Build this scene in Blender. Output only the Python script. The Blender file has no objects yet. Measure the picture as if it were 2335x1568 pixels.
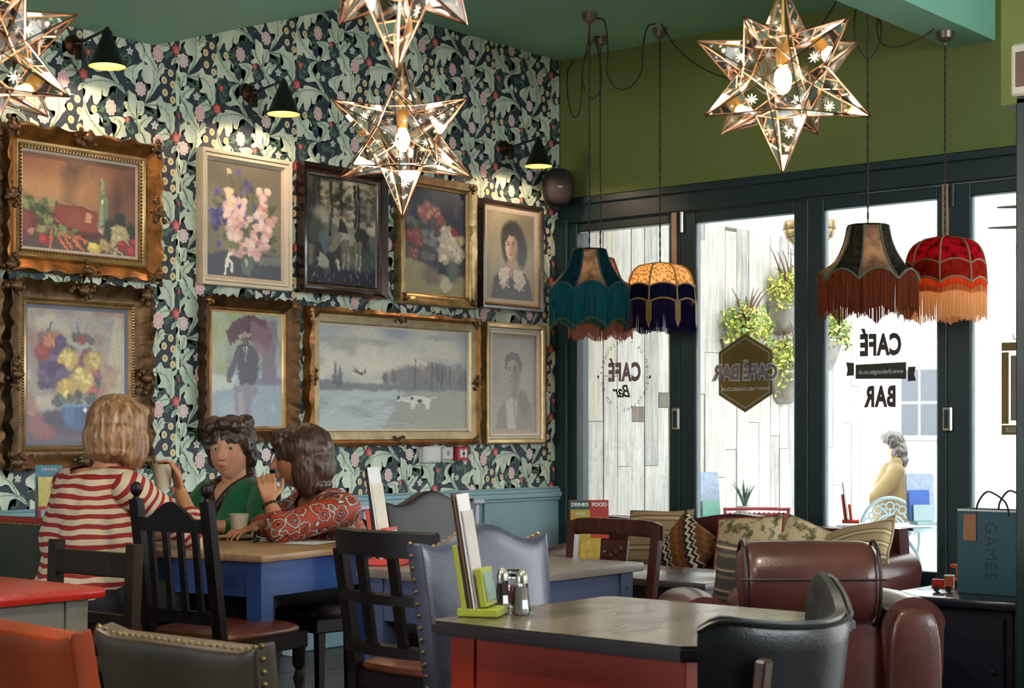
import bpy, bmesh, math, random
import numpy as np
from mathutils import Vector, Matrix, Euler, noise as mnoise
random.seed(7); RNG = np.random.default_rng(7)
PI = math.pi
S = bpy.context.scene
C = S.collection
# ------------------------------------------------------------------ camera
F, CX, HY, EYE = 3648.0, 1167.5, 978.0, 1.2          # focal length (px), centre column, horizon row, eye height
RV = Vector((.6455, -.7638, 0)); DV = Vector((.7638, .6455, 0))   # right / forward on the ground
cd = bpy.data.cameras.new('camera'); cam = bpy.data.objects.new('camera', cd); C.objects.link(cam)
cd.sensor_width = 36; cd.lens = 36 * F / 2335; cd.shift_y = (HY - 784) / 2335; cd.clip_end = 200; cd.clip_start = .05
cam.location = (0, 0, EYE); cam.rotation_euler = (PI / 2, 0, math.atan2(-DV.x, DV.y))
cd.dof.use_dof = True; cd.dof.focus_distance = 7.5; cd.dof.aperture_fstop = 10
S.camera = cam
# ------------------------------------------------------------------ light
S.view_settings.view_transform = 'Standard'; S.view_settings.look = 'None'; S.view_settings.gamma = 1
S.view_settings.use_curve_mapping = False; S.view_settings.exposure = 1.85
w = bpy.data.worlds.new('sky'); S.world = w; w.use_nodes = True
w.node_tree.nodes['Background'].inputs[0].default_value = (.90, .95, 1, 1)
w.node_tree.nodes['Background'].inputs[1].default_value = 4.0
sl = bpy.data.lights.new('sun', 'SUN'); so = bpy.data.objects.new('sun', sl); C.objects.link(so)
sl.energy = 6.0; sl.angle = .03; sl.color = (1, .95, .86)
so.rotation_euler = Vector((.35, .60, -.72)).to_track_quat('-Z', 'Y').to_euler()
try:
    S.cycles.use_denoising = True; S.cycles.max_bounces = 8; S.cycles.transparent_max_bounces = 40
    S.cycles.caustics_reflective = False; S.cycles.caustics_refractive = False; S.cycles.sample_clamp_indirect = 6
except Exception: pass
# ------------------------------------------------------------------ helpers
def ray(px, py): return DV + RV * ((px - CX) / F) + Vector((0, 0, (HY - py) / F))
O = Vector((0, 0, EYE))
def at_z(px, py, z): r = ray(px, py); return O + r * ((z - EYE) / r.z)
def at_y(px, py, y): r = ray(px, py); return O + r * (y / r.y)
def at_x(px, py, x): r = ray(px, py); return O + r * (x / r.x)
def at_d(px, py, d): return O + ray(px, py) * d
def lin(c):
    if isinstance(c, str): c = [int(c[i:i + 2], 16) / 255 for i in (0, 2, 4)]
    elif max(c) > 1.001: c = [v / 255 for v in c]
    return tuple(v / 12.92 if v < .04045 else ((v + .055) / 1.055) ** 2.4 for v in c[:3])
def V(*a): return Vector(a)
class MB:
    def __init__(s): s.bm = bmesh.new(); s.mi = 0
    def _m(s, fs):
        for f in fs: f.material_index = s.mi
    def box(s, x0, x1, y0, y1, z0, z1, bev=0, M=None, seg=1):
        b = bmesh.new(); bmesh.ops.create_cube(b, size=1)
        for v in b.verts: v.co = Vector(((x0 + x1) / 2 + v.co.x * abs(x1 - x0), (y0 + y1) / 2 + v.co.y * abs(y1 - y0), (z0 + z1) / 2 + v.co.z * abs(z1 - z0)))
        if bev: bmesh.ops.bevel(b, geom=b.edges[:], offset=bev, segments=seg, affect='EDGES', profile=.6)
        s.merge(b, M); return s
    def merge(s, b, M=None):
        n = {}
        for v in b.verts: n[v] = s.bm.verts.new(M @ v.co if M else v.co)
        for f in b.faces:
            try:
                g = s.bm.faces.new([n[v] for v in f.verts]); g.material_index = s.mi
            except ValueError: pass
        b.free()
    def beam(s, p, q, w, t, side=None, w2=None, t2=None, bev=0):
        p, q = Vector(p), Vector(q); d = (q - p); L = d.length; d.normalize()
        sd = Vector(side) if side is not None else (d.cross(Vector((0, 0, 1))) if abs(d.z) < .95 else Vector((1, 0, 0)))
        sd = (sd - d * sd.dot(d)).normalized(); u = d.cross(sd)
        w2 = w if w2 is None else w2; t2 = t if t2 is None else t2
        b = bmesh.new(); vs = []
        for (c, ww, tt) in ((p, w, t), (q, w2, t2)):
            for a, e in ((-1, -1), (1, -1), (1, 1), (-1, 1)): vs.append(b.verts.new(c + sd * a * ww / 2 + u * e * tt / 2))
        for f in ((3, 2, 1, 0), (4, 5, 6, 7), (0, 1, 5, 4), (1, 2, 6, 5), (2, 3, 7, 6), (3, 0, 4, 7)): b.faces.new([vs[i] for i in f])
        if bev: bmesh.ops.bevel(b, geom=b.edges[:], offset=bev, segments=1, affect='EDGES')
        s.merge(b); return s
    def grid(s, f, nu, nv, wu=False, wv=False, flip=False):
        g = [[s.bm.verts.new(f(i / (nu if wu else nu - 1), j / (nv if wv else nv - 1))) for j in range(nv)] for i in range(nu)]
        for i in range(nu if wu else nu - 1):
            for j in range(nv if wv else nv - 1):
                q = [g[i][j], g[(i + 1) % nu][j], g[(i + 1) % nu][(j + 1) % nv], g[i][(j + 1) % nv]]
                if flip: q.reverse()
                try: s.bm.faces.new(q).material_index = s.mi
                except ValueError: pass
        return g
    def tube(s, pts, r, n=8, closed=False, cap=True):
        pts = [Vector(p) for p in pts]; m = len(pts); rs = r if isinstance(r, (list, tuple)) else [r] * m
        up = None; rings = []
        for i in range(m):
            a = pts[i - 1] if (i or closed) else pts[i]; b = pts[(i + 1) % m] if (i < m - 1 or closed) else pts[i]
            d = (b - a).normalized()
            if up is None: up = d.orthogonal().normalized()
            up = (up - d * up.dot(d))
            up = up.normalized() if up.length > 1e-6 else d.orthogonal().normalized()
            sd = d.cross(up)
            rings.append([s.bm.verts.new(pts[i] + (up * math.cos(k * 2 * PI / n) + sd * math.sin(k * 2 * PI / n)) * rs[i]) for k in range(n)])
        for i in range(m if closed else m - 1):
            A, B = rings[i], rings[(i + 1) % m]
            for k in range(n): s.bm.faces.new((A[k], A[(k + 1) % n], B[(k + 1) % n], B[k])).material_index = s.mi
        if cap and not closed:
            s.bm.faces.new(rings[0][::-1]).material_index = s.mi; s.bm.faces.new(rings[-1]).material_index = s.mi
        return s
    def lathe(s, prof, n=20, c=(0, 0, 0), M=None, cap=True):
        c = Vector(c); rings = []
        for r, z in prof:
            rings.append([s.bm.verts.new((M @ Vector((r * math.cos(k * 2 * PI / n), r * math.sin(k * 2 * PI / n), z)) if M else Vector((r * math.cos(k * 2 * PI / n), r * math.sin(k * 2 * PI / n), z))) + c) for k in range(n)])
        for A, B in zip(rings, rings[1:]):
            for k in range(n): s.bm.faces.new((A[k], A[(k + 1) % n], B[(k + 1) % n], B[k])).material_index = s.mi
        if cap:
            if prof[0][0] > 1e-4: s.bm.faces.new(rings[0][::-1]).material_index = s.mi
            if prof[-1][0] > 1e-4: s.bm.faces.new(rings[-1]).material_index = s.mi
        return s
    def prism(s, poly, t, M=None, bev=0):
        b = bmesh.new(); A = [b.verts.new((x, y, 0)) for x, y in poly]; f = b.faces.new(A)
        e = bmesh.ops.extrude_face_region(b, geom=[f]); vs = [v for v in e['geom'] if isinstance(v, bmesh.types.BMVert)]
        for v in vs: v.co.z += t
        bmesh.ops.recalc_face_normals(b, faces=b.faces[:])
        if bev:
            es = [ed for ed in b.edges if abs(ed.verts[0].co.z - ed.verts[1].co.z) < 1e-6]
            bmesh.ops.bevel(b, geom=es, offset=bev, segments=2, affect='EDGES')
        s.merge(b, M); return s
    def ball(s, c, r, n=12, m=8, M=None):
        c = Vector(c); r = (r, r, r) if not isinstance(r, (tuple, list, Vector)) else r
        b = bmesh.new(); bmesh.ops.create_uvsphere(b, u_segments=n, v_segments=m, radius=1)
        for v in b.verts:
            p = Vector((v.co.x * r[0], v.co.y * r[1], v.co.z * r[2])); v.co = (M @ p if M else p) + c
        s.merge(b); return s
    def build(s, name, mat, parent=None, smooth=35, loc=None, weld=False, solid=0, sub=0):
        if weld: bmesh.ops.remove_doubles(s.bm, verts=s.bm.verts[:], dist=1e-5)
        bmesh.ops.recalc_face_normals(s.bm, faces=s.bm.faces[:])
        me = bpy.data.meshes.new(name); s.bm.to_mesh(me); s.bm.free()
        for m in (mat if isinstance(mat, (list, tuple)) else [mat]): me.materials.append(m)
        o = bpy.data.objects.new(name, me); C.objects.link(o)
        if smooth:
            me.polygons.foreach_set('use_smooth', [True] * len(me.polygons)); me.set_sharp_from_angle(angle=math.radians(smooth))
        if loc is not None: o.location = loc
        if parent is not None: o.parent = parent
        if solid:
            md = o.modifiers.new('s', 'SOLIDIFY'); md.thickness = solid; md.offset = 0
        if sub:
            md = o.modifiers.new('d', 'SUBSURF'); md.levels = sub; md.render_levels = sub
        return o
def rawmesh(name, vs, fs, mat, parent=None, cols=None, smooth=False):
    me = bpy.data.meshes.new(name); me.from_pydata([tuple(v) for v in vs], [], fs)
    if cols is not None:
        a = me.color_attributes.new('Col', 'FLOAT_COLOR', 'POINT')
        c = np.ones((len(vs), 4), np.float32); c[:, :3] = np.asarray(cols)[:, :3]; a.data.foreach_set('color', c.ravel())
    if smooth: me.polygons.foreach_set('use_smooth', [True] * len(me.polygons))
    for m in (mat if isinstance(mat, (list, tuple)) else [mat]): me.materials.append(m)
    o = bpy.data.objects.new(name, me); C.objects.link(o)
    if parent is not None: o.parent = parent
    return o
def tag(o, label=None, cat=None, group=None, kind=None):
    if label: o['label'] = label
    if cat: o['category'] = cat
    if group: o['group'] = group
    if kind: o['kind'] = kind
    return o
def thing(name, label, cat, loc=(0, 0, 0), rz=0, group=None):
    o = bpy.data.objects.new(name, None); C.objects.link(o); o.location = loc; o.rotation_euler = (0, 0, rz)
    o.empty_display_size = .05
    return tag(o, label, cat, group)
def struct(o, label, cat=None): return tag(o, label, cat, None, 'structure')
def copy_part(o, parent, M=None):
    c = o.copy(); C.objects.link(c); c.parent = parent
    if M is not None: c.matrix_local = M
    return c
# ------------------------------------------------------------------ materials
def nt(name):
    m = bpy.data.materials.new(name); m.use_nodes = True; t = m.node_tree
    return m, t, t.nodes['Principled BSDF'], t.nodes['Material Output']
def N(t, typ, **kw):
    n = t.nodes.new(typ)
    for k, v in kw.items():
        if k.startswith('i_'): n.inputs[int(k[2:]) if k[2:].isdigit() else k[2:]].default_value = v
        else: setattr(n, k, v)
    return n
def ramp(t, stops, interp='LINEAR'):
    n = t.nodes.new('ShaderNodeValToRGB'); e = n.color_ramp.elements; n.color_ramp.interpolation = interp
    while len(e) < len(stops): e.new(.5)
    for k, (p, c) in zip(e, stops): k.position = p; k.color = (*lin(c), 1)
    return n
MC = {}
def mat(name, col, rough=.5, metal=0, var=.12, scale=6, bump=0, bscale=120, coat=0, spec=.5, stretch=None, tr=0, col2=None, sheen=0):
    if name in MC: return MC[name]
    m, t, b, o = nt(name); L = t.links.new
    tc = N(t, 'ShaderNodeTexCoord'); mp = N(t, 'ShaderNodeMapping'); L(tc.outputs['Object'], mp.inputs[0])
    if stretch: mp.inputs['Scale'].default_value = stretch
    n = N(t, 'ShaderNodeTexNoise', i_Scale=scale, i_Detail=6.0, i_Roughness=.6); L(mp.outputs[0], n.inputs['Vector'])
    c = lin(col); c2 = lin(col2) if col2 else tuple(v * (1 - var * 1.6) for v in c); c1 = c if col2 else tuple(min(1, v * (1 + var)) for v in c)
    r = N(t, 'ShaderNodeValToRGB'); e = r.color_ramp.elements; e[0].position = .3; e[1].position = .7; e[0].color = (*c2, 1); e[1].color = (*c1, 1)
    L(n.outputs[0], r.inputs[0]); L(r.outputs[0], b.inputs['Base Color'])
    mr = N(t, 'ShaderNodeMapRange', i_3=max(.02, rough - .07), i_4=min(1, rough + .09)); L(n.outputs[0], mr.inputs[0]); L(mr.outputs[0], b.inputs['Roughness'])
    b.inputs['Metallic'].default_value = metal; b.inputs['Specular IOR Level'].default_value = spec; b.inputs['Coat Weight'].default_value = coat
    b.inputs['Coat Roughness'].default_value = .12
    if sheen: b.inputs['Sheen Weight'].default_value = sheen
    if bump:
        n2 = N(t, 'ShaderNodeTexNoise', i_Scale=bscale, i_Detail=4.0); L(mp.outputs[0], n2.inputs['Vector'])
        bp = N(t, 'ShaderNodeBump', i_Strength=bump, i_Distance=.004); L(n2.outputs[0], bp.inputs['Height']); L(bp.outputs[0], b.inputs['Normal'])
    if tr: b.inputs['Transmission Weight'].default_value = tr
    MC[name] = m; return m
def wood(name, a, b_, rough=.4, scale=3, stretch=(1, 8, 8), coat=0, bump=.15):
    return mat(name, a, rough, 0, 0, scale, bump, 25, coat, .5, stretch, 0, b_)
def leather(name, a, b_, rough=.38, coat=.15):
    if name in MC: return MC[name]
    m = mat(name, a, rough, 0, 0, 4, 0, 1, coat, .5, None, 0, b_); t = m.node_tree; b = t.nodes['Principled BSDF']
    tc = N(t, 'ShaderNodeTexCoord'); v = N(t, 'ShaderNodeTexVoronoi', i_Scale=260.0); t.links.new(tc.outputs['Object'], v.inputs['Vector'])
    n = N(t, 'ShaderNodeTexNoise', i_Scale=9.0, i_Detail=5.0); t.links.new(tc.outputs['Object'], n.inputs['Vector'])
    ad = N(t, 'ShaderNodeMath', operation='MULTIPLY_ADD', i_1=.12); t.links.new(v.outputs['Distance'], ad.inputs[0]); t.links.new(n.outputs[0], ad.inputs[2])
    bp = N(t, 'ShaderNodeBump', i_Strength=.35, i_Distance=.008); t.links.new(ad.outputs[0], bp.inputs['Height']); t.links.new(bp.outputs[0], b.inputs['Normal'])
    return m
def vcol(name, rough=.6, bump=0, bscale=200, spec=.4, coat=0):
    if name in MC: return MC[name]
    m, t, b, o = nt(name); a = N(t, 'ShaderNodeVertexColor', layer_name='Col'); t.links.new(a.outputs[0], b.inputs['Base Color'])
    b.inputs['Roughness'].default_value = rough; b.inputs['Specular IOR Level'].default_value = spec; b.inputs['Coat Weight'].default_value = coat
    if bump:
        tc = N(t, 'ShaderNodeTexCoord'); n2 = N(t, 'ShaderNodeTexNoise', i_Scale=bscale, i_Detail=3.0); t.links.new(tc.outputs['Object'], n2.inputs['Vector'])
        bp = N(t, 'ShaderNodeBump', i_Strength=bump, i_Distance=.003); t.links.new(n2.outputs[0], bp.inputs['Height']); t.links.new(bp.outputs[0], b.inputs['Normal'])
    MC[name] = m; return m
def glass(name, col=(1, 1, 1), refl=1.0, rough=.02, tint=.96):
    """thin sheet glass: clear transmission with a fresnel reflection"""
    if name in MC: return MC[name]
    m = bpy.data.materials.new(name); m.use_nodes = True; t = m.node_tree; t.nodes.clear(); L = t.links.new
    o = N(t, 'ShaderNodeOutputMaterial'); mx = N(t, 'ShaderNodeMixShader'); tr = N(t, 'ShaderNodeBsdfTransparent'); gl = N(t, 'ShaderNodeBsdfGlossy')
    tr.inputs[0].default_value = (col[0] * tint, col[1] * tint, col[2] * tint, 1); gl.inputs['Roughness'].default_value = rough
    fr = N(t, 'ShaderNodeFresnel', i_0=1.5); ml = N(t, 'ShaderNodeMath', operation='MULTIPLY', i_1=refl); L(fr.outputs[0], ml.inputs[0])
    L(ml.outputs[0], mx.inputs[0]); L(tr.outputs[0], mx.inputs[1]); L(gl.outputs[0], mx.inputs[2]); L(mx.outputs[0], o.inputs[0])
    MC[name] = m; return m
def emit(name, col, st):
    if name in MC: return MC[name]
    m, t, b, o = nt(name); b.inputs['Base Color'].default_value = (*lin(col), 1); b.inputs['Emission Color'].default_value = (*lin(col), 1); b.inputs['Emission Strength'].default_value = st
    MC[name] = m; return m
def point(name, loc, parent, power, col=(1, .62, .3), size=.02):
    l = bpy.data.lights.new(name, 'POINT'); l.energy = power; l.color = col; l.shadow_soft_size = size
    o = bpy.data.objects.new(name, l); C.objects.link(o); o.location = loc
    if parent is not None: o.parent = parent
    return o
def text(name, body, size, mat_, M, parent=None, extrude=.0005, align='CENTER', space=1.0, shear=0, sx=1.0, off=0):
    cu = bpy.data.curves.new(name, 'FONT'); cu.body = body; cu.size = size; cu.extrude = extrude; cu.align_x = align; cu.align_y = 'CENTER'
    cu.space_character = space; cu.shear = shear; cu.offset = off; cu.resolution_u = 3
    o = bpy.data.objects.new(name, cu); C.objects.link(o); bpy.context.view_layer.update()
    me = bpy.data.meshes.new_from_object(o.evaluated_get(bpy.context.evaluated_depsgraph_get()))
    bpy.data.objects.remove(o)
    for v in me.vertices: v.co = M @ Vector((v.co.x * sx, v.co.y, v.co.z))
    me.materials.clear(); me.materials.append(mat_)
    n = bpy.data.objects.new(name, me); C.objects.link(n)
    if parent is not None: n.parent = parent
    return n
def spline(pts, k=6, closed=False):
    P = [np.array(p, float) for p in pts]; n = len(P); out = []
    for i in range(n if closed else n - 1):
        a, b, c, d = (P[(i - 1) % n] if (closed or i) else P[0]), P[i], P[(i + 1) % n], (P[(i + 2) % n] if (closed or i < n - 2) else P[-1])
        for j in range(k):
            s_ = j / k; out.append(.5 * ((2 * b) + (c - a) * s_ + (2 * a - 5 * b + 4 * c - d) * s_ ** 2 + (3 * b - a - 3 * c + d) * s_ ** 3))
    if not closed: out.append(P[-1])
    return out
# ================================================================== THE ROOM
YW, XW = 6.47, 8.14                                   # picture wall plane, window wall plane
ZC, ZL, XL, XR = 3.59, 3.10, 4.91, 6.33               # high ceiling, low ceiling, start / end of the raking strip
teal_paint = mat('teal_ceiling_paint', '8fcab2', .6, 0, .05, 2)
green_paint = mat('olive_green_paint', '6f7a3a', .6, 0, .05, 2, .05, 200)
frame_paint = mat('dark_teal_frame_paint', '0d2a2c', .42, 0, .08, 5)
paper_ground = mat('wallpaper_navy_ground', '26333f', .6, 0, .12, 20)
dado_paint = mat('pale_teal_panel_paint', '7fa3ab', .45, 0, .05, 3)
floor_m = wood('worn_dark_floorboards', '3a2a26', '22171a', .38, 2.2, (1, 9, 1), .1, .2)
mb = MB()
for i in range(1): mb.box(-5, XW, -5, YW, -.06, -.012)
floor = struct(mb.build('floor', mat('floor_gap', '120c0b', .8)), 'dark worn wooden floorboards of the café')
# floorboards run towards the windows
k = 0; y = -.5
plank_me = {}
while y < YW - .02:
    x = 1.0 - random.random() * 1.5
    while x < XW - .05:
        L = random.choice((1.8, 2.4, 3.0)); x1 = min(x + L, XW - .02)
        key = round(x1 - x, 2)
        if key not in plank_me:
            m_ = MB(); m_.box(0, key - .004, 0, .146, -.012, 0, .002); o = m_.build('floorboard', floor_m, floor); plank_me[key] = o.data
        else:
            o = bpy.data.objects.new('floorboard', plank_me[key]); C.objects.link(o); o.parent = floor
        o.location = (x, y, -random.random() * .0015); x = x1
    y += .15
# ---- picture wall
mb = MB(); mb.box(-5, XW + .12, YW, YW + .15, -.05, 3.9)
wall = struct(mb.build('wall_left', paper_ground), 'wall papered with pale green acanthus, roses and daisies on navy')
# ---- ceiling: low flat part, raking strip, high flat part
mb = MB()
prof = [(-5, ZL), (XL, ZL), (XR, ZC), (XW + .1, ZC), (XW + .1, ZC + .2), (-5, ZC + .2)]
mb.prism([(x, z) for x, z in prof], 1.9, Matrix(((1, 0, 0, 0), (0, 0, 1, YW - 1.9), (0, 1, 0, 0), (0, 0, 0, 1))))
mb.box(-5, XW + .1, -5, YW - 1.9, ZC, ZC + .2)
ceiling = struct(mb.build('ceiling', teal_paint), 'teal painted ceiling with a raking strip')
mb = MB(); mb.box(-5, 3.42, 3.0, YW, 2.97, ZL + .01, .004); mb.box(-5, 3.50, 3.0, YW, 3.05, ZL + .02, .004)
struct(mb.build('trim_1', mat('dark_teal_beam_paint', '33574b', .5), ceiling), 'dark green boxed beam')
mb = MB(); mb.box(-5, XW, 3.52, 3.78, 3.26, ZC + .05, .004)
struct(mb.build('trim_2', teal_paint), 'teal downstand beam running towards the windows')
# ---- window wall above and around the folding windows
def yw(px): return at_x(px, 978, XW).y
Ztop = 2.655
mb = MB(); mb.box(XW, XW + .12, -5, YW, Ztop, 3.8)
struct(mb.build('wall_back', green_paint), 'olive green painted wall above the folding windows')
mb = MB(); yr = -5
mb.box(XW - .03, XW + .1, yr, YW, Ztop - .13, Ztop, .006); mb.box(XW - .05, XW + .02, yr, YW, Ztop - .02, Ztop + .03, .006)
mb.box(XW - .03, XW + .1, YW - .16, YW, 0, Ztop - .13, .006); mb.box(XW - .06, XW + .02, YW - .10, YW, 0, Ztop - .1, .008)
mb.box(XW - .03, XW + .1, yr, YW, -.01, .03)
struct(mb.build('trim_3', frame_paint), 'dark teal outer frame around the folding windows')
leaf_px = [(1289, 1317, 1527, 1551), (1551, 1586, 1812, 1843), (1845, 1879, 2138, 2160), (2160, 2214, 2470, 2500)]
glass_m = glass('window_glass', (.98, 1, .99), .9)
steel = mat('brushed_steel', 'b9b3a8', .3, 1, .05); strip_wood = mat('pale_wood_stop', 'b08e74', .5)
for i, (a, g0, g1, b_) in enumerate(leaf_px):
    w_ = thing('window_%d' % (i + 1), None, None, (0, 0, 0)); struct(w_, ('leftmost folding window leaf against the papered wall', 'folding window leaf with the gold hexagon sticker', 'folding window leaf with the ribbon banner sticker', 'rightmost folding window leaf beside the pillar')[i])
    ya, y0, y1, yb = yw(a), yw(g0), yw(g1), yw(b_); zt = at_x((g0 + g1) / 2, (519, 496, 465, 433)[i], XW).z; zb = .42
    for q, (p0, p1, z0, z1) in enumerate(((ya, y0, .03, Ztop - .135), (y1, yb, .03, Ztop - .135), (y0, y1, zt, Ztop - .135), (y0, y1, .03, zb))):
        mb = MB(); mb.box(XW - .005, XW + .06, p1 + .0015, p0 - .0015, z0, z1, .004); mb.build('frame_bar', frame_paint, w_)
    mb = MB(); mb.box(XW + .008, XW + .02, y1, y0, zb, zt); bead = mb
    for s_, yy in ((1, y0), (-1, y1)):
        pass
    mb = MB(); mb.box(XW + .030, XW + .036, y1 - .004, y0 + .004, zb - .004, zt + .004); bead.bm.free(); mb.build('pane', glass_m, w_)
    mb = MB(); 
    for p0, p1 in ((y0 - .012, y0), (y1, y1 + .008)): mb.box(XW + .006, XW + .03, p0, p1, zb, zt)
    mb.box(XW + .006, XW + .03, y1, y0, zt - .008, zt)
    mb.build('glazing_bead', mat('pale_glazing_bead', 'b9cbd6', .35), w_)
    if i in (0, 2):                                   # handle and hinges sit on the meeting stile
        px = (1545, 0, 2164)[i]; zc = at_x(px, 955, XW).z
        mb = MB(); yc = yw(px); mb.box(XW - .03, XW - .004, yc - .028, yc + .028, zc - .07, zc + .07, .008); h = mb.build('handle', steel, w_)
        mb = MB(); mb.box(XW - .034, XW - .029, yc - .014, yc + .014, zc - .05, zc + .05, .003); mb.build('handle_recess', frame_paint, h)
        px = (1540, 0, 2158)[i]; yc = yw(px); mb = MB(); mb.box(XW - .02, XW - .004, yc - .018, yc + .018, 2.0, (2.60, 0, 2.60)[i], .003); mb.build('stop_strip', strip_wood, w_)
        px = (1551, 0, 2166)[i]; yc = yw(px); mb = MB(); mb.lathe([(.012, 2.40), (.012, 2.56)], 10, (XW - .012, yc - .02, 0)); mb.build('hinge', frame_paint if i else steel, w_)
# ---- pillar with a boxed bulkhead on the right
p0 = at_d(2315, 978, 5.6)
mb = MB(); Mp = Matrix.Translation((p0.x, p0.y, 0)) 
mb.box(0, .5, -.6, 0, 0, 2.36, .006, Mp); pil = struct(mb.build('wall_right', frame_paint), 'dark teal pillar at the right edge')
mb = MB(); mb.box(0, .55, -.65, .055, 2.335, ZC, .004, Mp); struct(mb.build('trim_4', green_paint), 'olive green boxed bulkhead above the pillar')
mb = MB(); mb.box(-.03, .01, -.40, .005, 2.34, 2.345, .001, Mp); 
b0 = at_d(2322, 215, 5.5); b1 = at_d(2322, 95, 5.5)
mb = MB(); mb.box(-.07, -.002, -.32, -.012, b0.z, b1.z, .008, Mp); o = mb.build('sign_box', mat('cream_plastic', 'd9cfc0', .4)); tag(o, 'cream plastic box fixed high on the green bulkhead', 'box')
mb = MB(); mb.box(-.072, -.068, -.30, -.03, b0.z + .03, b1.z - .03, .001, Mp); mb.build('face_panel', mat('brown_sign_face', '6d5140', .4), o)
# ---- the rest of the room behind the camera, unseen; window openings added and sized for fill light
mb = MB(); wm = mat('cream_rear_wall', 'b9ad94', .7)
mb.box(-5.1, -5, -5, YW, 0, 1.0); mb.box(-5.1, -5, -5, YW, 3.0, ZC)
for y0, y1 in ((-5, 3.2), (6.0, YW)): mb.box(-5.1, -5, y0, y1, 1.0, 3.0)
mb.box(-5, XW, -5.1, -5, 0, 1.9); mb.box(-5, XW, -5.1, -5, 3.4, ZC)
for x0, x1 in ((-5, 1.5), (4.3, 4.7), (7.6, XW)): mb.box(x0, x1, -5.1, -5, 1.9, 3.4)
mb.box(XW, XW + .12, -5, -1.2, 0, Ztop)
struct(mb.build('wall_front', wm), 'cream wall behind the viewer with window openings added for fill light')
# ---- dado panelling, rail and skirting below the wallpaper
zd = at_y(1180, 1124, YW).z; xr1 = at_y(1095, 1180, YW).x
mb = MB(); mb.box(xr1, XW - .05, YW - .035, YW, .12, zd - .03, .003); mb.box(-5, xr1, YW - .02, YW, .12, zd - .05)
for a, b_ in ((xr1 + .02, XW - .12),):
    mb.box(a, b_, YW - .042, YW - .03, .20, .23, .004); 
struct(mb.build('trim_5', dado_paint), 'pale teal panelling under the wallpaper')
mb = MB()
for (dz0, dz1, dp) in ((-.05, -.03, .05), (-.03, .0, .062), (0, .022, .05), (.022, .034, .036)): mb.box(-5, XW - .05, YW - dp, YW, zd + dz0, zd + dz1, .004)
struct(mb.build('trim_6', dado_paint), 'pale teal moulded dado rail')
mb = MB(); mb.box(-5, XW - .05, YW - .045, YW, 0, .15, .006); struct(mb.build('baseboard_left', dado_paint), 'pale teal skirting board')
# ---- radiator
r0, r1 = at_y(640, 1180, YW - .1), at_y(1092, 1180, YW - .1)
zt = at_y(900, 1150, YW - .1).z
rad = thing('radiator', 'pale lavender column radiator under the landscape painting', 'radiator', (r0.x, YW - .1, 0))
rad_m = mat('lavender_white_enamel', 'c3c6d6', .35, 0, .04)
n = int((r1.x - r0.x) / .062); src = None
for i in range(n):
    if src is None:
        mb = MB(); mb.box(-.016, .016, -.045, .05, .13, zt - .02, .012, None, 2); src = mb.build('column', rad_m, rad); src.location.x = .03
    else: o = copy_part(src, rad); o.location.x = .03 + i * .062
mb = MB(); mb.tube([(0, 0, .15), (n * .062, 0, .15)], .016); mb.tube([(0, 0, zt - .05), (n * .062, 0, zt - .05)], .016); mb.build('header_pipe', rad_m, rad)
mb = MB(); mb.box(-.02, n * .062 + .02, -.06, .07, zt - .018, zt + .006, .006); mb.build('top_cap', rad_m, rad)
for x_ in (.06, n * .062 - .06): mb = MB(); mb.box(x_ - .016, x_ + .016, -.035, .04, 0, .15, .004); mb.build('foot', rad_m, rad)
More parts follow.
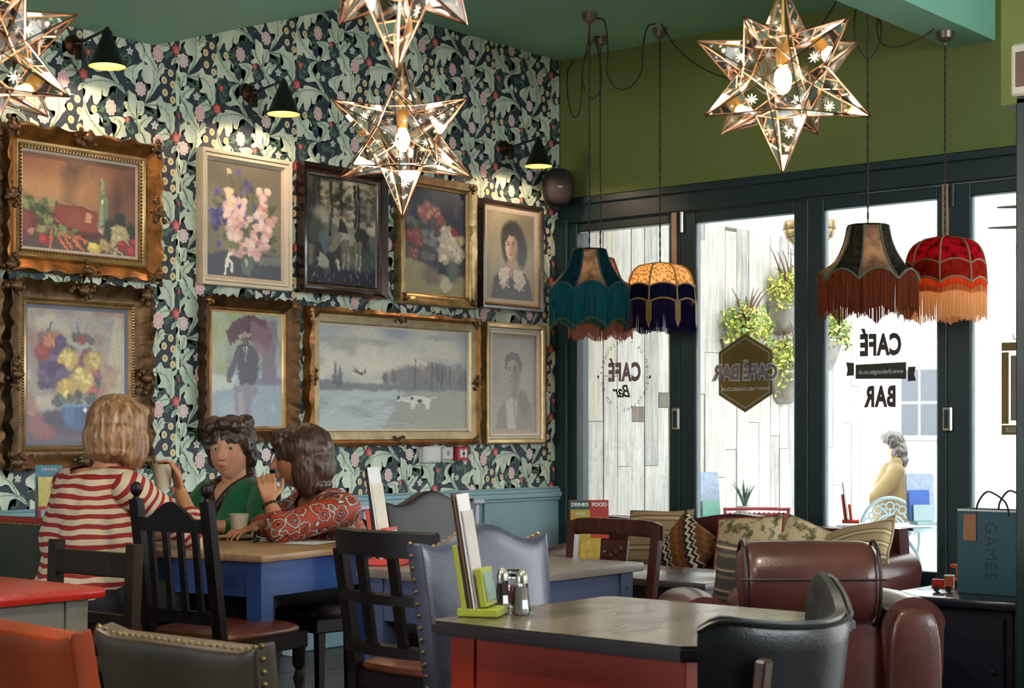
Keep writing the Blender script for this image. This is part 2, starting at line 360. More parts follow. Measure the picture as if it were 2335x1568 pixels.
# ---- wallpaper print, traced in crop coordinates (origin 380,60, scale 5.6) of the papered wall
def wp(p):
    q = at_y(380 + p[0] / 5.6, 60 + p[1] / 5.6, YW); return np.array((q.x, q.z))
va = wp((1535, 205)) - wp((505, 490)); vb = wp((940, 1440)) - wp((940, 360)); vb[0] = 0
LEAVES = [
 [(1100,1250),(1060,1190),(1000,1150),(930,1110),(860,1085),(790,1065),(740,1070),(735,1105),(690,1100),(640,1110),(655,1150),(610,1160),(585,1210),(590,1250),(640,1215),(665,1240),(660,1290),(640,1330),(645,1400),(680,1390),(700,1350),(735,1290),(740,1340),(760,1400),(790,1410),(815,1380),(840,1330),(842,1250),(855,1240),(850,1290),(890,1320),(920,1280),(930,1220),(950,1190),(1000,1190),(1040,1220),(1090,1275)],
 [(650,240),(640,320),(620,400),(590,490),(585,525),(620,490),(640,520),(638,600),(650,650),(690,660),(730,662),(735,620),(770,680),(800,700),(850,705),(900,725),(948,748),(920,700),(880,650),(870,600),(830,580),(805,540),(850,535),(850,490),(820,450),(790,420),(750,432),(720,440),(690,380),(670,320),(662,270)],
 [(945,735),(930,690),(960,660),(1000,640),(1010,600),(1000,560),(960,540),(940,510),(918,480),(970,470),(1030,470),(1080,490),(1100,530),(1080,560),(1100,590),(1100,640),(1115,680),(1110,712),(1060,720),(1050,740),(1000,725),(960,742)],
 [(1270,680),(1250,620),(1220,560),(1190,500),(1150,470),(1110,482),(1080,470),(1080,430),(1120,410),(1100,370),(1075,330),(1090,290),(1130,300),(1110,250),(1115,190),(1140,160),(1170,190),(1215,220),(1230,280),(1260,300),(1290,330),(1310,360),(1305,430),(1280,470),(1250,500),(1250,560),(1275,630)],
 [(1310,340),(1330,260),(1345,190),(1372,165),(1380,100),(1330,90),(1300,55),(1290,15),(1275,-20),(1290,-70),(1270,-105),(1310,-130),(1395,-130),(1450,-135),(1450,-75),(1490,0),(1470,40),(1490,90),(1455,130),(1420,190),(1390,230),(1350,280)],
 [(1300,345),(1370,320),(1440,290),(1490,240),(1520,310),(1560,330),(1610,340),(1620,380),(1672,360),(1660,420),(1630,440),(1650,500),(1640,580),(1640,660),(1598,705),(1590,660),(1560,620),(1540,560),(1480,545),(1458,520),(1490,480),(1480,430),(1440,400),(1390,380),(1340,358)],
 [(1262,655),(1330,670),(1380,700),(1385,740),(1370,790),(1330,860),(1290,880),(1260,840),(1250,790),(1215,740),(1207,690),(1235,680)],
 [(1300,870),(1250,930),(1200,932),(1130,960),(1090,1000),(1095,1060),(1130,1090),(1160,1120),(1200,1168),(1230,1172),(1215,1120),(1240,1070),(1250,1010),(1310,950)],
 [(1262,610),(1250,540),(1280,480),(1330,455),(1342,490),(1402,488),(1380,540),(1350,570),(1330,612),(1290,605)],
 [(1445,700),(1500,660),(1540,628),(1572,680),(1592,722),(1560,762),(1510,772),(1480,742),(1450,728)],
 [(1000,1145),(960,1090),(920,1020),(870,1010),(800,1022),(748,985),(800,960),(830,940),(800,880),(800,830),(830,770),(880,742),(922,750),(890,790),(860,850),(880,900),(910,940),(920,900),(960,890),(972,940),(960,1000),(1000,1080),(1035,1155)],
 [(405,1330),(400,1270),(380,1200),(350,1130),(330,1060),(335,1010),(300,980),(255,950),(240,900),(215,890),(205,960),(180,990),(165,1040),(190,1100),(195,1150),(240,1190),(290,1240),(330,1270),(370,1300)],
 [(130,858),(160,780),(170,690),(160,620),(195,585),(245,600),(255,650),(250,720),(240,760),(205,760),(180,800),(172,900),(190,980),(205,1010),(220,940),(205,870),(220,800)],
 [(405,1360),(420,1290),(450,1230),(490,1235),(500,1280),(555,1305),(500,1300),(495,1350),(440,1380)],
]
RIBS = [[(1095,1262),(1010,1168),(900,1130),(780,1125),(690,1150),(600,1215)], [(655,260),(660,360),(690,440),(760,560),(850,670),(940,742)], [(945,735),(1000,690),(1050,600),(1040,530),(960,485)],
 [(1268,670),(1215,520),(1160,420),(1130,330),(1130,180)], [(1310,335),(1390,190),(1420,60),(1400,-100)], [(1310,350),(1420,350),(1530,400),(1590,520),(1600,690)], [(1265,665),(1310,740),(1300,860)],
 [(1290,890),(1180,990),(1200,1150)], [(1265,600),(1300,530),(1390,495)], [(1590,720),(1540,690),(1480,710)], [(1010,1150),(940,1000),(860,900),(850,800),(900,755)], [(400,1320),(330,1200),(260,1090),(210,950)], [(150,830),(200,720),(230,610)], [(410,1350),(450,1290),(480,1245)]]
FL = [('rose', 940, 362, 68, 92), ('rose', 422, 1115, 72, 100), ('pink', 210, 440, 72, 84), ('tulip', 692, 792, 36, 42), ('red', 640, 1055, 56, 66), ('tulip', 1122, 515, 34, 38), ('white', 1422, 592, 58, 62), ('white', 1150, 772, 52, 56), ('white', 1010, 965, 46, 52)]
DAISY = [(575, 250), (495, 336), (506, 490), (602, 392), (600, 585), (756, 375)]
SPRIGS = [(900,540,1.1),(880,580,.6),(1000,130,1.8),(1060,170,.9),(960,200,1.2),(1330,400,1.3),(1370,420,1.0),(640,760,.6),(760,840,1.1),(720,900,.4),(560,960,1.3),(700,980,.5),(520,800,.9),(540,1110,.3),(1160,590,1.4),(1180,690,.9),(1010,860,.4),(1100,880,.8),(1180,880,1.6),(1050,1010,1.2),(1080,400,.4),(820,380,1.5),(860,420,1.0),(1000,420,.5),(350,720,1.4),(300,700,1.1),(390,780,.8),(470,1000,1.2),(430,880,.5),(960,1250,1.4),(1000,1290,1.0),(930,1300,1.8),(560,720,1.0),(640,700,.3),(1420,480,1.4),(1500,600,1.0),(780,740,.2),(120,380,.8),(100,320,1.5),(60,340,.6),(520,1180,.8),(500,1120,1.5)]
def build_paper(off, x0, x1, seed):
    rnd = random.Random(seed); Vt, Fc, Co = [], [], []
    G = np.array
    def put(pts, col, lay, jit=.05, fan=None):
        b = len(Vt); y_ = YW - .0006 * lay
        for p in pts: Vt.append((p[0], y_, p[1])); s_ = 1 + rnd.uniform(-jit, jit); Co.append(tuple(min(1, c * s_) for c in col))
        if fan is None: Fc.append(tuple(range(b, b + len(pts)))[::-1])
        else:
            Vt.append((fan[0], y_, fan[1])); Co.append(tuple(fan[2])); m_ = len(pts)
            for i in range(m_): Fc.append((b + (i + 1) % m_, b + i, b + m_))
    def ell(c, rx, rz, n, ph=0, wob=0, petals=0):
        return [(c[0] + rx * (1 + wob * math.cos(petals * (k * 2 * PI / n + ph))) * math.cos(k * 2 * PI / n), c[1] + rz * (1 + wob * math.cos(petals * (k * 2 * PI / n + ph))) * math.sin(k * 2 * PI / n)) for k in range(n)]
    def stroke(pl, w0, w1, col, lay):
        pl = [G(p) for p in pl]; L_, R_ = [], []
        for i, p in enumerate(pl):
            d = pl[min(i + 1, len(pl) - 1)] - pl[max(i - 1, 0)]; d = d / (np.hypot(*d) + 1e-9); n_ = G((-d[1], d[0])); w_ = w0 + (w1 - w0) * i / (len(pl) - 1)
            L_.append(p + n_ * w_ / 2); R_.append(p - n_ * w_ / 2)
        for i in range(len(pl) - 1): put([L_[i], L_[i + 1], R_[i + 1], R_[i]], col, lay, 0)
    sc = abs(vb[1]) / 1080
    lf1, lf2, lfd = G(lin('dfe6cf')), G(lin('bccdba')), lin('789380')
    lf_s = [[wp(p) for p in spline(l, 3, True)] for l in LEAVES]; rb_s = [[wp(p) for p in spline(l, 4)] for l in RIBS]
    fl_s = [(k, wp((x, y_)), rx * sc * 1.08, rz * sc) for k, x, y_, rx, rz in FL]; da_s = [wp(p) for p in DAISY]; sp_s = [(wp((a, b)), t_) for a, b, t_ in SPRIGS]
    for i in range(-9, 9):
        for j in range(-9, 9):
            o_ = va * i + vb * j + off
            o_ = o_ - 0
            cx = lf_s[0][0][0] + o_[0]
            if cx < x0 - .6 or cx > x1 + .6: continue
            cz = lf_s[0][0][1] + o_[1]
            if cz < .3 or cz > 4.3: continue
            for c, th in sp_s:                       # small dark sprigs
                c = c + o_
                for k, da in enumerate((-.7, -.25, .25, .7)):
                    th2 = th * 2 + da; d = G((math.cos(th2), math.sin(th2))); n_ = G((-d[1], d[0])); l_ = .036 + .008 * (k % 2)
                    put([c, c + d * l_ * .5 + n_ * .006, c + d * l_, c + d * l_ * .5 - n_ * .006], lin(('4d6a5c', '5a7d6a', '436258', '66846a')[k]), .6, .15)
            for q, l in enumerate(lf_s):
                pts = [p + o_ for p in l]; y_ = YW - .0006 * (1.2 + .1 * q)
                put([p + G((.0025, -.003)) for p in pts], lin('24323c'), .95 + .01 * q, 0); b = len(Vt)  # drop shadow of the leaf drawn into the print, close to the ground colour
                for p in pts:
                    s_ = .5 + .5 * math.sin(p[0] * 31 + p[1] * 43 + q); c_ = lf1 * s_ + lf2 * (1 - s_)
                    Vt.append((p[0], y_, p[1])); Co.append(tuple(c_ * rnd.uniform(.9, 1.08)))
                Fc.append(tuple(range(b, b + len(pts)))[::-1])
            for q, l in enumerate(rb_s):
                pl = [p + o_ for p in l]; lay = 2.8
                stroke(pl, .006, .002, lfd, lay); stroke([p + G((.003, .002)) for p in pl], .004, .001, lin('cad8bd'), lay - .05)
                for k in range(2, len(pl) - 1, 2):
                    d = pl[k + 1] - pl[k]; d /= np.hypot(*d) + 1e-9
                    for sg in (1, -1):
                        n_ = G((-d[1], d[0])) * sg; e = pl[k] + d * .018 + n_ * .014; stroke([pl[k], (pl[k] + e) / 2 + d * .003, e], .0028, .0008, lin('86a493'), lay)
            for k, c, rx, rz in fl_s:
                c = c + o_
                if k in ('rose', 'pink'):
                    a = (lin('efcfcb'), lin('e0a9aa')) if k == 'rose' else (lin('f2e2de'), lin('e3bcbc'))
                    put(ell(c, rx, rz, 36, rnd.random(), .10, 9), a[0], 3.2, .06, (c[0], c[1], a[1]))
                    for t_, s_ in ((.68, .6), (.40, .35)):
                        pr = ell((c[0] + rx * .05, c[1] - rz * .03), rx * t_, rz * t_, 28, 1.3 * t_ * 7, .12, 6); stroke(pr + [pr[0]], .0022, .0022, lin('b86b78'), 3.5)
                        put(ell((c[0], c[1]), rx * t_ * .8, rz * t_ * .8, 20, 2, .15, 5), tuple(v * (1 - .1 * s_) for v in a[0]), 3.6 + (.7 - t_), .04, (c[0], c[1], a[1]))
                elif k == 'white':
                    for q in range(5):
                        th = q * 2 * PI / 5 + .3; d = G((math.cos(th), math.sin(th))); n_ = G((-d[1], d[0]))
                        put([c, c + d * rx * .5 + n_ * rx * .32, c + d * rx, c + d * rx * .5 - n_ * rx * .32], lin('d5d6cd'), 3.4, .08)
                    put(ell(c, rx * .22, rz * .22, 8), lin('b7a6b4'), 3.7, 0)
                else:
                    a = lin('c4605a'); stroke([c, c + G((-.004, -rz * 1.4)), c + G((-.012, -rz * 2.6))], .007, .003, lin('7d9582'), 3.0)
                    if k == 'tulip':
                        put([c + G(p) * G((rx, rz)) for p in ((-.9, .6), (-.5, 1.0), (-.2, .7), (.1, 1.05), (.4, .7), (.75, .9), (1, .3), (.7, -.6), (.1, -1), (-.6, -.7), (-1, 0))], a, 3.4, .12)
                        put([c + G(p) * G((rx, rz)) for p in ((-.1, .6), (.4, .4), (.3, -.6), (-.2, -.5))], lin('dd8578'), 3.7, .1)
                    else:
                        put(ell(c, rx, rz, 28, .4, .13, 6), a, 3.4, .12); put(ell(c + G((.004, -.003)), rx * .55, rz * .6, 16, 1, .15, 4), lin('dc7c73'), 3.7, .15); stroke(ell(c, rx * .8, rz * .8, 14), .003, .003, lin('8d2f35'), 3.6)
            for c in da_s:
                c = c + o_
                put(ell(c, 42 * sc, 46 * sc, 40, rnd.random(), .07, 13), lin('e8d8ae'), 3.2, .06); put(ell(c, 17 * sc, 19 * sc, 10), lin('c69f55'), 3.5, .05)
                stroke(ell(c, 27 * sc, 30 * sc, 12), .0015, .0015, lin('b89a60'), 3.4)
    b = bmesh.new(); cl = b.verts.layers.float_color.new('Col')
    vs = []
    for v, c in zip(Vt, Co): q = b.verts.new(v); q[cl] = (*c[:3], 1); vs.append(q)
    for f in Fc:
        try: b.faces.new([vs[i] for i in f])
        except ValueError: pass
    bmesh.ops.triangulate(b, faces=[f for f in b.faces if len(f.verts) > 4])
    for co, no in (((x0, 0, 0), (-1, 0, 0)), ((x1, 0, 0), (1, 0, 0)), ((0, 0, zd + .03), (0, 0, -1)), ((0, 0, 3.62), (0, 0, 1))):
        bmesh.ops.bisect_plane(b, geom=b.verts[:] + b.edges[:] + b.faces[:], plane_co=co, plane_no=no, clear_outer=True)
    me = bpy.data.meshes.new('wallpaper_print'); b.to_mesh(me); b.free(); me.materials.append(vcol('wallpaper_print_ink', .55, 0, 200, .35))
    o = bpy.data.objects.new('wallpaper_print', me); C.objects.link(o); o.parent = wall; return o
xs = at_y(409, 500, YW).x
ra = at_y(252, 245, YW); offA = np.array((ra.x, ra.z)) - wp((940, 362))
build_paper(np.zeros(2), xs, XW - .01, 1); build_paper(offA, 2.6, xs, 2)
# ================================================================== PAINTINGS
class Cv:
    """a small canvas painted in numpy and carried by the mesh as point colours; u to the right, v down, both 0..1"""
    def __init__(s, w, h, base):
        s.w, s.h = w, h; s.a = np.ones((h, w, 3)) * np.array(lin(base)); s.asp = w / h
        s.u, s.v = np.meshgrid((np.arange(w) + .5) / w, (np.arange(h) + .5) / h)
    def n(s, fx, fy=None, seed=0):
        fy = fy or fx; r = np.random.default_rng(seed + int(fx * 7 + fy)); g = r.random((int(fy) + 3, int(fx) + 3))
        x, y = s.u * fx, s.v * fy; i, j = x.astype(int), y.astype(int); fx_, fy_ = x - i, y - j
        fx_ = fx_ * fx_ * (3 - 2 * fx_); fy_ = fy_ * fy_ * (3 - 2 * fy_)
        return (g[j, i] * (1 - fx_) + g[j, i + 1] * fx_) * (1 - fy_) + (g[j + 1, i] * (1 - fx_) + g[j + 1, i + 1] * fx_) * fy_
    def mix(s, m, col):
        m = np.clip(m, 0, 1)[..., None]; s.a = s.a * (1 - m) + np.array(lin(col)) * m; return s
    def ell(s, cx, cy, rx, ry, col, soft=.25, rot=0, op=1, wob=0, seed=0):
        x = (s.u - cx) * s.asp; y = s.v - cy; c, n_ = math.cos(rot), math.sin(rot); X, Y = (x * c + y * n_) / (rx * s.asp), (-x * n_ + y * c) / ry
        d = np.hypot(X, Y)
        if wob: d = d + wob * (s.n(14, 14, seed) - .5)
        return s.mix(op * np.clip((1 - d) / soft + .5, 0, 1), col)
    def poly(s, pts, col, soft=1, op=1):
        ins = np.zeros((s.h, s.w), bool); n_ = len(pts)
        for i in range(n_):
            (x0, y0), (x1, y1) = pts[i], pts[(i + 1) % n_]
            if y0 == y1: continue
            ins ^= ((s.v >= min(y0, y1)) & (s.v < max(y0, y1)) & (s.u < x0 + (s.v - y0) * (x1 - x0) / (y1 - y0)))
        m = ins.astype(float)
        for _ in range(soft):
            p = np.pad(m, 1, mode='edge'); m = (p[:-2, 1:-1] + p[2:, 1:-1] + p[1:-1, :-2] + p[1:-1, 2:] + p[1:-1, 1:-1] * 2) / 6
        return s.mix(m * op, col)
    def line(s, pts, wd, col, op=1, soft=.5):
        d = np.full((s.h, s.w), 9.)
        for (x0, y0), (x1, y1) in zip(pts, pts[1:]):
            ax, ay = (s.u - x0) * s.asp, s.v - y0; bx, by = (x1 - x0) * s.asp, y1 - y0; t = np.clip((ax * bx + ay * by) / (bx * bx + by * by + 1e-9), 0, 1); d = np.minimum(d, np.hypot(ax - t * bx, ay - t * by))
        return s.mix(op * np.clip((1 - d / wd) / soft + .5, 0, 1), col)
    def dabs(s, n_, box, r, cols, seed=1, soft=.5, op=.8, asp=1.0):
        R = random.Random(seed)
        for _ in range(n_):
            k = R.uniform(.6, 1.3) * r; s.ell(R.uniform(box[0], box[2]), R.uniform(box[1], box[3]), k / s.asp * asp, k, R.choice(cols), soft, R.uniform(0, 3), op)
        return s
    def bloom(s, cx, cy, r, c1, c2, seed=0):
        s.ell(cx, cy, r / s.asp, r, c2, .4, 0, 1, .5, seed); R = random.Random(seed)
        for _ in range(14):
            a = R.uniform(0, 6.28); q = R.uniform(0, .8) * r; s.ell(cx + q * math.cos(a) / s.asp, cy + q * math.sin(a), r * .28 / s.asp, r * .18, R.choice((c1, c1, c2)), .6, a, .85)
        return s
    def wash(s, col, op, f=6, seed=0, fy=None, thr=.5): return s.mix(np.clip((s.n(f, fy, seed) - thr) * 3 + .0, 0, 1) * op, col)
    def grain(s, k=.1, seed=0, wp_=1.8, sat=.86, lift=0, con=1.0):  # lift pales the whole picture evenly, window glare mixed into its tone
        dx = wp_ * 2 * (s.n(45, 45, 3) - .5 + .6 * (s.n(18, 18, 5) - .5)); dy = wp_ * 2 * (s.n(45, 45, 8) - .5 + .6 * (s.n(18, 18, 11) - .5))
        j, i = np.mgrid[0:s.h, 0:s.w]; s.a = s.a[np.clip(np.rint(j + dy), 0, s.h - 1).astype(int), np.clip(np.rint(i + dx), 0, s.w - 1).astype(int)]
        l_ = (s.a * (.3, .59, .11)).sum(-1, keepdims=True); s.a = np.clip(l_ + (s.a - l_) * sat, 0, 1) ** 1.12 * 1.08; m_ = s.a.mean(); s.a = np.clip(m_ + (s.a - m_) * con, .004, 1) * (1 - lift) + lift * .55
        m = 1 + k * (np.random.default_rng(seed).random((s.h, s.w)) - .5) + k * (s.n(60, 60, seed) - .5) + k * .6 * (s.n(25, 25, seed + 1) - .5); s.a = np.clip(s.a * m[..., None], 0, 1); return s
def sheet(name, cv, w_, h_, m_, parent, M, dep=None):
    """point-coloured sheet w_ x h_ in the local xz plane, centred, facing -y"""
    nx, ny = cv.w, cv.h; xs_, zs_ = np.meshgrid(np.linspace(-w_ / 2, w_ / 2, nx), np.linspace(h_ / 2, -h_ / 2, ny))
    ys_ = np.zeros_like(xs_) if dep is None else dep
    P = np.stack([xs_, ys_, zs_], -1).reshape(-1, 3); i = np.arange(nx * ny).reshape(ny, nx)
    Fq = np.stack([i[:-1, :-1], i[1:, :-1], i[1:, 1:], i[:-1, 1:]], -1).reshape(-1, 4)
    o = rawmesh(name, P, Fq.tolist(), m_, parent, cv.a.reshape(-1, 3), True); o.matrix_local = M; return o
def P_still():
    c = Cv(190, 130, '8a5a34'); c.wash('c79a63', .8, 3, 2, 2, .3).ell(.35, .3, .45, .4, 'bb8850', 1.2, 0, .7).ell(.95, .1, .25, .4, '6b3f26', 1.2, 0, .7).ell(.1, .05, .3, .2, '8d5230', 1, 0, .6)
    c.poly([(0, .80), (.35, .84), (1, .86), (1, 1), (0, 1)], '5d463a', 6).ell(.83, .35, .035, .2, '6e3a22', .9, 0, .7).wash('3c2c26', .5, 5, 9)
    c.ell(.15, .62, .17, .12, '4c5a2c', .6, .5, 1, .5, 2).dabs(50, (0, .5, .35, .85), .035, ('5c6b2d', '7f8a3b', '33401f', '9aa056'), 3)
    c.ell(.04, .74, .10, .14, '7a2f22', .2).ell(.02, .72, .06, .09, '96432c', .8).ell(.08, .82, .03, .03, 'c98f6a', .7)
    c.ell(.58, .74, .07, .12, '232a1d', .8)
    c.line([(.29, .52), (.31, .56), (.38, .56), (.39, .52)], .008, '6d5d3c', .8); c.ell(.34, .50, .045, .018, 'a58a5f', .4, 0, .7)
    c.ell(.50, .68, .245, .165, '5c2317', .10, .14).ell(.50, .65, .225, .125, '96422a', .3, .14).ell(.47, .66, .10, .08, '9c4a2c', .9).poly([(.55, .57), (.60, .58), (.595, .68), (.54, .66)], 'd3946e', 1, .9).line([(.28, .66), (.34, .74), (.44, .82), (.5, .83)], .012, 'b3623f')
    c.ell(.69, .73, .03, .04, 'cfae8e', .8)
    c.poly([(.675, .2), (.715, .2), (.718, .34), (.745, .42), (.75, .72), (.655, .72), (.655, .42), (.675, .34)], '76805a', 1).line([(.69, .2), (.69, .34)], .012, '98a278').poly([(.665, .46), (.70, .42), (.70, .7), (.66, .7)], '9aa27c', 3, .8).ell(.69, .43, .01, .02, 'e8e6d0', .5)
    c.ell(.85, .62, .06, .09, '24371f', .4).ell(.76, .72, .06, .12, '2b3c22', .5).ell(.95, .74, .05, .12, '26361f', .5).ell(.85, .78, .085, .115, 'b7ab74', .25, 0, 1, .2).dabs(30, (.78, .70, .92, .88), .018, ('cdbf88', 'a4985f', 'dbd09c'), 5)
    for (a, b, d, e) in ((.25, .80, .245, .97), (.30, .82, .39, .99), (.34, .80, .42, .95), (.37, .80, .47, .92), (.40, .80, .52, .97), (.43, .82, .55, .88)): c.line([(a, b), (d, e)], .018, 'c4602f', 1, .4).line([(a - .005, b), (d - .005, e)], .005, 'e08a50', .8)
    c.dabs(30, (.25, .74, .48, .83), .02, ('6e7d3a', '93a252', '4f5f2c'), 8)
    for x, y, r in ((.19, .90, .06), (.87, .88, .062), (.96, .95, .07), (.985, .84, .05)): c.ell(x, y, r * .8, r, '9e1f1a', .2).ell(x - .012, y - .02, r * .4, r * .5, 'c84232', .8)
    c.ell(.625, .93, .062, .06, 'c8ad3c', .15).ell(.61, .91, .035, .03, 'e6d56a', .8)
    c.dabs(26, (.68, .86, .82, .99), .022, ('b79a5f', '9c7f47', 'c9b27c'), 4).line([(.78, .9), (.9, 1)], .006, 'c7b98a'); return c.grain(.12)
def P_bouquet():
    c = Cv(160, 200, 'a89c8c'); c.wash('c2b8a2', .9, 8, 1, 10, .4).wash('8c8090', .5, 6, 5, 9).poly([(.9, 0), (1, 0), (1, .7), (.75, .75)], 'c9bd9f', 12, .7)
    c.poly([(0, .80), (.35, .76), (1, .78), (1, 1), (0, 1)], '6a5c6c', 8).wash('9c4a40', .5, 7, 3, 9, .62).poly([(0, .6), (.12, .75), (.3, .95), (.1, .98), (0, .9)], 'a8645a', 8, .6).ell(.6, .9, .3, .05, '564a62', .6).ell(.3, .82, .12, .06, '4d4358', .7)
    c.dabs(60, (.12, .2, .75, .62), .035, ('4d5a45', '63704f', '3f4a40', '6f5a70'), 3).ell(.27, .42, .16, .17, '57406a', .6, 0, .85, .6, 4).dabs(40, (.15, .28, .42, .58), .03, ('5b4478', '7a5f8a', '463558'), 5)
    for (x, y, r, a, b) in ((.14, .33, .06, 'c0472f', '9a3226'), (.22, .23, .06, 'd98a4e', 'b8683a'), (.33, .25, .05, '6a4f80', '503a66'), (.55, .22, .04, 'b04538', '8e352d'), (.68, .47, .05, 'c06a6a', '9a4f55'), (.64, .6, .05, 'c9705c', 'a4554a'), (.5, .4, .06, 'a2607a', '7d4a60'), (.6, .35, .05, 'b06a70', '884a55'),
        (.41, .36, .085, 'e8cf78', 'caa94c'), (.66, .38, .075, 'ddc472', 'b99a48'), (.57, .52, .09, 'ecd784', 'c9ab50'), (.40, .61, .085, 'e9cf74', 'c4a048')): c.bloom(x, y, r, a, b, int(x * 99))
    c.dabs(25, (.25, .64, .7, .72), .025, ('4f6350', '6a7d62', '3a4a42'), 9)
    c.poly([(.36, .72), (.62, .72), (.66, .79), (.60, .87), (.56, .91), (.42, .91), (.36, .86), (.33, .78)], '44648e', 2).poly([(.37, .73), (.46, .73), (.44, .88), (.38, .84)], '5e81ab', 4, .7).poly([(.56, .74), (.62, .76), (.62, .84), (.55, .88)], '33507a', 4, .7).ell(.58, .76, .012, .02, 'e3e0d0', .5).line([(.35, .72), (.63, .72)], .01, '6d8fb5')
    c.line([(.2, .2), (.24, .1)], .005, '56604c').line([(.53, .22), (.5, .1)], .005, '56604c'); return c.grain(.22)
def P_glad():
    c = Cv(130, 190, '877f6c'); c.wash('9c947e', .7, 3, 1).ell(.5, 0, .8, .3, '5f5a4c', 1, 0, .6).poly([(0, .82), (.4, .74), (1, .78), (1, 1), (0, 1)], '575a66', 6).poly([(.55, .8), (1, .78), (1, .86), (.7, .87)], '8b8c8a', 5, .7)
    R = random.Random(4)
    for x0, y0, x1, y1 in ((.5, .72, .28, .05), (.48, .7, .42, .12), (.5, .7, .82, .14), (.5, .7, .62, .2), (.4, .6, .15, .25), (.6, .6, .93, .33), (.5, .7, .53, .16)): c.line([(x0, y0), ((x0 + x1) / 2 + .02, (y0 + y1) / 2), (x1, y1)], .008, '5d6a3e')
    c.dabs(40, (.1, .35, .9, .75), .028, ('55633f', '6f7c4e', '3d4a36'), 2)
    for _ in range(40): x, y = R.gauss(.45, .16), R.gauss(.38, .12); c.ell(x, y, .03, .03, R.choice(('5b549a', '4a3f8a', '7b6fb0')), .7, 0, .8)
    for _ in range(24): c.ell(R.gauss(.13, .05), R.gauss(.48, .05), .03, .022, R.choice(('4f4890', '6a60a6')), .7, 0, .8)
    for (x0, y0, x1, y1, n_) in ((.32, .25, .38, .7, 24), (.46, .32, .42, .74, 20), (.78, .2, .68, .55, 22), (.6, .5, .62, .78, 20), (.85, .45, .72, .74, 22), (.25, .35, .36, .6, 16), (.4, .68, .66, .8, 14)):
        for i in range(n_):
            t = i / n_; x, y = x0 + (x1 - x0) * t + R.gauss(0, .035), y0 + (y1 - y0) * t + R.gauss(0, .02); c.ell(x, y, .04, .03, R.choice(('e3bdb4', 'd9a39e', 'efd8cc', 'c98c88', 'e8c9c0')), .6, R.uniform(0, 3), .85)
    for _ in range(12): c.ell(R.gauss(.3, .02), R.gauss(.28, .08), .03, .025, 'e0d3a4', .6, 0, .7)
    c.poly([(.46, .80), (.60, .80), (.61, .90), (.57, .97), (.49, .97), (.45, .9)], '6f8272', 2, .9).ell(.52, .86, .02, .04, 'a9bdac', .6).dabs(16, (.3, .7, .7, .82), .03, ('5f7048', '7c8c60', 'd9a9a2'), 7)
    c.line([(.24, .9), (.28, .85), (.33, .87), (.33, .95)], .012, 'e7e5da').line([(.27, .85), (.29, .80), (.32, .79)], .014, 'e7e5da').line([(.27, .88), (.24, .97)], .008, 'e7e5da'); return c.grain(.14)
def P_horse():
    c = Cv(130, 180, '4a4842'); c.wash('a39c86', .9, 5, 4, 4, .42).poly([(.1, .05), (1, .02), (1, .5), (.15, .5)], 'a59b85', 10, .55)
    for x in (.03, .1, .16): c.line([(x, 0), (x + .01, .62)], .022, '2c2a28', .8)
    R = random.Random(2)
    for x in (.33, .47, .68, .73): c.line([(x, .05), (x + .02, .30), (x - .01, .55)], .014, '2e2b27')
    for _ in range(120): x = R.choice((.33, .45, .7, .9, .55)); c.ell(R.gauss(x, .09), R.gauss(.22, .11), .045, .02, R.choice(('35342c', '45443a', '55523f', '2a2a25')), .7, R.uniform(-.6, .6), .6)
    c.poly([(0, .45), (.3, .42), (1, .5), (1, 1), (0, 1)], '3e4042', 10, .7).wash('5d6160', .5, 7, 8, 9).ell(.2, .36, .10, .08, '8c8776', .7, 0, .7).ell(.12, .5, .12, .12, '4a5048', .6)
    c.ell(.62, .53, .2, .085, '77736a', .3).ell(.78, .52, .10, .08, '332f2b', .4).ell(.55, .55, .1, .05, '8d897d', .8).poly([(.42, .5), (.5, .52), (.42, .66), (.34, .70), (.3, .66)], '6e6a60', 2)
    for x in (.52, .58, .70, .76): c.line([(x, .58), (x - .01, .82)], .02, '67635a').line([(x + .01, .7), (x, .86)], .008, '9a958a', .6)
    c.poly([(.44, .50), (.46, .40), (.50, .38), (.55, .42), (.58, .50)], '2f3440', 2).ell(.475, .355, .022, .02, '9a6a52', .4).ell(.475, .335, .026, .012, '7c3c2c', .4)
    c.poly([(.17, .52), (.27, .5), (.32, .66), (.26, .74), (.17, .6)], '566068', 3).poly([(.17, .7), (.28, .74), (.34, .88), (.28, .92), (.16, .82)], '9a9a88', 3, .7).poly([(.4, .74), (.45, .78), (.47, .88), (.43, .86)], 'a6a595', 2, .8)
    c.poly([(0, .84), (1, .86), (1, 1), (0, 1)], '383d48', 8, .8)
    for _ in range(30): x, y = R.random(), R.uniform(.75, .98); c.line([(x, y), (x, y + .03)], .003, '8f959a', .5)
    return c.grain(.25, 0, 1.4, .86, 0, 1.7)
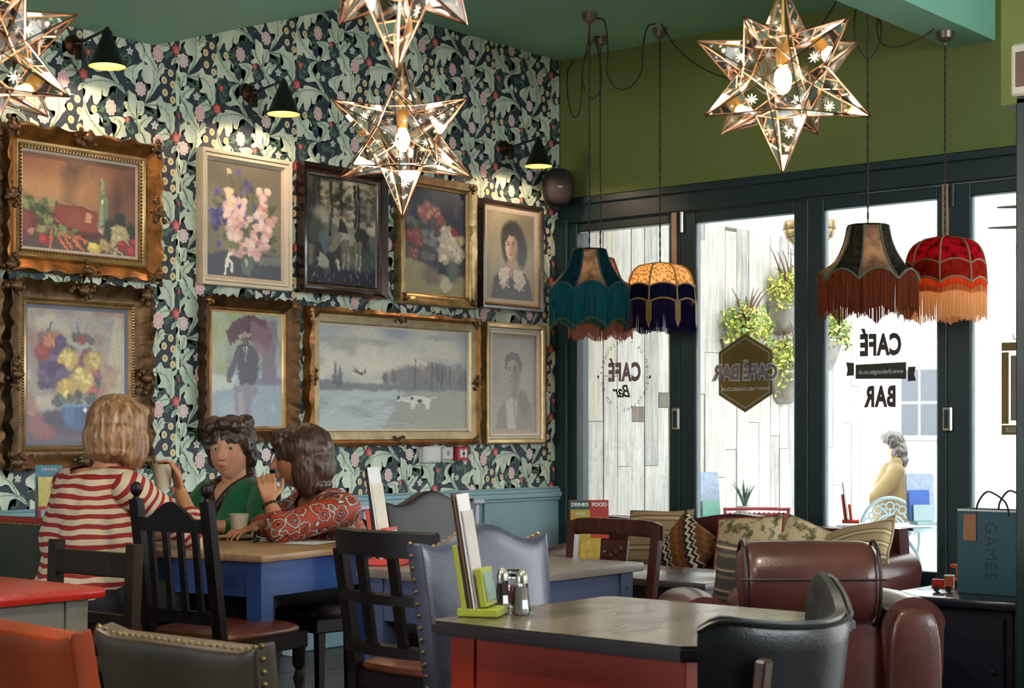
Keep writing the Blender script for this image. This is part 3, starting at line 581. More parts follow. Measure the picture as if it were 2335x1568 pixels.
def P_roses():
    c = Cv(120, 170, '27384e'); c.wash('3f5468', .6, 4, 3).ell(.9, .1, .3, .3, '1d3452', .9).poly([(0, .66), (.3, .70), (.55, .8), (1, .8), (1, 1), (0, 1)], 'a09a72', 6).wash('857f5c', .6, 6, 7, 5, .6)
    c.poly([(.0, .45), (.3, .4), (.55, .6), (.4, .72), (0, .62)], '646374', 10, .7).dabs(60, (.05, .3, .8, .7), .04, ('50585c', '6b7070', '46505a', '7d7a72'), 3)
    R = random.Random(5)
    for (x, y, r, a, b) in ((.34, .22, .09, 'c98d84', 'a26a66'), (.45, .24, .09, 'd0a093', '9c6763'), (.52, .31, .08, 'c77a74', '99524f'), (.55, .39, .06, 'b5635f', '8f4443'), (.10, .46, .07, 'b3615d', '87403f'), (.24, .48, .09, 'c4706a', '97494a'), (.66, .40, .08, 'dccfc0', 'b3a597'), (.74, .44, .09, 'e6dccb', 'bfb2a0'), (.63, .52, .10, 'e8dfcd', 'c3b6a2'), (.76, .55, .11, 'efe7d6', 'c9bea9'), (.86, .60, .08, 'ddd2bd', 'b5a890'), (.65, .62, .08, 'e1d6c2', 'baad97'), (.14, .62, .06, 'b8706a', '8d504c'), (.80, .38, .04, 'b3302f', '8a2222'), (.92, .45, .05, 'b9b184', '958d60'), (.4, .45, .1, '8f8c8c', '6d6c72')): c.bloom(x, y, r, a, b, int(100 * x + y * 7))
    c.dabs(30, (.25, .3, .55, .6), .03, ('5a6066', '8a8a88', '494f55'), 6).line([(.05, .56), (.3, .57), (.55, .61)], .008, '5b4e42').poly([(.33, .72), (.55, .72), (.55, .9), (.36, .9)], '7d6c6c', 8, .8).ell(.68, .88, .1, .07, 'cbc2a4', .4, 0, 1, .4).ell(.78, .75, .08, .12, '64706a', .6); return c.grain(.18)
def P_lady():
    c = Cv(110, 150, '948a6c'); c.ell(.3, .4, .5, .5, 'a69c7c', 1, 0, .7).ell(.9, .1, .3, .3, '6f684f', 1, 0, .7).wash('857c60', .5, 5, 2)
    c.poly([(.10, 1), (.16, .75), (.28, .66), (.45, .62), (.62, .63), (.8, .68), (.90, .78), (.96, 1)], '3d3a42', 3)
    c.ell(.53, .30, .24, .22, '2b2426', .25).ell(.42, .42, .10, .16, '2a2325', .4).ell(.72, .42, .12, .2, '2c2527', .4)
    c.poly([(.44, .5), (.56, .5), (.58, .66), (.5, .74), (.42, .66)], 'b08a72', 2).ell(.50, .38, .115, .155, 'c9a68c', .2).ell(.57, .40, .07, .14, '967262', .6, 0, .8)
    c.ell(.45, .36, .025, .010, '3c2b28', .4).ell(.545, .36, .025, .010, '33241f', .4).line([(.42, .335), (.475, .33)], .006, '4a342c').line([(.525, .33), (.58, .335)], .006, '3f2b25').line([(.49, .36), (.485, .43), (.505, .435)], .006, '9b7560', .8).ell(.495, .475, .033, .012, '9c4f48', .4)
    c.poly([(.38, .26), (.5, .20), (.66, .26), (.68, .36), (.58, .27), (.46, .26), (.38, .36)], '2b2426', 2)
    c.poly([(.26, .66), (.42, .62), (.47, .72), (.40, .80), (.36, .88), (.29, .84), (.25, .74)], 'cfc4ad', 2).poly([(.58, .63), (.72, .66), (.82, .78), (.72, .86), (.68, .90), (.60, .82), (.54, .74)], 'c6bba6', 2).dabs(40, (.26, .64, .46, .86), .012, ('e6dcc8', 'a99e8a'), 2).dabs(40, (.56, .66, .8, .88), .012, ('e0d6c2', 'a0968a'), 3)
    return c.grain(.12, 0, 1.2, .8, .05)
def P_umbrella():
    c = Cv(120, 185, '9aa39a'); c.poly([(0, 0), (.45, 0), (.2, .3), (.2, .55), (0, .55)], 'a9b27e', 8).wash('c2c79a', .6, 6, 3).poly([(0, .55), (1, .5), (1, 1), (0, 1)], '9fb0bd', 10).wash('c3cad0', .5, 7, 8, 6).poly([(0, .55), (.35, .56), (.3, .66), (0, .7)], 'd8dcc8', 8, .7)
    c.poly([(.70, .05), (.93, .05), (.90, .62), (.70, .6)], '8d7f8d', 5).poly([(.5, .58), (1, .56), (1, .62), (.5, .64)], '837f95', 5, .8)
    c.poly([(.20, .17), (.33, .06), (.55, .01), (.74, .05), (.85, .17), (.8, .3), (.55, .24), (.35, .24), (.25, .30)], '6f4652', 2).poly([(.5, .05), (.85, .14), (.80, .34), (.6, .36)], '9c7280', 6, .7).line([(.52, .02), (.50, .28)], .008, '4a3036').line([(.55, .03), (.3, .2)], .006, '553640', .7)
    c.poly([(.33, .30), (.45, .26), (.60, .30), (.66, .38), (.64, .56), (.60, .63), (.38, .64), (.36, .48)], '625a66', 3).poly([(.33, .31), (.40, .33), (.30, .56), (.22, .60), (.20, .56), (.28, .42)], '675f6b', 2).poly([(.43, .29), (.50, .29), (.47, .42)], 'cfc9c2', 1).line([(.46, .30), (.465, .38)], .006, '453c48')
    c.poly([(.30, .64), (.62, .62), (.66, .70), (.56, .76), (.54, .92), (.46, .93), (.44, .76), (.42, .92), (.36, .94), (.32, .78)], '99929c', 4).poly([(.36, .7), (.44, .7), (.42, .9), (.38, .9)], 'b5b0b6', 4, .7)
    c.ell(.45, .20, .085, .03, 'b7ab97', .3, -.25).ell(.46, .225, .05, .035, '7d6052', .3).ell(.45, .19, .055, .025, 'a89b86', .4, -.2).ell(.24, .6, .04, .02, '7c685f', .5); return c.grain(.14)
def P_land():
    c = Cv(240, 160, 'b3b5b6'); c.wash('d2cbb9', .9, 4, 2, 4, .38).wash('98a0aa', .6, 6, 6, 5, .5).ell(.3, .3, .25, .18, 'd8d0bc', 1, 0, .7)
    c.poly([(0, .60), (1, .55), (1, 1), (0, 1)], 'a9aaa0', 4).poly([(0, .62), (.55, .62), (.5, .75), (.4, 1), (0, 1)], 'b4bfc0', 6).wash('8f9690', .5, 10, 8, 14, .58).poly([(.5, .7), (1, .62), (1, 1), (.55, 1)], 'aca594', 10, .6)
    c.poly([(0, .52), (.3, .56), (.5, .54), (.6, .45), (.8, .42), (1, .46), (1, .6), (0, .62)], '7d7e88', 6, .85)
    R = random.Random(1)
    for _ in range(110): x = R.uniform(.42, 1); c.ell(x, .50 - .14 * math.sin((x - .4) * 4) * R.random() ** .7, .018, .06, R.choice(('7b7880', '8a8284', '6d6c76', '998f8a', '8f8a92')), .8, R.uniform(-.3, .3), .55)
    for x in (.62, .74, .81, .87): c.line([(x, .58), (x + .005, .28 + .1 * R.random())], .007, '5f5d66', .7)
    for x, y, h in ((.10, .45, .12), (.13, .47, .10)): c.poly([(x - .02, y + .12), (x - .008, y - h * .5), (x, y - h), (x + .012, y - .02), (x + .018, y + .12)], '6a7078', 2, .85)
    c.poly([(.20, .43), (.225, .435), (.25, .45), (.275, .44), (.30, .385), (.29, .44), (.268, .48), (.24, .47)], '6f6558', 1).poly([(.235, .45), (.215, .40), (.20, .385), (.232, .41), (.252, .45)], '837a6c', 1)
    c.poly([(.495, .69), (.52, .665), (.56, .67), (.62, .655), (.68, .665), (.73, .70), (.72, .79), (.70, .79), (.69, .73), (.62, .74), (.61, .80), (.59, .79), (.59, .73), (.54, .71), (.50, .71)], 'd9d6cf', 1).ell(.655, .71, .013, .025, '5b5350', .4).ell(.60, .69, .012, .02, '776d68', .4).ell(.505, .685, .014, .014, '6a5d55', .4).line([(.72, .69), (.77, .675)], .008, 'cfcac0')
    for _ in range(40): x, y = R.uniform(0, .6), R.uniform(.68, .98); c.line([(x, y), (x + R.uniform(.03, .10), y + .004)], .003, R.choice(('7c837f', 'd5dad8', '8e938c')), .5)
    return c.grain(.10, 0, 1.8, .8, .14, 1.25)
def P_man():
    c = Cv(100, 165, 'a8a092'); c.wash('9a9284', .6, 4, 2).ell(.5, .7, .5, .5, 'b9b0a0', 1, 0, .5)
    c.poly([(.08, 1), (.1, .82), (.3, .68), (.48, .62), (.70, .60), (.95, .72), (.98, 1)], '8f8677', 3).poly([(.30, .70), (.45, .64), (.58, .66), (.56, 1), (.36, 1)], 'c5bdae', 5).poly([(.66, .55), (.82, .58), (.90, .74), (.80, .92), (.62, .70)], '786f62', 3, .8)
    c.poly([(.42, .48), (.60, .48), (.64, .62), (.54, .70), (.44, .64)], '9c8673', 2).ell(.48, .36, .17, .16, 'b39a85', .2).ell(.57, .38, .09, .14, '836f60', .6, 0, .8).poly([(.28, .32), (.30, .20), (.45, .14), (.62, .17), (.70, .28), (.67, .40), (.62, .28), (.50, .23), (.36, .26), (.31, .36)], '3c342f', 2)
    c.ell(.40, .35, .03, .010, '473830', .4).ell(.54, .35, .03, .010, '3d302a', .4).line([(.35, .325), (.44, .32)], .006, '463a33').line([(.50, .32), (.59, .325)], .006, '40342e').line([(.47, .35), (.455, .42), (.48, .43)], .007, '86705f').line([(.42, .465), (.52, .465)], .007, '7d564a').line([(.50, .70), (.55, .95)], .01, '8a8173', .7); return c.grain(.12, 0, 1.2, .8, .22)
gold = mat('antique_gilt', '94622e', .36, .6, .35, 14, .35, 60); gold_b = mat('bright_gilt', 'a98c5c', .3, .65, .25, 12, .2, 60)
gold_d = mat('dark_bronze_gilt', '5d4327', .42, .6, .4, 16, .4, 60); dark_fr = mat('dark_mahogany_frame', '2a1512', .22, 0, .2, 10, 0, 1, .5)
ivory = mat('ivory_painted_frame', 'cfc3ac', .45, 0, .06, 10); linen = mat('pale_linen_slip', 'b9ab9a', .7, 0, .05, 40); greyslip = mat('grey_blue_slip', '6e7183', .5, 0, .08)
canvas_m = vcol('oil_paint_canvas', .42, .25, 160, .5)
def sweep(name, w_, h_, prof, m_, parent, seg=1, wave=None, nse=0, seed=0):
    """mitred moulding: prof = (offset outside the sight edge, height off the wall); wave(t, side)->extra offset for the outer points"""
    mb = MB(); pts = []; R = random.Random(seed)
    cs = [(-1, -1), (1, -1), (1, 1), (-1, 1)]; ring = []
    for k in range(4):
        a, b = cs[k], cs[(k + 1) % 4]
        for i in range(seg): ring.append((a, b, i / seg, k))
    rows = []; omax = max(p[0] for p in prof)
    for (a, b, t, k) in ring:
        row = []
        for (o_, hh) in prof:
            ca = Vector((a[0] * (w_ / 2 + o_), a[1] * (h_ / 2 + o_))); cb = Vector((b[0] * (w_ / 2 + o_), b[1] * (h_ / 2 + o_))); p = ca.lerp(cb, t); fr = o_ / omax
            if wave and fr > .5:
                e = wave(t, k) * (fr - .5) * 2; nrm = ((0, -1), (1, 0), (0, 1), (-1, 0))[k]; p += Vector(nrm) * e
            hz = hh
            if nse and hh > .012 and fr > .25: hz += nse * (mnoise.noise(Vector((p.x * 45, p.y * 45, seed))) + .5 * mnoise.noise(Vector((p.x * 110, p.y * 110, seed))))
            row.append(mb.bm.verts.new((p.x, -hz, p.y)))
        rows.append(row)
    n_ = len(rows)
    for i in range(n_):
        A, B = rows[i], rows[(i + 1) % n_]
        for j in range(len(prof) - 1): mb.bm.faces.new((A[j], A[j + 1], B[j + 1], B[j]))
    return mb.build(name, m_, parent, 40)
def ornament(parent, w_, h_, o_, hh, m_, r, spots, seed):
    R = random.Random(seed)
    for (fx, fz) in spots:
        mb = MB()
        for _ in range(16):
            a = R.uniform(0, 6.28); q = R.uniform(0, r); k = R.uniform(.18, .36) * r
            p = V(fx * (w_ / 2 + o_) + q * math.cos(a) * (1.6 if fx == 0 else 1), -hh, fz * (h_ / 2 + o_) + q * math.sin(a) * (1.6 if fz == 0 else 1))
            mb.ball(p, (k, k * .8, k), 7, 5)
        mb.ball((fx * (w_ / 2 + o_), -hh, fz * (h_ / 2 + o_)), (r * .6, r * .4, r * .6), 8, 6)
        mb.build('ornament', m_, parent)
def beads(parent, w_, h_, o_, hh, r, step, m_, name='beading'):
    mb = MB(); W2, H2 = w_ / 2 + o_, h_ / 2 + o_
    for (ax, az, bx, bz) in ((-W2, -H2, W2, -H2), (W2, -H2, W2, H2), (W2, H2, -W2, H2), (-W2, H2, -W2, -H2)):
        n_ = int(math.hypot(bx - ax, bz - az) / step)
        for i in range(n_): t = i / n_; mb.ball((ax + (bx - ax) * t, -hh, az + (bz - az) * t), r, 6, 4)
    o = mb.build(name, m_, parent); tag(o, kind='stuff'); return o
def painting(label, outer, inner, art, style, seed=0, depth=.06):
    yf = YW - depth
    P = [at_y(x, y_, yf) for x, y_ in outer]; x0, x1 = (P[0].x + P[3].x) / 2, (P[1].x + P[2].x) / 2; z1, z0 = (P[0].z + P[1].z) / 2, (P[2].z + P[3].z) / 2
    Q = [at_y(x, y_, YW - .03) for x, y_ in inner]; u0, u1 = (Q[0].x + Q[3].x) / 2, (Q[1].x + Q[2].x) / 2; v1, v0 = (Q[0].z + Q[1].z) / 2, (Q[2].z + Q[3].z) / 2
    w_, h_ = u1 - u0, v1 - v0; cx, cz = (x0 + x1) / 2, (z0 + z1) / 2; B = ((x1 - x0 - w_) / 2 + (z1 - z0 - h_) / 2) / 2
    t = thing('framed_painting', label, 'painting', (cx, YW, cz), 0, 'paintings hung on the papered wall'); D = depth
    if art: sheet('canvas', art, w_ + .01, h_ + .01, canvas_m, t, Matrix.Translation((0, -.025, 0)))
    allc = [(-1, -1), (1, -1), (1, 1), (-1, 1)]; mids = [(0, 1), (0, -1), (1, 0), (-1, 0)]
    if style == 'swept_gold':
        sweep('slip', w_, h_, [(0, .026), (.012, .03)], linen, t); sweep('inner_moulding', w_ + .024, h_ + .024, [(0, .028), (.004, .045), (.012, .048), (.018, .04), (.026, .046), (.034, .05)], gold_b, t); beads(t, w_, h_, .022, .046, .006, .017, gold_d)
        sweep('frame', w_ + .09, h_ + .09, [(0, .045), (.01, .04), (B * .35, D), (B * .6, D + .025), (B - .055, D + .02), (B - .045, .02), (B - .05, 0)], gold, t, 40, lambda q, k: .008 * math.sin(q * PI * 12) * (.4 + .6 * abs(math.sin(q * PI * 2))), .010, seed); ornament(t, w_, h_, B - .02, D + .015, gold_d, .045, allc + mids, seed); beads(t, w_, h_, B, .03, .006, .018, gold_b)
    elif style == 'swept_dark':
        sweep('slip', w_, h_, [(0, .024), (.012, .028), (.02, .034)], greyslip, t); sweep('inner_moulding', w_ + .04, h_ + .04, [(0, .034), (.006, .05), (.016, .045), (.024, .05), (.03, .045)], gold_b, t); beads(t, w_, h_, .04, .048, .0055, .014, gold)
        sweep('frame', w_ + .10, h_ + .10, [(0, .045), (.01, .045), (B * .35, D - .01), (B * .62, D + .025), (B - .06, D + .015), (B - .05, .02), (B - .055, 0)], gold_d, t, 48, lambda q, k: .008 * math.sin(q * PI * 14) + .004 * math.sin(q * 77), .016, seed); ornament(t, w_, h_, B - .03, D + .012, gold_d, .05, allc + mids, seed)
    elif style == 'ornate_gold':
        sweep('slip', w_, h_, [(0, .024), (.014, .03)], gold_b, t); sweep('inner_moulding', w_ + .028, h_ + .028, [(0, .03), (.006, .04), (.02, .034)], gold, t)
        sweep('frame', w_ + .06, h_ + .06, [(0, .036), (.012, .044), (B * .4, D), (B * .7, D + .02), (B - .036, D), (B - .034, 0)], gold_d, t, 44, lambda q, k: .008 * math.sin(q * PI * 20), .014, seed); ornament(t, w_, h_, B - .02, D + .008, gold, .03, allc, seed)
    elif style == 'champagne':
        ch = mat('champagne_gilt', 'a8956f', .34, .6, .2, 14, .15, 60); sweep('slip', w_, h_, [(0, .024), (.012, .03)], ivory, t); sweep('inner_moulding', w_ + .024, h_ + .024, [(0, .03), (.008, .045), (B * .5, .05), (B * .55, .042)], ch, t)
        sweep('frame', w_ + .02 + B, h_ + .02 + B, [(0, .042), (.006, .05), (B * .2, D + .012), (B * .38, D), (B * .40, 0)], gold, t, 44, lambda q, k: .010 * math.sin(q * PI * 10) * abs(math.sin(q * PI * 2)), .006, seed); ornament(t, w_, h_, B - .03, D, gold_d, .036, allc + mids, seed)
    elif style == 'ivory': sweep('slip', w_, h_, [(0, .024), (.008, .032), (.014, .036)], linen, t); sweep('frame', w_ + .028, h_ + .028, [(0, .034), (.004, .045), (B * .3, .05), (B * .36, .04), (B * .42, D), (B - .018, D + .004), (B - .014, D), (B - .014, 0)], ivory, t)
    elif style == 'dark':
        sweep('inner_moulding', w_, h_, [(0, .024), (.006, .034), (.012, .036)], dark_fr, t); beads(t, w_, h_, .017, .036, .0045, .011, mat('aged_bead', '8b6f5a', .35, .2)); sweep('frame', w_ + .04, h_ + .04, [(0, .034), (.004, .045), (B * .25, .04), (B * .45, D), (B * .7, D + .012), (B - .022, D), (B - .02, 0)], dark_fr, t)
    elif style == 'plain_gold': sweep('slip', w_, h_, [(0, .024), (.006, .03)], gold, t); sweep('frame', w_ + .012, h_ + .012, [(0, .028), (.012, .034), (.02, .05), (B * .5, .055), (B * .6, D), (B - .01, D + .006), (B - .006, D - .005), (B - .006, 0)], gold_b, t, 30, None, .003, seed); ornament(t, w_, h_, B - .03, D + .002, gold_d, .028, allc, seed)
    elif style == 'dark_slip': sweep('slip', w_, h_, [(0, .024), (.01, .03), (.03, .036)], linen, t); sweep('inner_moulding', w_ + .06, h_ + .06, [(0, .036), (.01, .045), (.014, .04)], gold_b, t); sweep('frame', w_ + .088, h_ + .088, [(0, .04), (.006, .052), (B * .3, D + .004), (B - .05, D), (B - .044, 0)], mat('plum_brown_frame', '33252a', .28, 0, .15, 10, 0, 1, .4), t)
    elif style == 'stepped': sweep('slip', w_, h_, [(0, .024), (.03, .028)], linen, t); sweep('inner_moulding', w_ + .06, h_ + .06, [(0, .028), (.004, .04), (.02, .042), (.024, .034), (.036, .036)], ivory, t); sweep('frame', w_ + .132, h_ + .132, [(0, .036), (.006, .05), (B * .25, .056), (B * .28, .05), (B - .075, D + .006), (B - .066, D), (B - .066, 0)], gold_b, t)
    return t
painting('large gilt swept frame with a still life of copper pan and vegetables', [(12, 279), (367, 338), (368, 638), (7, 605)], [(42, 341), (301, 383), (301, 586), (44, 561)], P_still(), 'swept_gold', 1, .07)
painting('dark carved frame with a painted bouquet in a blue vase', [(17, 641), (348, 664), (348, 1056), (15, 1066)], [(58, 702), (277, 718), (277, 1003), (58, 1010)], P_bouquet(), 'swept_dark', 2, .07)
painting('ivory framed painting of pink gladioli', [(461, 335), (668, 370), (668, 663), (461, 645)], [(476, 363), (643, 388), (643, 637), (476, 625)], P_glad(), 'ivory', 3, .055)
painting('dark wood framed painting of a rider on a grey horse', [(690, 367), (883, 402), (883, 682), (690, 663)], [(705, 395), (858, 425), (858, 655), (705, 640)], P_horse(), 'dark', 4, .055)
painting('gold framed painting of pink and white roses on dark blue', [(910, 393), (1090, 427), (1091, 701), (912, 686)], [(921, 424), (1058, 447), (1058, 677), (921, 668)], P_roses(), 'plain_gold', 5, .06)
painting('dark framed portrait of a woman with a lace collar', [(1100, 448), (1241, 474), (1241, 714), (1099, 700)], [(1111, 478), (1218, 500), (1218, 687), (1111, 680)], P_lady(), 'dark_slip', 6, .05)
painting('carved gilt frame with a figure under a plum umbrella', [(463, 675), (680, 695), (680, 1002), (463, 1000)], [(480, 707), (637, 722), (637, 968), (480, 969)], P_umbrella(), 'ornate_gold', 7, .06)
painting('wide champagne gilt frame with a misty lake and a spotted dog', [(705, 697), (1099, 733), (1099, 1010), (705, 1015)], [(720, 735), (1057, 765), (1057, 975), (720, 978)], P_land(), 'champagne', 8, .055)
painting('narrow gold framed portrait sketch of a man in a coat', [(1109, 733), (1247, 745), (1247, 1008), (1109, 1012)], [(1126, 770), (1215, 778), (1215, 975), (1126, 975)], P_man(), 'stepped', 9, .055)
painting('bright gilt frame cut off by the left edge, upper row', [(-340, 225), (-4, 280), (-4, 604), (-340, 580)], [(-290, 270), (-35, 320), (-35, 560), (-290, 545)], Cv(40, 30, '8a6a44').wash('5a4030', .8, 4, 3).grain(.2), 'ornate_gold', 10, .06)
painting('dark carved frame cut off by the left edge, lower row', [(-345, 610), (-10, 640), (-10, 1067), (-345, 1080)], [(-280, 670), (-35, 700), (-35, 1010), (-280, 1020)], Cv(40, 40, '6a6a60').wash('3a4038', .8, 4, 3).grain(.2), 'swept_dark', 11, .06)
# ================================================================== LAMPS AND WALL FITTINGS
brass = mat('aged_brass', 'a9803f', .3, .9, .25, 20); brass_d = mat('dark_copper_lead', '54361f', .35, .8, .3, 25); black_m = mat('black_enamel', '12110f', .35, 0, .1); cordm = mat('brown_twisted_flex', '3a2a24', .8)
gold_in = mat('gilt_shade_lining', 'c98a3c', .35, .5, .1); bulb_m = emit('warm_filament_bulb', 'ffd9a0', 22)
star_glass = glass('clear_star_glass', (1, .985, .95), 2.2, .03, .97)
etch = mat('cut_star_facets', 'd8d2c4', .25, 0, .05)
phi = (1 + 5 ** .5) / 2
def star(label, c, R, yaw, top_len):
    t = thing('star_lantern', label, 'pendant lamp', c, yaw, 'glass star lanterns')
    tips = [V(0, 0, 1), V(0, 0, -1)] + [V(.8944 * math.cos(k * 2 * PI / 5), .8944 * math.sin(k * 2 * PI / 5), .4472) for k in range(5)] + [V(.8944 * math.cos((k + .5) * 2 * PI / 5), .8944 * math.sin((k + .5) * 2 * PI / 5), -.4472) for k in range(5)]
    # inner dodecahedron corners: centre of every three mutually nearest tips
    cor = []
    e = min((a - b).length for i, a in enumerate(tips) for b in tips[:i]) + .05
    for i in range(12):
        for j in range(i):
            for k in range(j):
                if all((p - q).length < e for p, q in ((tips[i], tips[j]), (tips[j], tips[k]), (tips[i], tips[k]))): cor.append((tips[i] + tips[j] + tips[k]).normalized() * R * .466)
    if not hasattr(star, 'pane'): star.pane = None
    fr = MB(); seen = set()
    for tp in tips:
        a = tp * R; near = sorted(cor, key=lambda q: (q - a).length)[:5]
        ax = a.normalized(); u = ax.orthogonal().normalized(); w_ = ax.cross(u); near.sort(key=lambda q: math.atan2(q.dot(w_), q.dot(u)))
        for k in range(5):
            p, q = near[k], near[(k + 1) % 5]; fr.tube([p, a], .0019, 5, cap=False)
            key = tuple(sorted((cor.index(p), cor.index(q))))
            if key not in seen: seen.add(key); fr.tube([p, q], .0017, 5, cap=False)
            # shared pane: local base from (-b,0) to (b,0), apex (0,h)
            b_ = (q - p).length / 2; mid = (p + q) / 2; X = (q - p).normalized(); Yv = (a - mid).normalized(); Z = X.cross(Yv); hgt = (a - mid).length
            M = Matrix((X.to_4d(), Yv.to_4d(), Z.to_4d(), (0, 0, 0, 1))).transposed(); M.col[3] = (*mid, 1)
            if star.pane is None or star.R != R:
                mb = MB(); i_ = .003; z_ = .0006
                vs = [mb.bm.verts.new(v) for v in ((-b_ + i_, i_ / 2, 0), (b_ - i_, i_ / 2, 0), (0, hgt - i_ * 2, 0))]; mb.bm.faces.new(vs)
                mb.mi = 1
                for cx_, cy_, rr in ((0, hgt * .27, b_ * .42), (0, hgt * .56, b_ * .2)):
                    for s_ in range(4):
                        th = s_ * PI / 4 + .1; d = V(math.cos(th), math.sin(th), 0) * rr; n_ = V(-math.sin(th), math.cos(th), 0) * rr * .10
                        f = [mb.bm.verts.new(V(cx_, cy_, z_) + v) for v in (-d, -n_, d, n_)]; mb.bm.faces.new(f).material_index = 1
                o = mb.build('pane', [star_glass, etch], t, 0); star.pane = o; star.R = R; o.matrix_local = M
            else: copy_part(star.pane, t, M)
    fr.build('frame', brass_d, t, 30)
    mb = MB(); mb.tube([(0, 0, R * .1), (0, 0, R * .95)], .004, 8); mb.lathe([(.0, .10), (.016, .10), (.018, .06), (.014, .03), (.0, .03)], 12); mb.build('lamp_holder', brass, t)
    mb = MB(); mb.ball((0, 0, -.005), (.022, .022, .036), 12, 8); mb.build('bulb', bulb_m, t); point('glow', (0, 0, -.03), t, 20, (1, .88, .74), .03)
    n_ = max(2, int(top_len / .028)); mb = MB()
    for k in range(n_):
        z_ = R + .012 + k * .024; ring = [(math.cos(q * PI / 3) * .006 if k % 2 else 0, 0 if k % 2 else math.cos(q * PI / 3) * .006, z_ + math.sin(q * PI / 3) * .014) for q in range(6)]; mb.tube(ring, .0016, 4, True)
    o = mb.build('chain', brass, t); tag(o, kind='stuff')
    mb = MB(); mb.tube(spline([(.02, 0, R * .9), (.05, .01, R * 1.05), (.075, .0, R * 1.2), (.03, .0, R * 1.5), (.01, 0, R + top_len)], 8), .0028, 6); mb.build('flex', cordm, t)
cyaw = math.atan2(-DV.y, -DV.x)
star('glass star lantern hanging before the roses painting', at_d(918, 316, 4.84), .24, cyaw - .06, .7)
star('large glass star lantern hanging before the green wall', at_d(1785, 178, 3.98), .24, cyaw + PI / 5 + .02, 1.0)
star('glass star lantern cut off by the top edge', at_d(905, -128, 3.0), .24, cyaw + PI / 5, .7)
star('glass star lantern cut off by the left edge', at_d(-48, 118, 3.55), .24, cyaw + PI / 5 + .15, .7)
# ---- fabric shades
def fabric(name, col, col2=None, scale=30, trans=.35, pattern=None):
    if 'fringe' in name: pattern, scale = 's', 220
    if name in MC: return MC[name]
    m = bpy.data.materials.new(name); m.use_nodes = True; t = m.node_tree; t.nodes.clear(); L = t.links.new
    o = N(t, 'ShaderNodeOutputMaterial'); mx = N(t, 'ShaderNodeMixShader', i_0=trans); d = N(t, 'ShaderNodeBsdfDiffuse'); tr = N(t, 'ShaderNodeBsdfTranslucent')
    tc = N(t, 'ShaderNodeTexCoord'); n = N(t, 'ShaderNodeTexVoronoi' if pattern == 'v' else 'ShaderNodeTexNoise', i_Scale=scale); mp = N(t, 'ShaderNodeMapping'); mp.inputs['Scale'].default_value = (1, 1, .02 if pattern == 's' else 1); L(tc.outputs['Object'], mp.inputs[0]); L(mp.outputs[0], n.inputs['Vector'])
    r = ramp(t, [(.35, col2 or col), (.6, col)]); L(n.outputs[0], r.inputs[0]); L(r.outputs[0], d.inputs[0]); L(r.outputs[0], tr.inputs[0]); L(d.outputs[0], mx.inputs[1]); L(tr.outputs[0], mx.inputs[2]); L(mx.outputs[0], o.inputs[0])
    MC[name] = m; return m
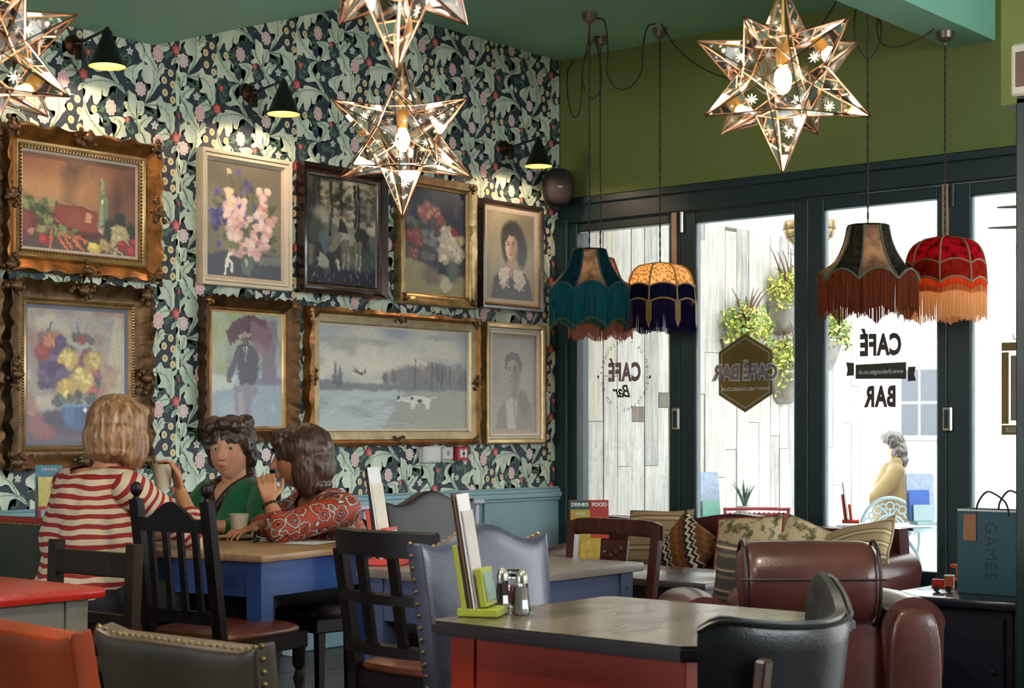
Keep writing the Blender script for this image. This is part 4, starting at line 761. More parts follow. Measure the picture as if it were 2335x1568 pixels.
def shade(label, px, d, ys, prof, n_pan, mats, braid, fr_cols, f_len, pow_, rot=0, drape=.035, tass=None, cord_y=None, band=None, cz=None):
    """ys: image rows of shade top and shade edge; prof: [(t, r)] radius down the shade; panels in turn take mats"""
    top = at_d(px, ys[0], d); bot = at_d(px, ys[1], d); H = top.z - bot.z; c = V(top.x, top.y, bot.z)
    rot = cyaw - PI / n_pan
    t = thing('fringed_lampshade', label, 'pendant lamp', c, rot, 'fringed fabric pendant lamps')
    ts = [p[0] for p in prof]; rs = [p[1] for p in prof]
    R_ = lambda q: float(np.interp(q, ts, rs)); pr = spline([(a, b) for a, b in prof], 5)
    T2 = [p[0] for p in pr]; R2 = [p[1] for p in pr]; rad = lambda q: float(np.interp(q, T2, R2))
    flat = lambda f: math.cos(PI / n_pan) / math.cos(PI / n_pan * (2 * f - 1))      # straight-sided panels
    sw = lambda f: drape * (1 - (2 * f - 1) ** 2)
    for k in range(n_pan):
        a0 = k * 2 * PI / n_pan
        def pt(f, q, k=k, a0=a0, ex=0, hi=1):
            a = a0 + f * 2 * PI / n_pan; q2 = q * hi; r = (rad(q2) + ex) * (.55 + .45 * flat(f)); z_ = H * (1 - q2) + (sw(f) * q2 ** 3 if hi == 1 else 0); return V(r * math.cos(a), r * math.sin(a), z_)
        mb = MB(); mb.grid(lambda f, q: pt(f, q), 9, 14); mb.build('panel', mats[k % len(mats)], t)
        if band:
            mb = MB(); mb.grid(lambda f, q: pt(f, band[0] + (1 - band[0]) * q, ex=.004) + V(0, 0, (sw(f) * .6 * (1 - q))), 9, 6); mb.build('band', band[1], t)
        mb = MB(); mb.tube([pt(0, q / 12, ex=.003) for q in range(13)], .0055, 6); mb.build('rib_braid', braid, t)
        if band: mb = MB(); mb.tube([pt(f / 8, band[0], ex=.005) + V(0, 0, sw(f / 8) * .6) for f in range(9)], .005, 5); mb.build('edge_braid', braid, t)
        mb = MB(); mb.tube([pt(f / 8, 1, ex=.004) for f in range(9)], .006, 6); mb.build('edge_braid', braid, t)
    mb = MB(); mb.tube([(rad(0) * math.cos(a) , rad(0) * math.sin(a), H) for a in [k * 2 * PI / 16 for k in range(16)]], .005, 6, True); mb.tube([(-rad(0), 0, H - .004), (rad(0), 0, H - .004)], .002, 5); mb.tube([(0, -rad(0), H - .004), (0, rad(0), H - .004)], .002, 5); mb.build('wire_ring', brass_d, t)
    rnd = random.Random(px)
    for q, (fm, z0, z1, wv) in enumerate(fr_cols):
        mb = MB(); ns = int(2 * PI * rad(1) / .0046)
        for i in range(ns):
            a = i * 2 * PI / ns; f = (a / (2 * PI / n_pan)) % 1; r = (rad(1) + .003) * (.55 + .45 * flat(f)); zt_ = sw(f) - z0 * f_len; zb_ = sw(f) * wv - z1 * f_len * rnd.uniform(.93, 1.0); p = V(r * math.cos(a), r * math.sin(a), 0); sd = V(-math.sin(a), math.cos(a), 0) * .0024; ou = V(math.cos(a), math.sin(a), 0) * .0012; jx = sd * rnd.uniform(-.8, .8)
            A = [mb.bm.verts.new(p + v + V(0, 0, zt_)) for v in (sd, ou, -sd)]; B = [mb.bm.verts.new(p + jx + v + V(0, 0, zb_)) for v in (sd, ou, -sd)]
            for u in range(2): mb.bm.faces.new((A[u], A[u + 1], B[u + 1], B[u]))
        o = mb.build('fringe', fm, t, 0); tag(o, kind='stuff')
    if tass:
        for k in range(n_pan):
            a = k * 2 * PI / n_pan; mb = MB()
            for i in range(9):
                b = a + (i - 4) * .018; r = rad(1) + .010; mb.tube([(r * math.cos(b), r * math.sin(b), 0), (r * math.cos(b), r * math.sin(b), -f_len * (.85 - abs(i - 4) * .06))], .0022, 4)
            o = mb.build('tassel', tass, t); tag(o, kind='stuff')
    mb = MB(); mb.ball((0, 0, H * .4), (.03, .03, .036), 12, 8); mb.build('bulb', emit('soft_warm_bulb', 'ffc98a', 6), t); mb = MB(); mb.lathe([(.0, H * .9), (.02, H * .88), (.02, H * .4 + .03), (0, H * .4 + .03)], 12); mb.build('lamp_holder', brass_d, t); point('glow', (0, 0, H * .35), t, pow_ * .55, (1, .72, .45), .04)
    ztop = (cz or ZC) - c.z; mb = MB(); rr = .004
    for s_ in (0, PI): mb.tube([(rr * .7 * math.cos(q * .9 + s_), rr * .7 * math.sin(q * .9 + s_), H * .88 + (ztop - H * .88) * q / 90) for q in range(91)], .0032, 5)
    mb.build('flex', cordm, t)
    mb = MB(); mb.lathe([(0, ztop - .055), (.02, ztop - .052), (.042, ztop - .035), (.045, ztop), (0, ztop)], 16); mb.ball((0, 0, ztop - .062), .012, 8, 6); mb.build('ceiling_hook', mat('galvanised_hook', '8d8074', .35, .8, .2), t)
    return t
teal_fab = fabric('dark_teal_velvet', '10333d', '0b2430', 40, .08); gold_fab = fabric('faded_gold_brocade', '8a7560', '66523f', 24, .4); teal_fr = fabric('teal_silk_fringe', '1a5360', '0d3440', 60, .25); olive_fr = fabric('olive_fringe_tips', '5d6a3a', '3f4a28', 60, .3)
shade('teal fringed pagoda lampshade with gold panels', 1344, 9.2, (570, 668), [(0, .095), (.25, .115), (.5, .145), (.75, .19), (.92, .226), (1, .236)], 8, [gold_fab, teal_fab], mat('dark_teal_braid', '1d3f4e', .8), [(teal_fr, 0, 1, 1.1), (olive_fr, .93, 1.04, 1.1)], .215, 1.6, .2 + .39, .05)
shade('dusty pink fringed lampshade half hidden behind the teal one', 1369, 9.75, (590, 690), [(0, .08), (.4, .12), (.8, .18), (1, .20)], 8, [fabric('dusty_rose_silk', '9c6a5c', '7d4c44', 30, .4)], mat('rose_braid', '6e4740', .8), [(fabric('dusty_rose_fringe', '8c5f58', '6a403c', 60, .35), 0, 1, -.6)], .20, 3, .1, .05)
gold_pat = fabric('gold_damask', 'd0ab78', '8c6238', 60, .5, 'v'); navy_fab = fabric('navy_velvet', '191a3a', '121228', 40, .06)
shade('domed lampshade of gold damask with a navy fringe', 1505, 9.55, (600, 694), [(0, .03), (.03, .09), (.12, .15), (.3, .186), (.6, .206), (1, .214)], 8, [gold_pat], mat('gold_cord_braid', 'a98252', .6), [(fabric('navy_fringe', '17163a', '0e0d24', 60, .15), 0, 1, .8)], .175, 5, .1, .025, mat('gold_tassel', 'b3874e', .5), band=(.62, navy_fab))
brown_fab = fabric('taupe_silk', '85705c', '6b5746', 26, .4); stripe_fab = fabric('dark_olive_brocade', '34302a', '221e1c', 40, .1)
shade('brown fringed pagoda lampshade with taupe silk panels', 1979, 7.95, (515, 645), [(0, .098), (.25, .112), (.5, .14), (.75, .187), (.92, .235), (1, .246)], 8, [brown_fab, stripe_fab], mat('grey_green_braid', '5d5c50', .8), [(fabric('copper_bead_fringe', '6e3a26', '3e1d18', 50, .35), 0, 1, 1.1)], .20, 2.2, .32, .055, cz=3.59)
red_fab = fabric('crimson_brocade', '8c0f1c', '40070f', 24, .35); red_band = fabric('scarlet_silk_band', 'a8281c', '8c1c16', 30, .4)
shade('domed red brocade lampshade with orange and cream fringe', 2155, 8.3, (540, 650), [(0, .03), (.03, .085), (.12, .145), (.3, .18), (.6, .2), (1, .207)], 8, [red_fab], mat('dull_gold_braid', '8d6c50', .7), [(fabric('cream_fringe', 'd9a878', 'c08a58', 60, .5), .2, 1, .8), (fabric('orange_fringe', 'c2471f', 'a63318', 60, .4), 0, .30, .5)], .20, 3.0, .15, .03, band=(.62, red_band), cz=3.26)
# ---- swagged flex between the hooks
def swag(label, pts, d0, d1, r=.0045):
    n_ = len(pts); P = [at_d(x, y, d0 + (d1 - d0) * i / (n_ - 1)) for i, (x, y) in enumerate(pts)]
    for p in P: p.z = min(p.z, ZC - .01)
    mb = MB(); mb.tube(spline(P, 6), r, 6); o = mb.build('lamp_flex', cordm); tag(o, label, 'cable', 'slack flex looped between the ceiling hooks')
    return o
swag('brown flex swagged between the teal and navy lamp hooks', [(1352, 44), (1378, 48), (1386, 110), (1384, 165), (1405, 200), (1435, 200), (1462, 165), (1466, 110), (1476, 62), (1495, 54)], 9.3, 9.4)
swag('brown flex dropping behind the large star lantern', [(1508, 54), (1540, 105), (1585, 145), (1640, 172), (1700, 183), (1790, 140), (1860, 75), (1912, -5)], 9.4, 8.4)
swag('brown flex looping from the first hook', [(1344, 46), (1342, 90), (1330, 150), (1332, 200), (1352, 224), (1368, 205), (1370, 150), (1360, 95), (1366, 84)], 9.3, 9.7)
swag('brown flex looping in the papered corner', [(1310, 140), (1295, 160), (1294, 215), (1305, 262), (1318, 262), (1326, 215), (1330, 150), (1352, 90), (1362, 84)], 10.2, 9.7)
swag('brown flex swagged to the beam hook', [(2130, 66), (2090, 92), (2045, 107), (2010, 98), (2000, 60), (2008, 20), (2016, -10)], 8.23, 8.3)
swag('brown flex looping above the brown lampshade', [(1952, 12), (1948, 60), (1953, 95), (1975, 133), (1998, 115), (2010, 70), (2000, 20)], 8.3, 8.3)
# ---- wall lamps
def wall_lamp(label, bx, by, sx, sy):
    p = at_y(bx, by, YW); t = thing('wall_lamp', label, 'wall lamp', p, 0, 'black cone wall lamps')
    L = .275; mb = MB(); mb.lathe([(.048, 0), (.046, .012), (.02, .02), (.014, .05)], 16, M=Matrix.Rotation(PI / 2, 4, 'X')); mb.build('wall_plate', brass_d, t)
    mb = MB(); mb.ball((0, -.05, 0), .022, 10, 8); mb.lathe([(.016, -.075), (.018, -.03), (.012, 0)], 10, (0, -.05, 0)); mb.build('knuckle', mat('dark_bronze', '3b2c24', .25, .8), t)
    mb = MB(); mb.tube([(0, -.05, .002), (0, -L, .03)], .007, 8); mb.ball((0, -L, .03), .013, 8, 6); mb.build('arm', black_m, t)
    sc_ = MB(); sc_.lathe([(.012, .03), (.022, .02), (.026, -.005), (.034, -.018), (.038, -.03), (.082, -.138), (.085, -.141)], 24, (0, -L, 0), cap=False); s = sc_.build('shade', black_m, t, 60)
    mb = MB(); mb.lathe([(.034, -.032), (.0805, -.138), (.084, -.1415)], 24, (0, -L, 0), cap=False); mb.build('shade_lining', gold_in, s, 60)
    mb = MB(); mb.ball((0, -L, -.085), (.018, .018, .026), 10, 8); mb.build('bulb', emit('wall_lamp_bulb', 'ffb055', 5), t); point('glow', (0, -L, -.115), t, 3.4, (1, .78, .52), .018)
wall_lamp('black cone wall lamp above the still life', 165, 103, 0, 0); wall_lamp('black cone wall lamp above the gladioli', 566, 214, 0, 0); wall_lamp('black cone wall lamp beside the loudspeaker', 1150, 338, 0, 0)
# ---- loudspeaker
p = at_y(1272, 428, YW - .13); t = thing('loudspeaker', 'black rounded loudspeaker fixed in the corner', 'speaker', p, math.radians(-42))
def egg(sx, sy, sz, e=2.6): return lambda u, v: V(*(sx * math.copysign(abs(math.cos(u * 2 * PI)) ** (2 / e), math.cos(u * 2 * PI)) * math.sin(v * PI) ** .7, sy * math.cos(v * PI), sz * math.copysign(abs(math.sin(u * 2 * PI)) ** (2 / e), math.sin(u * 2 * PI)) * math.sin(v * PI) ** .7))
mb = MB(); mb.grid(egg(.098, .085, .125), 28, 14, True, False); mb.build('cabinet', mat('matt_black_plastic', '14100f', .5), t)
mb = MB(); mb.grid(lambda u, v: egg(.088, .03, .114)(u, v) + V(0, -.065, 0), 28, 12, True, False); mb.build('grille', mat('speaker_grille', '1c1413', .7, 0, .2, 200, .4, 600), t)
mb = MB(); mb.box(-.016, .016, -.0975, -.092, -.012, -.002, .001); mb.build('badge', steel, t); mb = MB(); mb.box(-.02, .02, .05, .15, -.06, .06, .006); mb.build('bracket', black_m, t)
# ---- small wall boxes
white_pl = mat('white_plastic', 'd8d6d4', .4, 0, .03); red_pl = mat('red_plastic', 'b3222a', .4)
def wbox(name, label, x0, y0, x1, y1, dep, m_, cat):
    a = at_y(x0, y1, YW - dep); b = at_y(x1, y0, YW - dep); t = thing(name, label, cat, ((a.x + b.x) / 2, YW, (a.z + b.z) / 2)); w_, h_ = (b.x - a.x) / 2, (b.z - a.z) / 2
    mb = MB(); mb.box(-w_, w_, -dep, 0, -h_, h_, .006); mb.build('body', m_, t); return t, w_, h_
t, w_, h_ = wbox('control_box', 'white square control box under the landscape painting', 967, 1017, 1007, 1055, .05, white_pl, 'box'); mb = MB(); mb.box(-w_ + .012, w_ - .012, -.054, -.048, -h_ + .012, h_ - .012, .002); mb.build('cover', white_pl, t)
t, w_, h_ = wbox('wall_switch', 'small white switch plate beside the fire call point', 1010, 1018, 1035, 1048, .02, white_pl, 'switch'); mb = MB(); mb.box(-.008, .008, -.026, -.018, -.014, .014, .002); mb.build('rocker', mat('grey_rocker', '9a9aa0', .4), t)
t, w_, h_ = wbox('fire_call_point', 'red fire alarm call point on the wallpaper', 1044, 1018, 1069, 1050, .045, red_pl, 'alarm'); mb = MB(); mb.box(-w_ * .62, w_ * .62, -.048, -.044, -h_ * .55, h_ * .6, .001); g = mb.build('face', white_pl, t)
mb = MB(); mb.lathe([(.0, .001), (.012, .001), (.012, 0)], 12, (0, -.0485, 0), Matrix.Rotation(PI / 2, 4, 'X')); mb.build('press_spot', mat('black_spot', '222222', .5), g)
for s_ in (-1, 1): mb = MB(); mb.prism([(-.010, 0), (.010, 0), (0, -.012)], .001, Matrix.Translation((0, -.0485, s_ * .026)) @ Matrix.Rotation(PI / 2, 4, 'X') @ Matrix.Rotation(PI if s_ < 0 else 0, 4, 'Z')); mb.build('arrow', red_pl, g)
# ================================================================== FURNITURE (every chair is built facing local +x)
dkwood = wood('near_black_oak', '180e0d', '0e0808', .42, 3, (8, 8, 1), .05); dkwood2 = wood('dark_olive_brown_wood', '33261c', '211812', .4, 3, (8, 8, 1)); mahog = wood('polished_mahogany', '421f14', '33170f', .25, 3, (8, 8, 1), .3, .03)
for n_, v_ in (('near_black_oak', .22), ('dark_olive_brown_wood', .25), ('polished_mahogany', .4)): MC[n_].node_tree.nodes['Principled BSDF'].inputs['Specular IOR Level'].default_value = v_
brown_seat = leather('tan_brown_seat_leather', '6a341c', '4a2214', .38); stud_m = mat('brass_nail_heads', 'c9a56a', .25, .9, .1)
def square_leg(t, x, y, z0, z1, w0, w1, m_, name='leg'): mb = MB(); mb.beam((x, y, z0), (x, y, z1), w0, w0, (1, 0, 0), w1, w1, .002); return mb.build(name, m_, t)
def turned(t, x, y, z1, m_, r=.02, name='leg'):
    mb = MB(); pr = [(r * .7, 0), (r * .9, .03), (r * 1.1, .06), (r * .6, .08), (r * .9, .11), (r * .9, .16), (r * .55, .18), (r * 1.1, .22), (r * .6, .26), (r * 1.1, .30), (r * .6, .33), (r * 1.2, .35), (r * 1.2, z1)]; mb.lathe([p for p in pr if p[1] <= z1], 12, (x, y, 0)); return mb.build(name, m_, t)
def cushion_seat(t, sx, sy, z, th, m_, cx=0):
    def f(u, v):
        a = u * 2 * PI; e = 5; x = math.copysign(abs(math.cos(a)) ** (2 / e), math.cos(a)); y = math.copysign(abs(math.sin(a)) ** (2 / e), math.sin(a)); q = v * PI; s_ = math.sin(q) ** .35; return V(cx + x * sx / 2 * s_, y * sy / 2 * s_, z - math.cos(q) * th / 2)
    mb = MB(); mb.grid(f, 28, 10, True, False); return mb.build('seat', m_, t, 60, weld=True)
def spindle_chair(label, x, y, rz):
    t = thing('spindle_back_chair', label, 'chair', (x, y, 0), rz); m_ = dkwood; hw = .172
    for s_ in (-1, 1):
        mb = MB(); mb.beam((-.21, s_ * hw, 0), (-.20, s_ * hw, .48), .038, .038, (0, 1, 0)); mb.beam((-.20, s_ * hw, .48), (-.265, s_ * hw, .955), .042, .032, (0, 1, 0)); mb.build('back_post', m_, t)
        mb = MB(); mb.lathe([(.014, 0), (.008, .012), (.018, .022), (.022, .038), (.018, .054), (.008, .062), (0, .064)], 14, (-.265, s_ * hw, .953)); mb.build('finial', m_, t)
    top = lambda q: .90 + .05 * math.exp(-(q / .07) ** 2) - .012 * math.exp(-((abs(q) - .12) / .04) ** 2)
    ys = [(-hw + .015) + (2 * hw - .03) * i / 24 for i in range(25)]
    mb = MB(); mb.prism([(q, .845) for q in ys] + [(q, top(q)) for q in reversed(ys)], .024, Matrix(((0, 0, 1, -.275), (1, 0, 0, 0), (0, 1, 0, 0), (0, 0, 0, 1))), .003); mb.build('crest_rail', m_, t)
    for i in range(4): q = -.108 + i * .072; mb = MB(); mb.beam((-.225, q, .55), (-.258, q, .86), .026, .013, (0, 1, 0)); mb.build('slat', m_, t)
    mb = MB(); mb.beam((-.218, -hw, .55), (-.218, hw, .55), .02, .045, (1, 0, 0)); mb.build('lower_rail', m_, t)
    mb = MB(); mb.box(-.21, .22, -.20, .20, .41, .468, .004); mb.build('seat_frame', m_, t); cushion_seat(t, .44, .41, .478, .06, brown_seat, .005)
    for s_ in (-1, 1): turned(t, .19, s_ * .18, .42, m_); mb = MB(); mb.beam((-.2, s_ * .185, .16), (.19, s_ * .18, .16), .02, .03, (0, 1, 0)); mb.build('stretcher', m_, t)
    mb = MB(); mb.tube([(.0, -.18, .17), (0, 0, .17), (0, .18, .17)], [.01, .017, .01], 10); mb.build('stretcher', m_, t); return t
def slat_chair(label, x, y, rz):
    t = thing('slat_back_chair', label, 'chair', (x, y, 0), rz); m_ = dkwood; hw = .20; H = .905
    arc = lambda q, k=.035: -k * (1 - (q / hw) ** 2)
    for s_ in (-1, 1): mb = MB(); mb.beam((-.20, s_ * hw * .92, 0), (-.19, s_ * hw * .95, .46), .036, .036, (0, 1, 0)); mb.beam((-.19, s_ * hw * .95, .46), (-.245, s_ * hw, H - .06), .04, .03, (0, 1, 0)); mb.build('back_post', m_, t)
    def rail(name, z0, z1, xc, k): mb = MB(); mb.grid(lambda u, v: V(xc + arc((2 * u - 1) * hw, k) + (.012 if v < .5 else -.012) * (1 if True else 0), (2 * u - 1) * (hw + .012), (z0, z0, z1, z1)[int(round(v * 4)) % 4] if False else 0), 2, 2) if False else None; pts = [(-hw - .012) + (2 * hw + .024) * i / 12 for i in range(13)]; g = [[mb.bm.verts.new((xc + arc(q, k) + dx, q, z)) for dx, z in ((.012, z0), (.012, z1 - .004), (0, z1 + .003), (-.012, z1 - .004), (-.012, z0))] for q in pts]; [mb.bm.faces.new((g[i][j], g[i + 1][j], g[i + 1][(j + 1) % 5], g[i][(j + 1) % 5])) for i in range(12) for j in range(5)]; mb.bm.faces.new(g[0]); mb.bm.faces.new(g[-1][::-1]); mb.build(name, m_, t, 40)
    rail('top_rail', H - .075, H, -.247, .04); rail('middle_rail', .69, .722, -.232, .036); rail('lower_rail', .535, .57, -.21, .03)
    for q in (-.068, .068): mb = MB(); mb.beam((-.207 + arc(q, .03), q, .545), (-.247 + arc(q, .04), q, H - .06), .036, .015, (0, 1, 0)); mb.build('slat', m_, t)
    mb = MB(); mb.box(-.2, .22, -.205, .205, .42, .478, .005); mb.build('seat_frame', m_, t); cushion_seat(t, .42, .40, .49, .05, brown_seat)
    for s_ in (-1, 1): square_leg(t, .195, s_ * .18, 0, .43, .03, .036, m_); mb = MB(); mb.beam((-.19, s_ * .18, .2), (.19, s_ * .18, .2), .018, .03, (0, 1, 0)); mb.build('stretcher', m_, t)
    return t
def ladder_chair(label, x, y, rz):
    t = thing('rail_back_chair', label, 'chair', (x, y, 0), rz); m_ = dkwood2; hw = .2
    for s_ in (-1, 1): mb = MB(); mb.beam((-.2, s_ * hw, 0), (-.24, s_ * hw, .83), .045, .04, (0, 1, 0), None, None, .003); mb.build('back_post', m_, t)
    for z0, z1 in ((.72, .80), (.56, .60)): mb = MB(); mb.box(-.245, -.215, -hw + .02, hw - .02, z0, z1, .004); mb.build('back_rail', m_, t)
    mb = MB(); mb.box(-.21, .22, -.21, .21, .43, .462, .008); mb.build('seat', m_, t)
    for s_ in (-1, 1): square_leg(t, .19, s_ * .18, 0, .43, .032, .04, m_); mb = MB(); mb.beam((-.19, s_ * .18, .18), (.19, s_ * .18, .18), .02, .03, (0, 1, 0)); mb.build('stretcher', m_, t)
    return t
def splat_chair(label, x, y, rz):
    t = thing('carved_splat_chair', label, 'chair', (x, y, 0), rz); m_ = mahog; hw = .20; H = .86
    for s_ in (-1, 1): mb = MB(); mb.beam((-.2, s_ * hw * .93, 0), (-.2, s_ * hw * .95, .46), .034, .034, (0, 1, 0)); mb.beam((-.2, s_ * hw * .95, .46), (-.25, s_ * hw, H - .01), .036, .028, (0, 1, 0)); mb.build('back_post', m_, t)
    mb = MB(); ys = [-.225 + .45 * i / 20 for i in range(21)]; mb.prism([(q, H - .055 - .012 * (q / .225) ** 4) for q in ys] + [(q, H + .006 - .02 * abs(q / .225) ** 6) for q in reversed(ys)], .03, Matrix(((0, 0, 1, -.268), (1, 0, 0, 0), (0, 1, 0, 0), (0, 0, 0, 1))), .008); mb.build('top_rail', m_, t)
    mb = MB(); mb.beam((-.215, 0, .5), (-.25, 0, H - .07), .115, .014, (0, 1, 0), .13, .014, .003); s = mb.build('splat', m_, t)
    mb = MB(); R = random.Random(3)
    for i in range(26): a = R.uniform(-.045, .045); z_ = R.uniform(.6, .76); mb.ball((-.23 + .012 - (z_ - .6) * .12, a, z_), (.006, R.uniform(.006, .014), R.uniform(.006, .014)), 7, 5)
    tag(mb.build('carving', m_, s), kind='stuff')
    mb = MB(); mb.box(-.2, .22, -.21, .21, .41, .46, .005); mb.build('seat_frame', m_, t); cushion_seat(t, .42, .41, .475, .05, brown_seat)
    for s_ in (-1, 1): square_leg(t, .19, s_ * .18, 0, .42, .026, .036, m_)
    return t
def padded_chair(label, x, y, rz, H, m_, w_=.48, camel=.05, studs=True, lean=.05, wood_=None, name='studded_leather_chair', th=.07, front=None, kf=0):
    t = thing(name, label, 'chair', (x, y, 0), rz); hw = w_ / 2; wood_ = wood_ or dkwood
    ys = [-hw + w_ * i / 28 for i in range(29)]
    top = lambda q: H - camel + (camel * (.5 + .5 * math.cos(PI * min(1, abs(q) / (hw * .72)))) if camel else 0) + .012 * max(0, abs(q) / hw - .8) / .2
    M = Matrix.Translation((-.23, 0, .50)) @ Matrix.Rotation(-math.atan2(lean, H - .5), 4, 'Y') @ Matrix(((0, 0, 1, -th / 2), (1, 0, 0, 0), (0, 1, 0, -.50), (0, 0, 0, 1)))
    taper = lambda q, z: q * (.90 + .10 * (z - .5) / (H - .5))
    def padf(thk, dx=0, grow=0):
        mb = MB(); n1, n2 = 30, 22; sg = lambda a: math.sin(a * PI / 2); gs = [[], []]
        for side in (0, 1):
            for i in range(n1 + 1):
                s_ = sg(2 * i / n1 - 1); col_ = []
                for j in range(n2 + 1):
                    tt = .5 + .5 * sg(2 * j / n2 - 1); q = s_ * (hw + grow); z_ = .46 + (top(q * hw / (hw + grow)) + grow - .46) * tt; k = ((1 - abs(s_) ** 9) * (1 - abs(2 * tt - 1) ** 12)) ** .42
                    col_.append(mb.bm.verts.new(M @ V(q * (.90 + .10 * tt), z_, thk / 2 + dx + (1 if side else -1) * thk / 2 * (.62 + .38 * k))))
                gs[side].append(col_)
        for g in gs:
            for i in range(n1):
                for j in range(n2): mb.bm.faces.new((g[i][j], g[i + 1][j], g[i + 1][j + 1], g[i][j + 1]))
        A, B = gs; rim = [(i, 0) for i in range(n1)] + [(n1, j) for j in range(n2)] + [(i, n2) for i in range(n1, 0, -1)] + [(0, j) for j in range(n2, 0, -1)]
        for k in range(len(rim)):
            (a, b_), (c, d) = rim[k], rim[(k + 1) % len(rim)]; mb.bm.faces.new((A[a][b_], A[c][d], B[c][d], B[a][b_]))
        return mb
    mb = padf(th)
    b = mb.build('backrest', m_, t, 50)
    if front:
        padf(.045, th * .85, .014).build('front_pad', front, t, 50)
    if studs:
        mb = MB(); st = .032
        path = [(hw * (.90 + .1 * k / 14), .47 + (top(hw) - .47) * k / 14, 1) for k in range(15)] + [(-hw * (.90 + .1 * k / 14), .47 + (top(hw) - .47) * k / 14, 1) for k in range(15)]
        for q, z_, _ in path: mb.ball(M @ V(q + math.copysign(.001, q), z_, th * .34), .0062, 7, 5)
        for i in range(1, 24): q = -hw + w_ * i / 24; mb.ball(M @ V(q, top(q) + .001, th * .34), .005, 6, 4)
        tag(mb.build('nail_heads', stud_m, b), kind='stuff')
    mb = MB(); mb.box(-.22, .23, -hw * .92, hw * .92, .36, .42, .006); mb.build('seat_frame', wood_, t); cushion_seat(t, .48, w_ * .95, .44, .10, m_, .005)
    for sx, sy in ((-1, -1), (-1, 1), (1, -1), (1, 1)): square_leg(t, sx * .195, sy * hw * .8, 0, .37, .026, .038, wood_)
    return t
grey_l = leather('slate_grey_leather', '4b4f66', '363849', .3, .25); dgrey_l = leather('charcoal_leather', '1c1918', '131110', .5, .0); taupe_l = leather('dark_taupe_leather', '4a3c2c', '33291d', .36, .1); olive_l = leather('olive_brown_leather', '3c3626', '2a261b', .38); orange_l = leather('burnt_orange_leather', 'a8410c', '7a2a08', .36, .2); red_l = leather('red_leather', 'a8241a', '7d160f', .4)
spindle_chair('dark spindle back chair with ball finials at the blue table', 3.72, 4.49, math.radians(6))
slat_chair('dark slatted chair with a curved top rail by the menu stand', 3.575, 3.285, math.radians(-3))
ladder_chair('rough dark wooden chair facing the red table', 2.90, 4.44, math.radians(183))
splat_chair('polished wooden chair with a carved splat', 4.56, 3.57, math.radians(178))
padded_chair('slate grey camel back leather chair edged with brass nails', 3.25, 2.585, -PI / 2, .945, grey_l, .52, .05, True, .05, None, kf=0)
padded_chair('charcoal camel back leather chair against the panelling', 4.58, 4.03, -PI / 2, .96, dgrey_l, .50, .05, False)
padded_chair('dark taupe low leather chair with nails along its top', 2.21, 2.47, math.radians(2), .80, taupe_l, .47, .0, True, .05)
padded_chair('burnt orange leather chair cut off by the lower left corner', 2.26, 3.03, math.radians(-4), .775, orange_l, .46, .0, False, .06)
padded_chair('olive brown leather chair with a red front beside the red menu stand', 3.74, 5.46, math.radians(3), .842, olive_l, .46, .0, True, .05, front=red_l)
padded_chair('plain brown chair the striped top sits on', 3.47, 4.97, math.radians(2), .60, brown_seat, .40, .0, False, .03)
padded_chair('dark chair under the green jumper', 4.66, 5.50, math.radians(178), .78, dgrey_l, .40, .0, False, .03)
padded_chair('dark chair under the orange floral blouse', 4.74, 5.00, math.radians(172), .80, dkwood and mat('dark_brown_vinyl', '2a1915', .4), .42, .0, False, .03)
# ---- tables
def table(label, x, y, rz, lx, ly, top_m, frame_m, z=.75, th=.03, over=.03, leg=.07, apron=.12, edge_m=None, bev=.006, clip=0, name='cafe_table', leg2=None, rivets=False):
    t = thing(name, label, 'table', (x, y, 0), rz)
    mb = MB()
    if clip: mb.prism([(clip, 0), (lx - clip, 0), (lx, clip), (lx, ly - clip), (lx - clip, ly), (clip, ly), (0, ly - clip), (0, clip)], th, Matrix.Translation((0, 0, z - th)), bev)
    else: mb.box(0, lx, 0, ly, z - th, z, bev, None, 2)
    if edge_m:
        for f in mb.bm.faces: f.material_index = 0 if f.normal.z > .9 else 1
        bmesh.ops.recalc_face_normals(mb.bm, faces=mb.bm.faces[:])
        for f in mb.bm.faces: f.material_index = 0 if f.calc_center_median().z > z - 1e-4 else 1
    mb.build('tabletop', [top_m, edge_m] if edge_m else top_m, t)
    for (x0, x1, y0, y1) in ((over, lx - over, over, over + .022), (over, lx - over, ly - over - .022, ly - over), (over, over + .022, over, ly - over), (lx - over - .022, lx - over, over, ly - over)):
        mb = MB(); mb.box(x0 + .004, x1 - .004, y0 + .004, y1 - .004, z - th - apron, z - th - .0005, .002); mb.build('apron', frame_m, t)
    for ax in (0, 1):
        for ay in (0, 1):
            cx, cy = (over + leg / 2 - .004 if ax == 0 else lx - over - leg / 2 + .004), (over + leg / 2 - .004 if ay == 0 else ly - over - leg / 2 + .004)
            l = square_leg(t, cx, cy, 0, z - th - .0005, leg2 or leg * .7, leg, frame_m)
            if rivets:
                for dz in (.05, .11): mb = MB(); mb.ball((cx + (leg / 2) * (-1 if ax == 0 else 1), cy, z - th - dz), .006, 8, 6); mb.ball((cx, cy + (leg / 2) * (-1 if ay == 0 else 1), z - th - dz), .006, 8, 6); mb.build('bolt', frame_m, l)
    return t
pine = wood('worn_pine_top', 'a8835c', '7d5b3c', .42, 3, (1, 7, 1), .1); blue_p = mat('royal_blue_paint', '274a8c', .45, 0, .12, 6); red_p = mat('scarlet_gloss_paint', 'b3200e', .28, 0, .12, 6, 0, 1, .3); grey_p = mat('warm_grey_paint', '7c7468', .5, 0, .06); orange_p = mat('orange_red_paint', '9c2606', .42, 0, .10, 5); slate_p = mat('blue_grey_paint', '4a5474', .45, 0, .08)
grey_top = wood('pale_scrubbed_grey_top', '8b7f76', '6b6058', .34, 3, (1, 7, 1), .2)
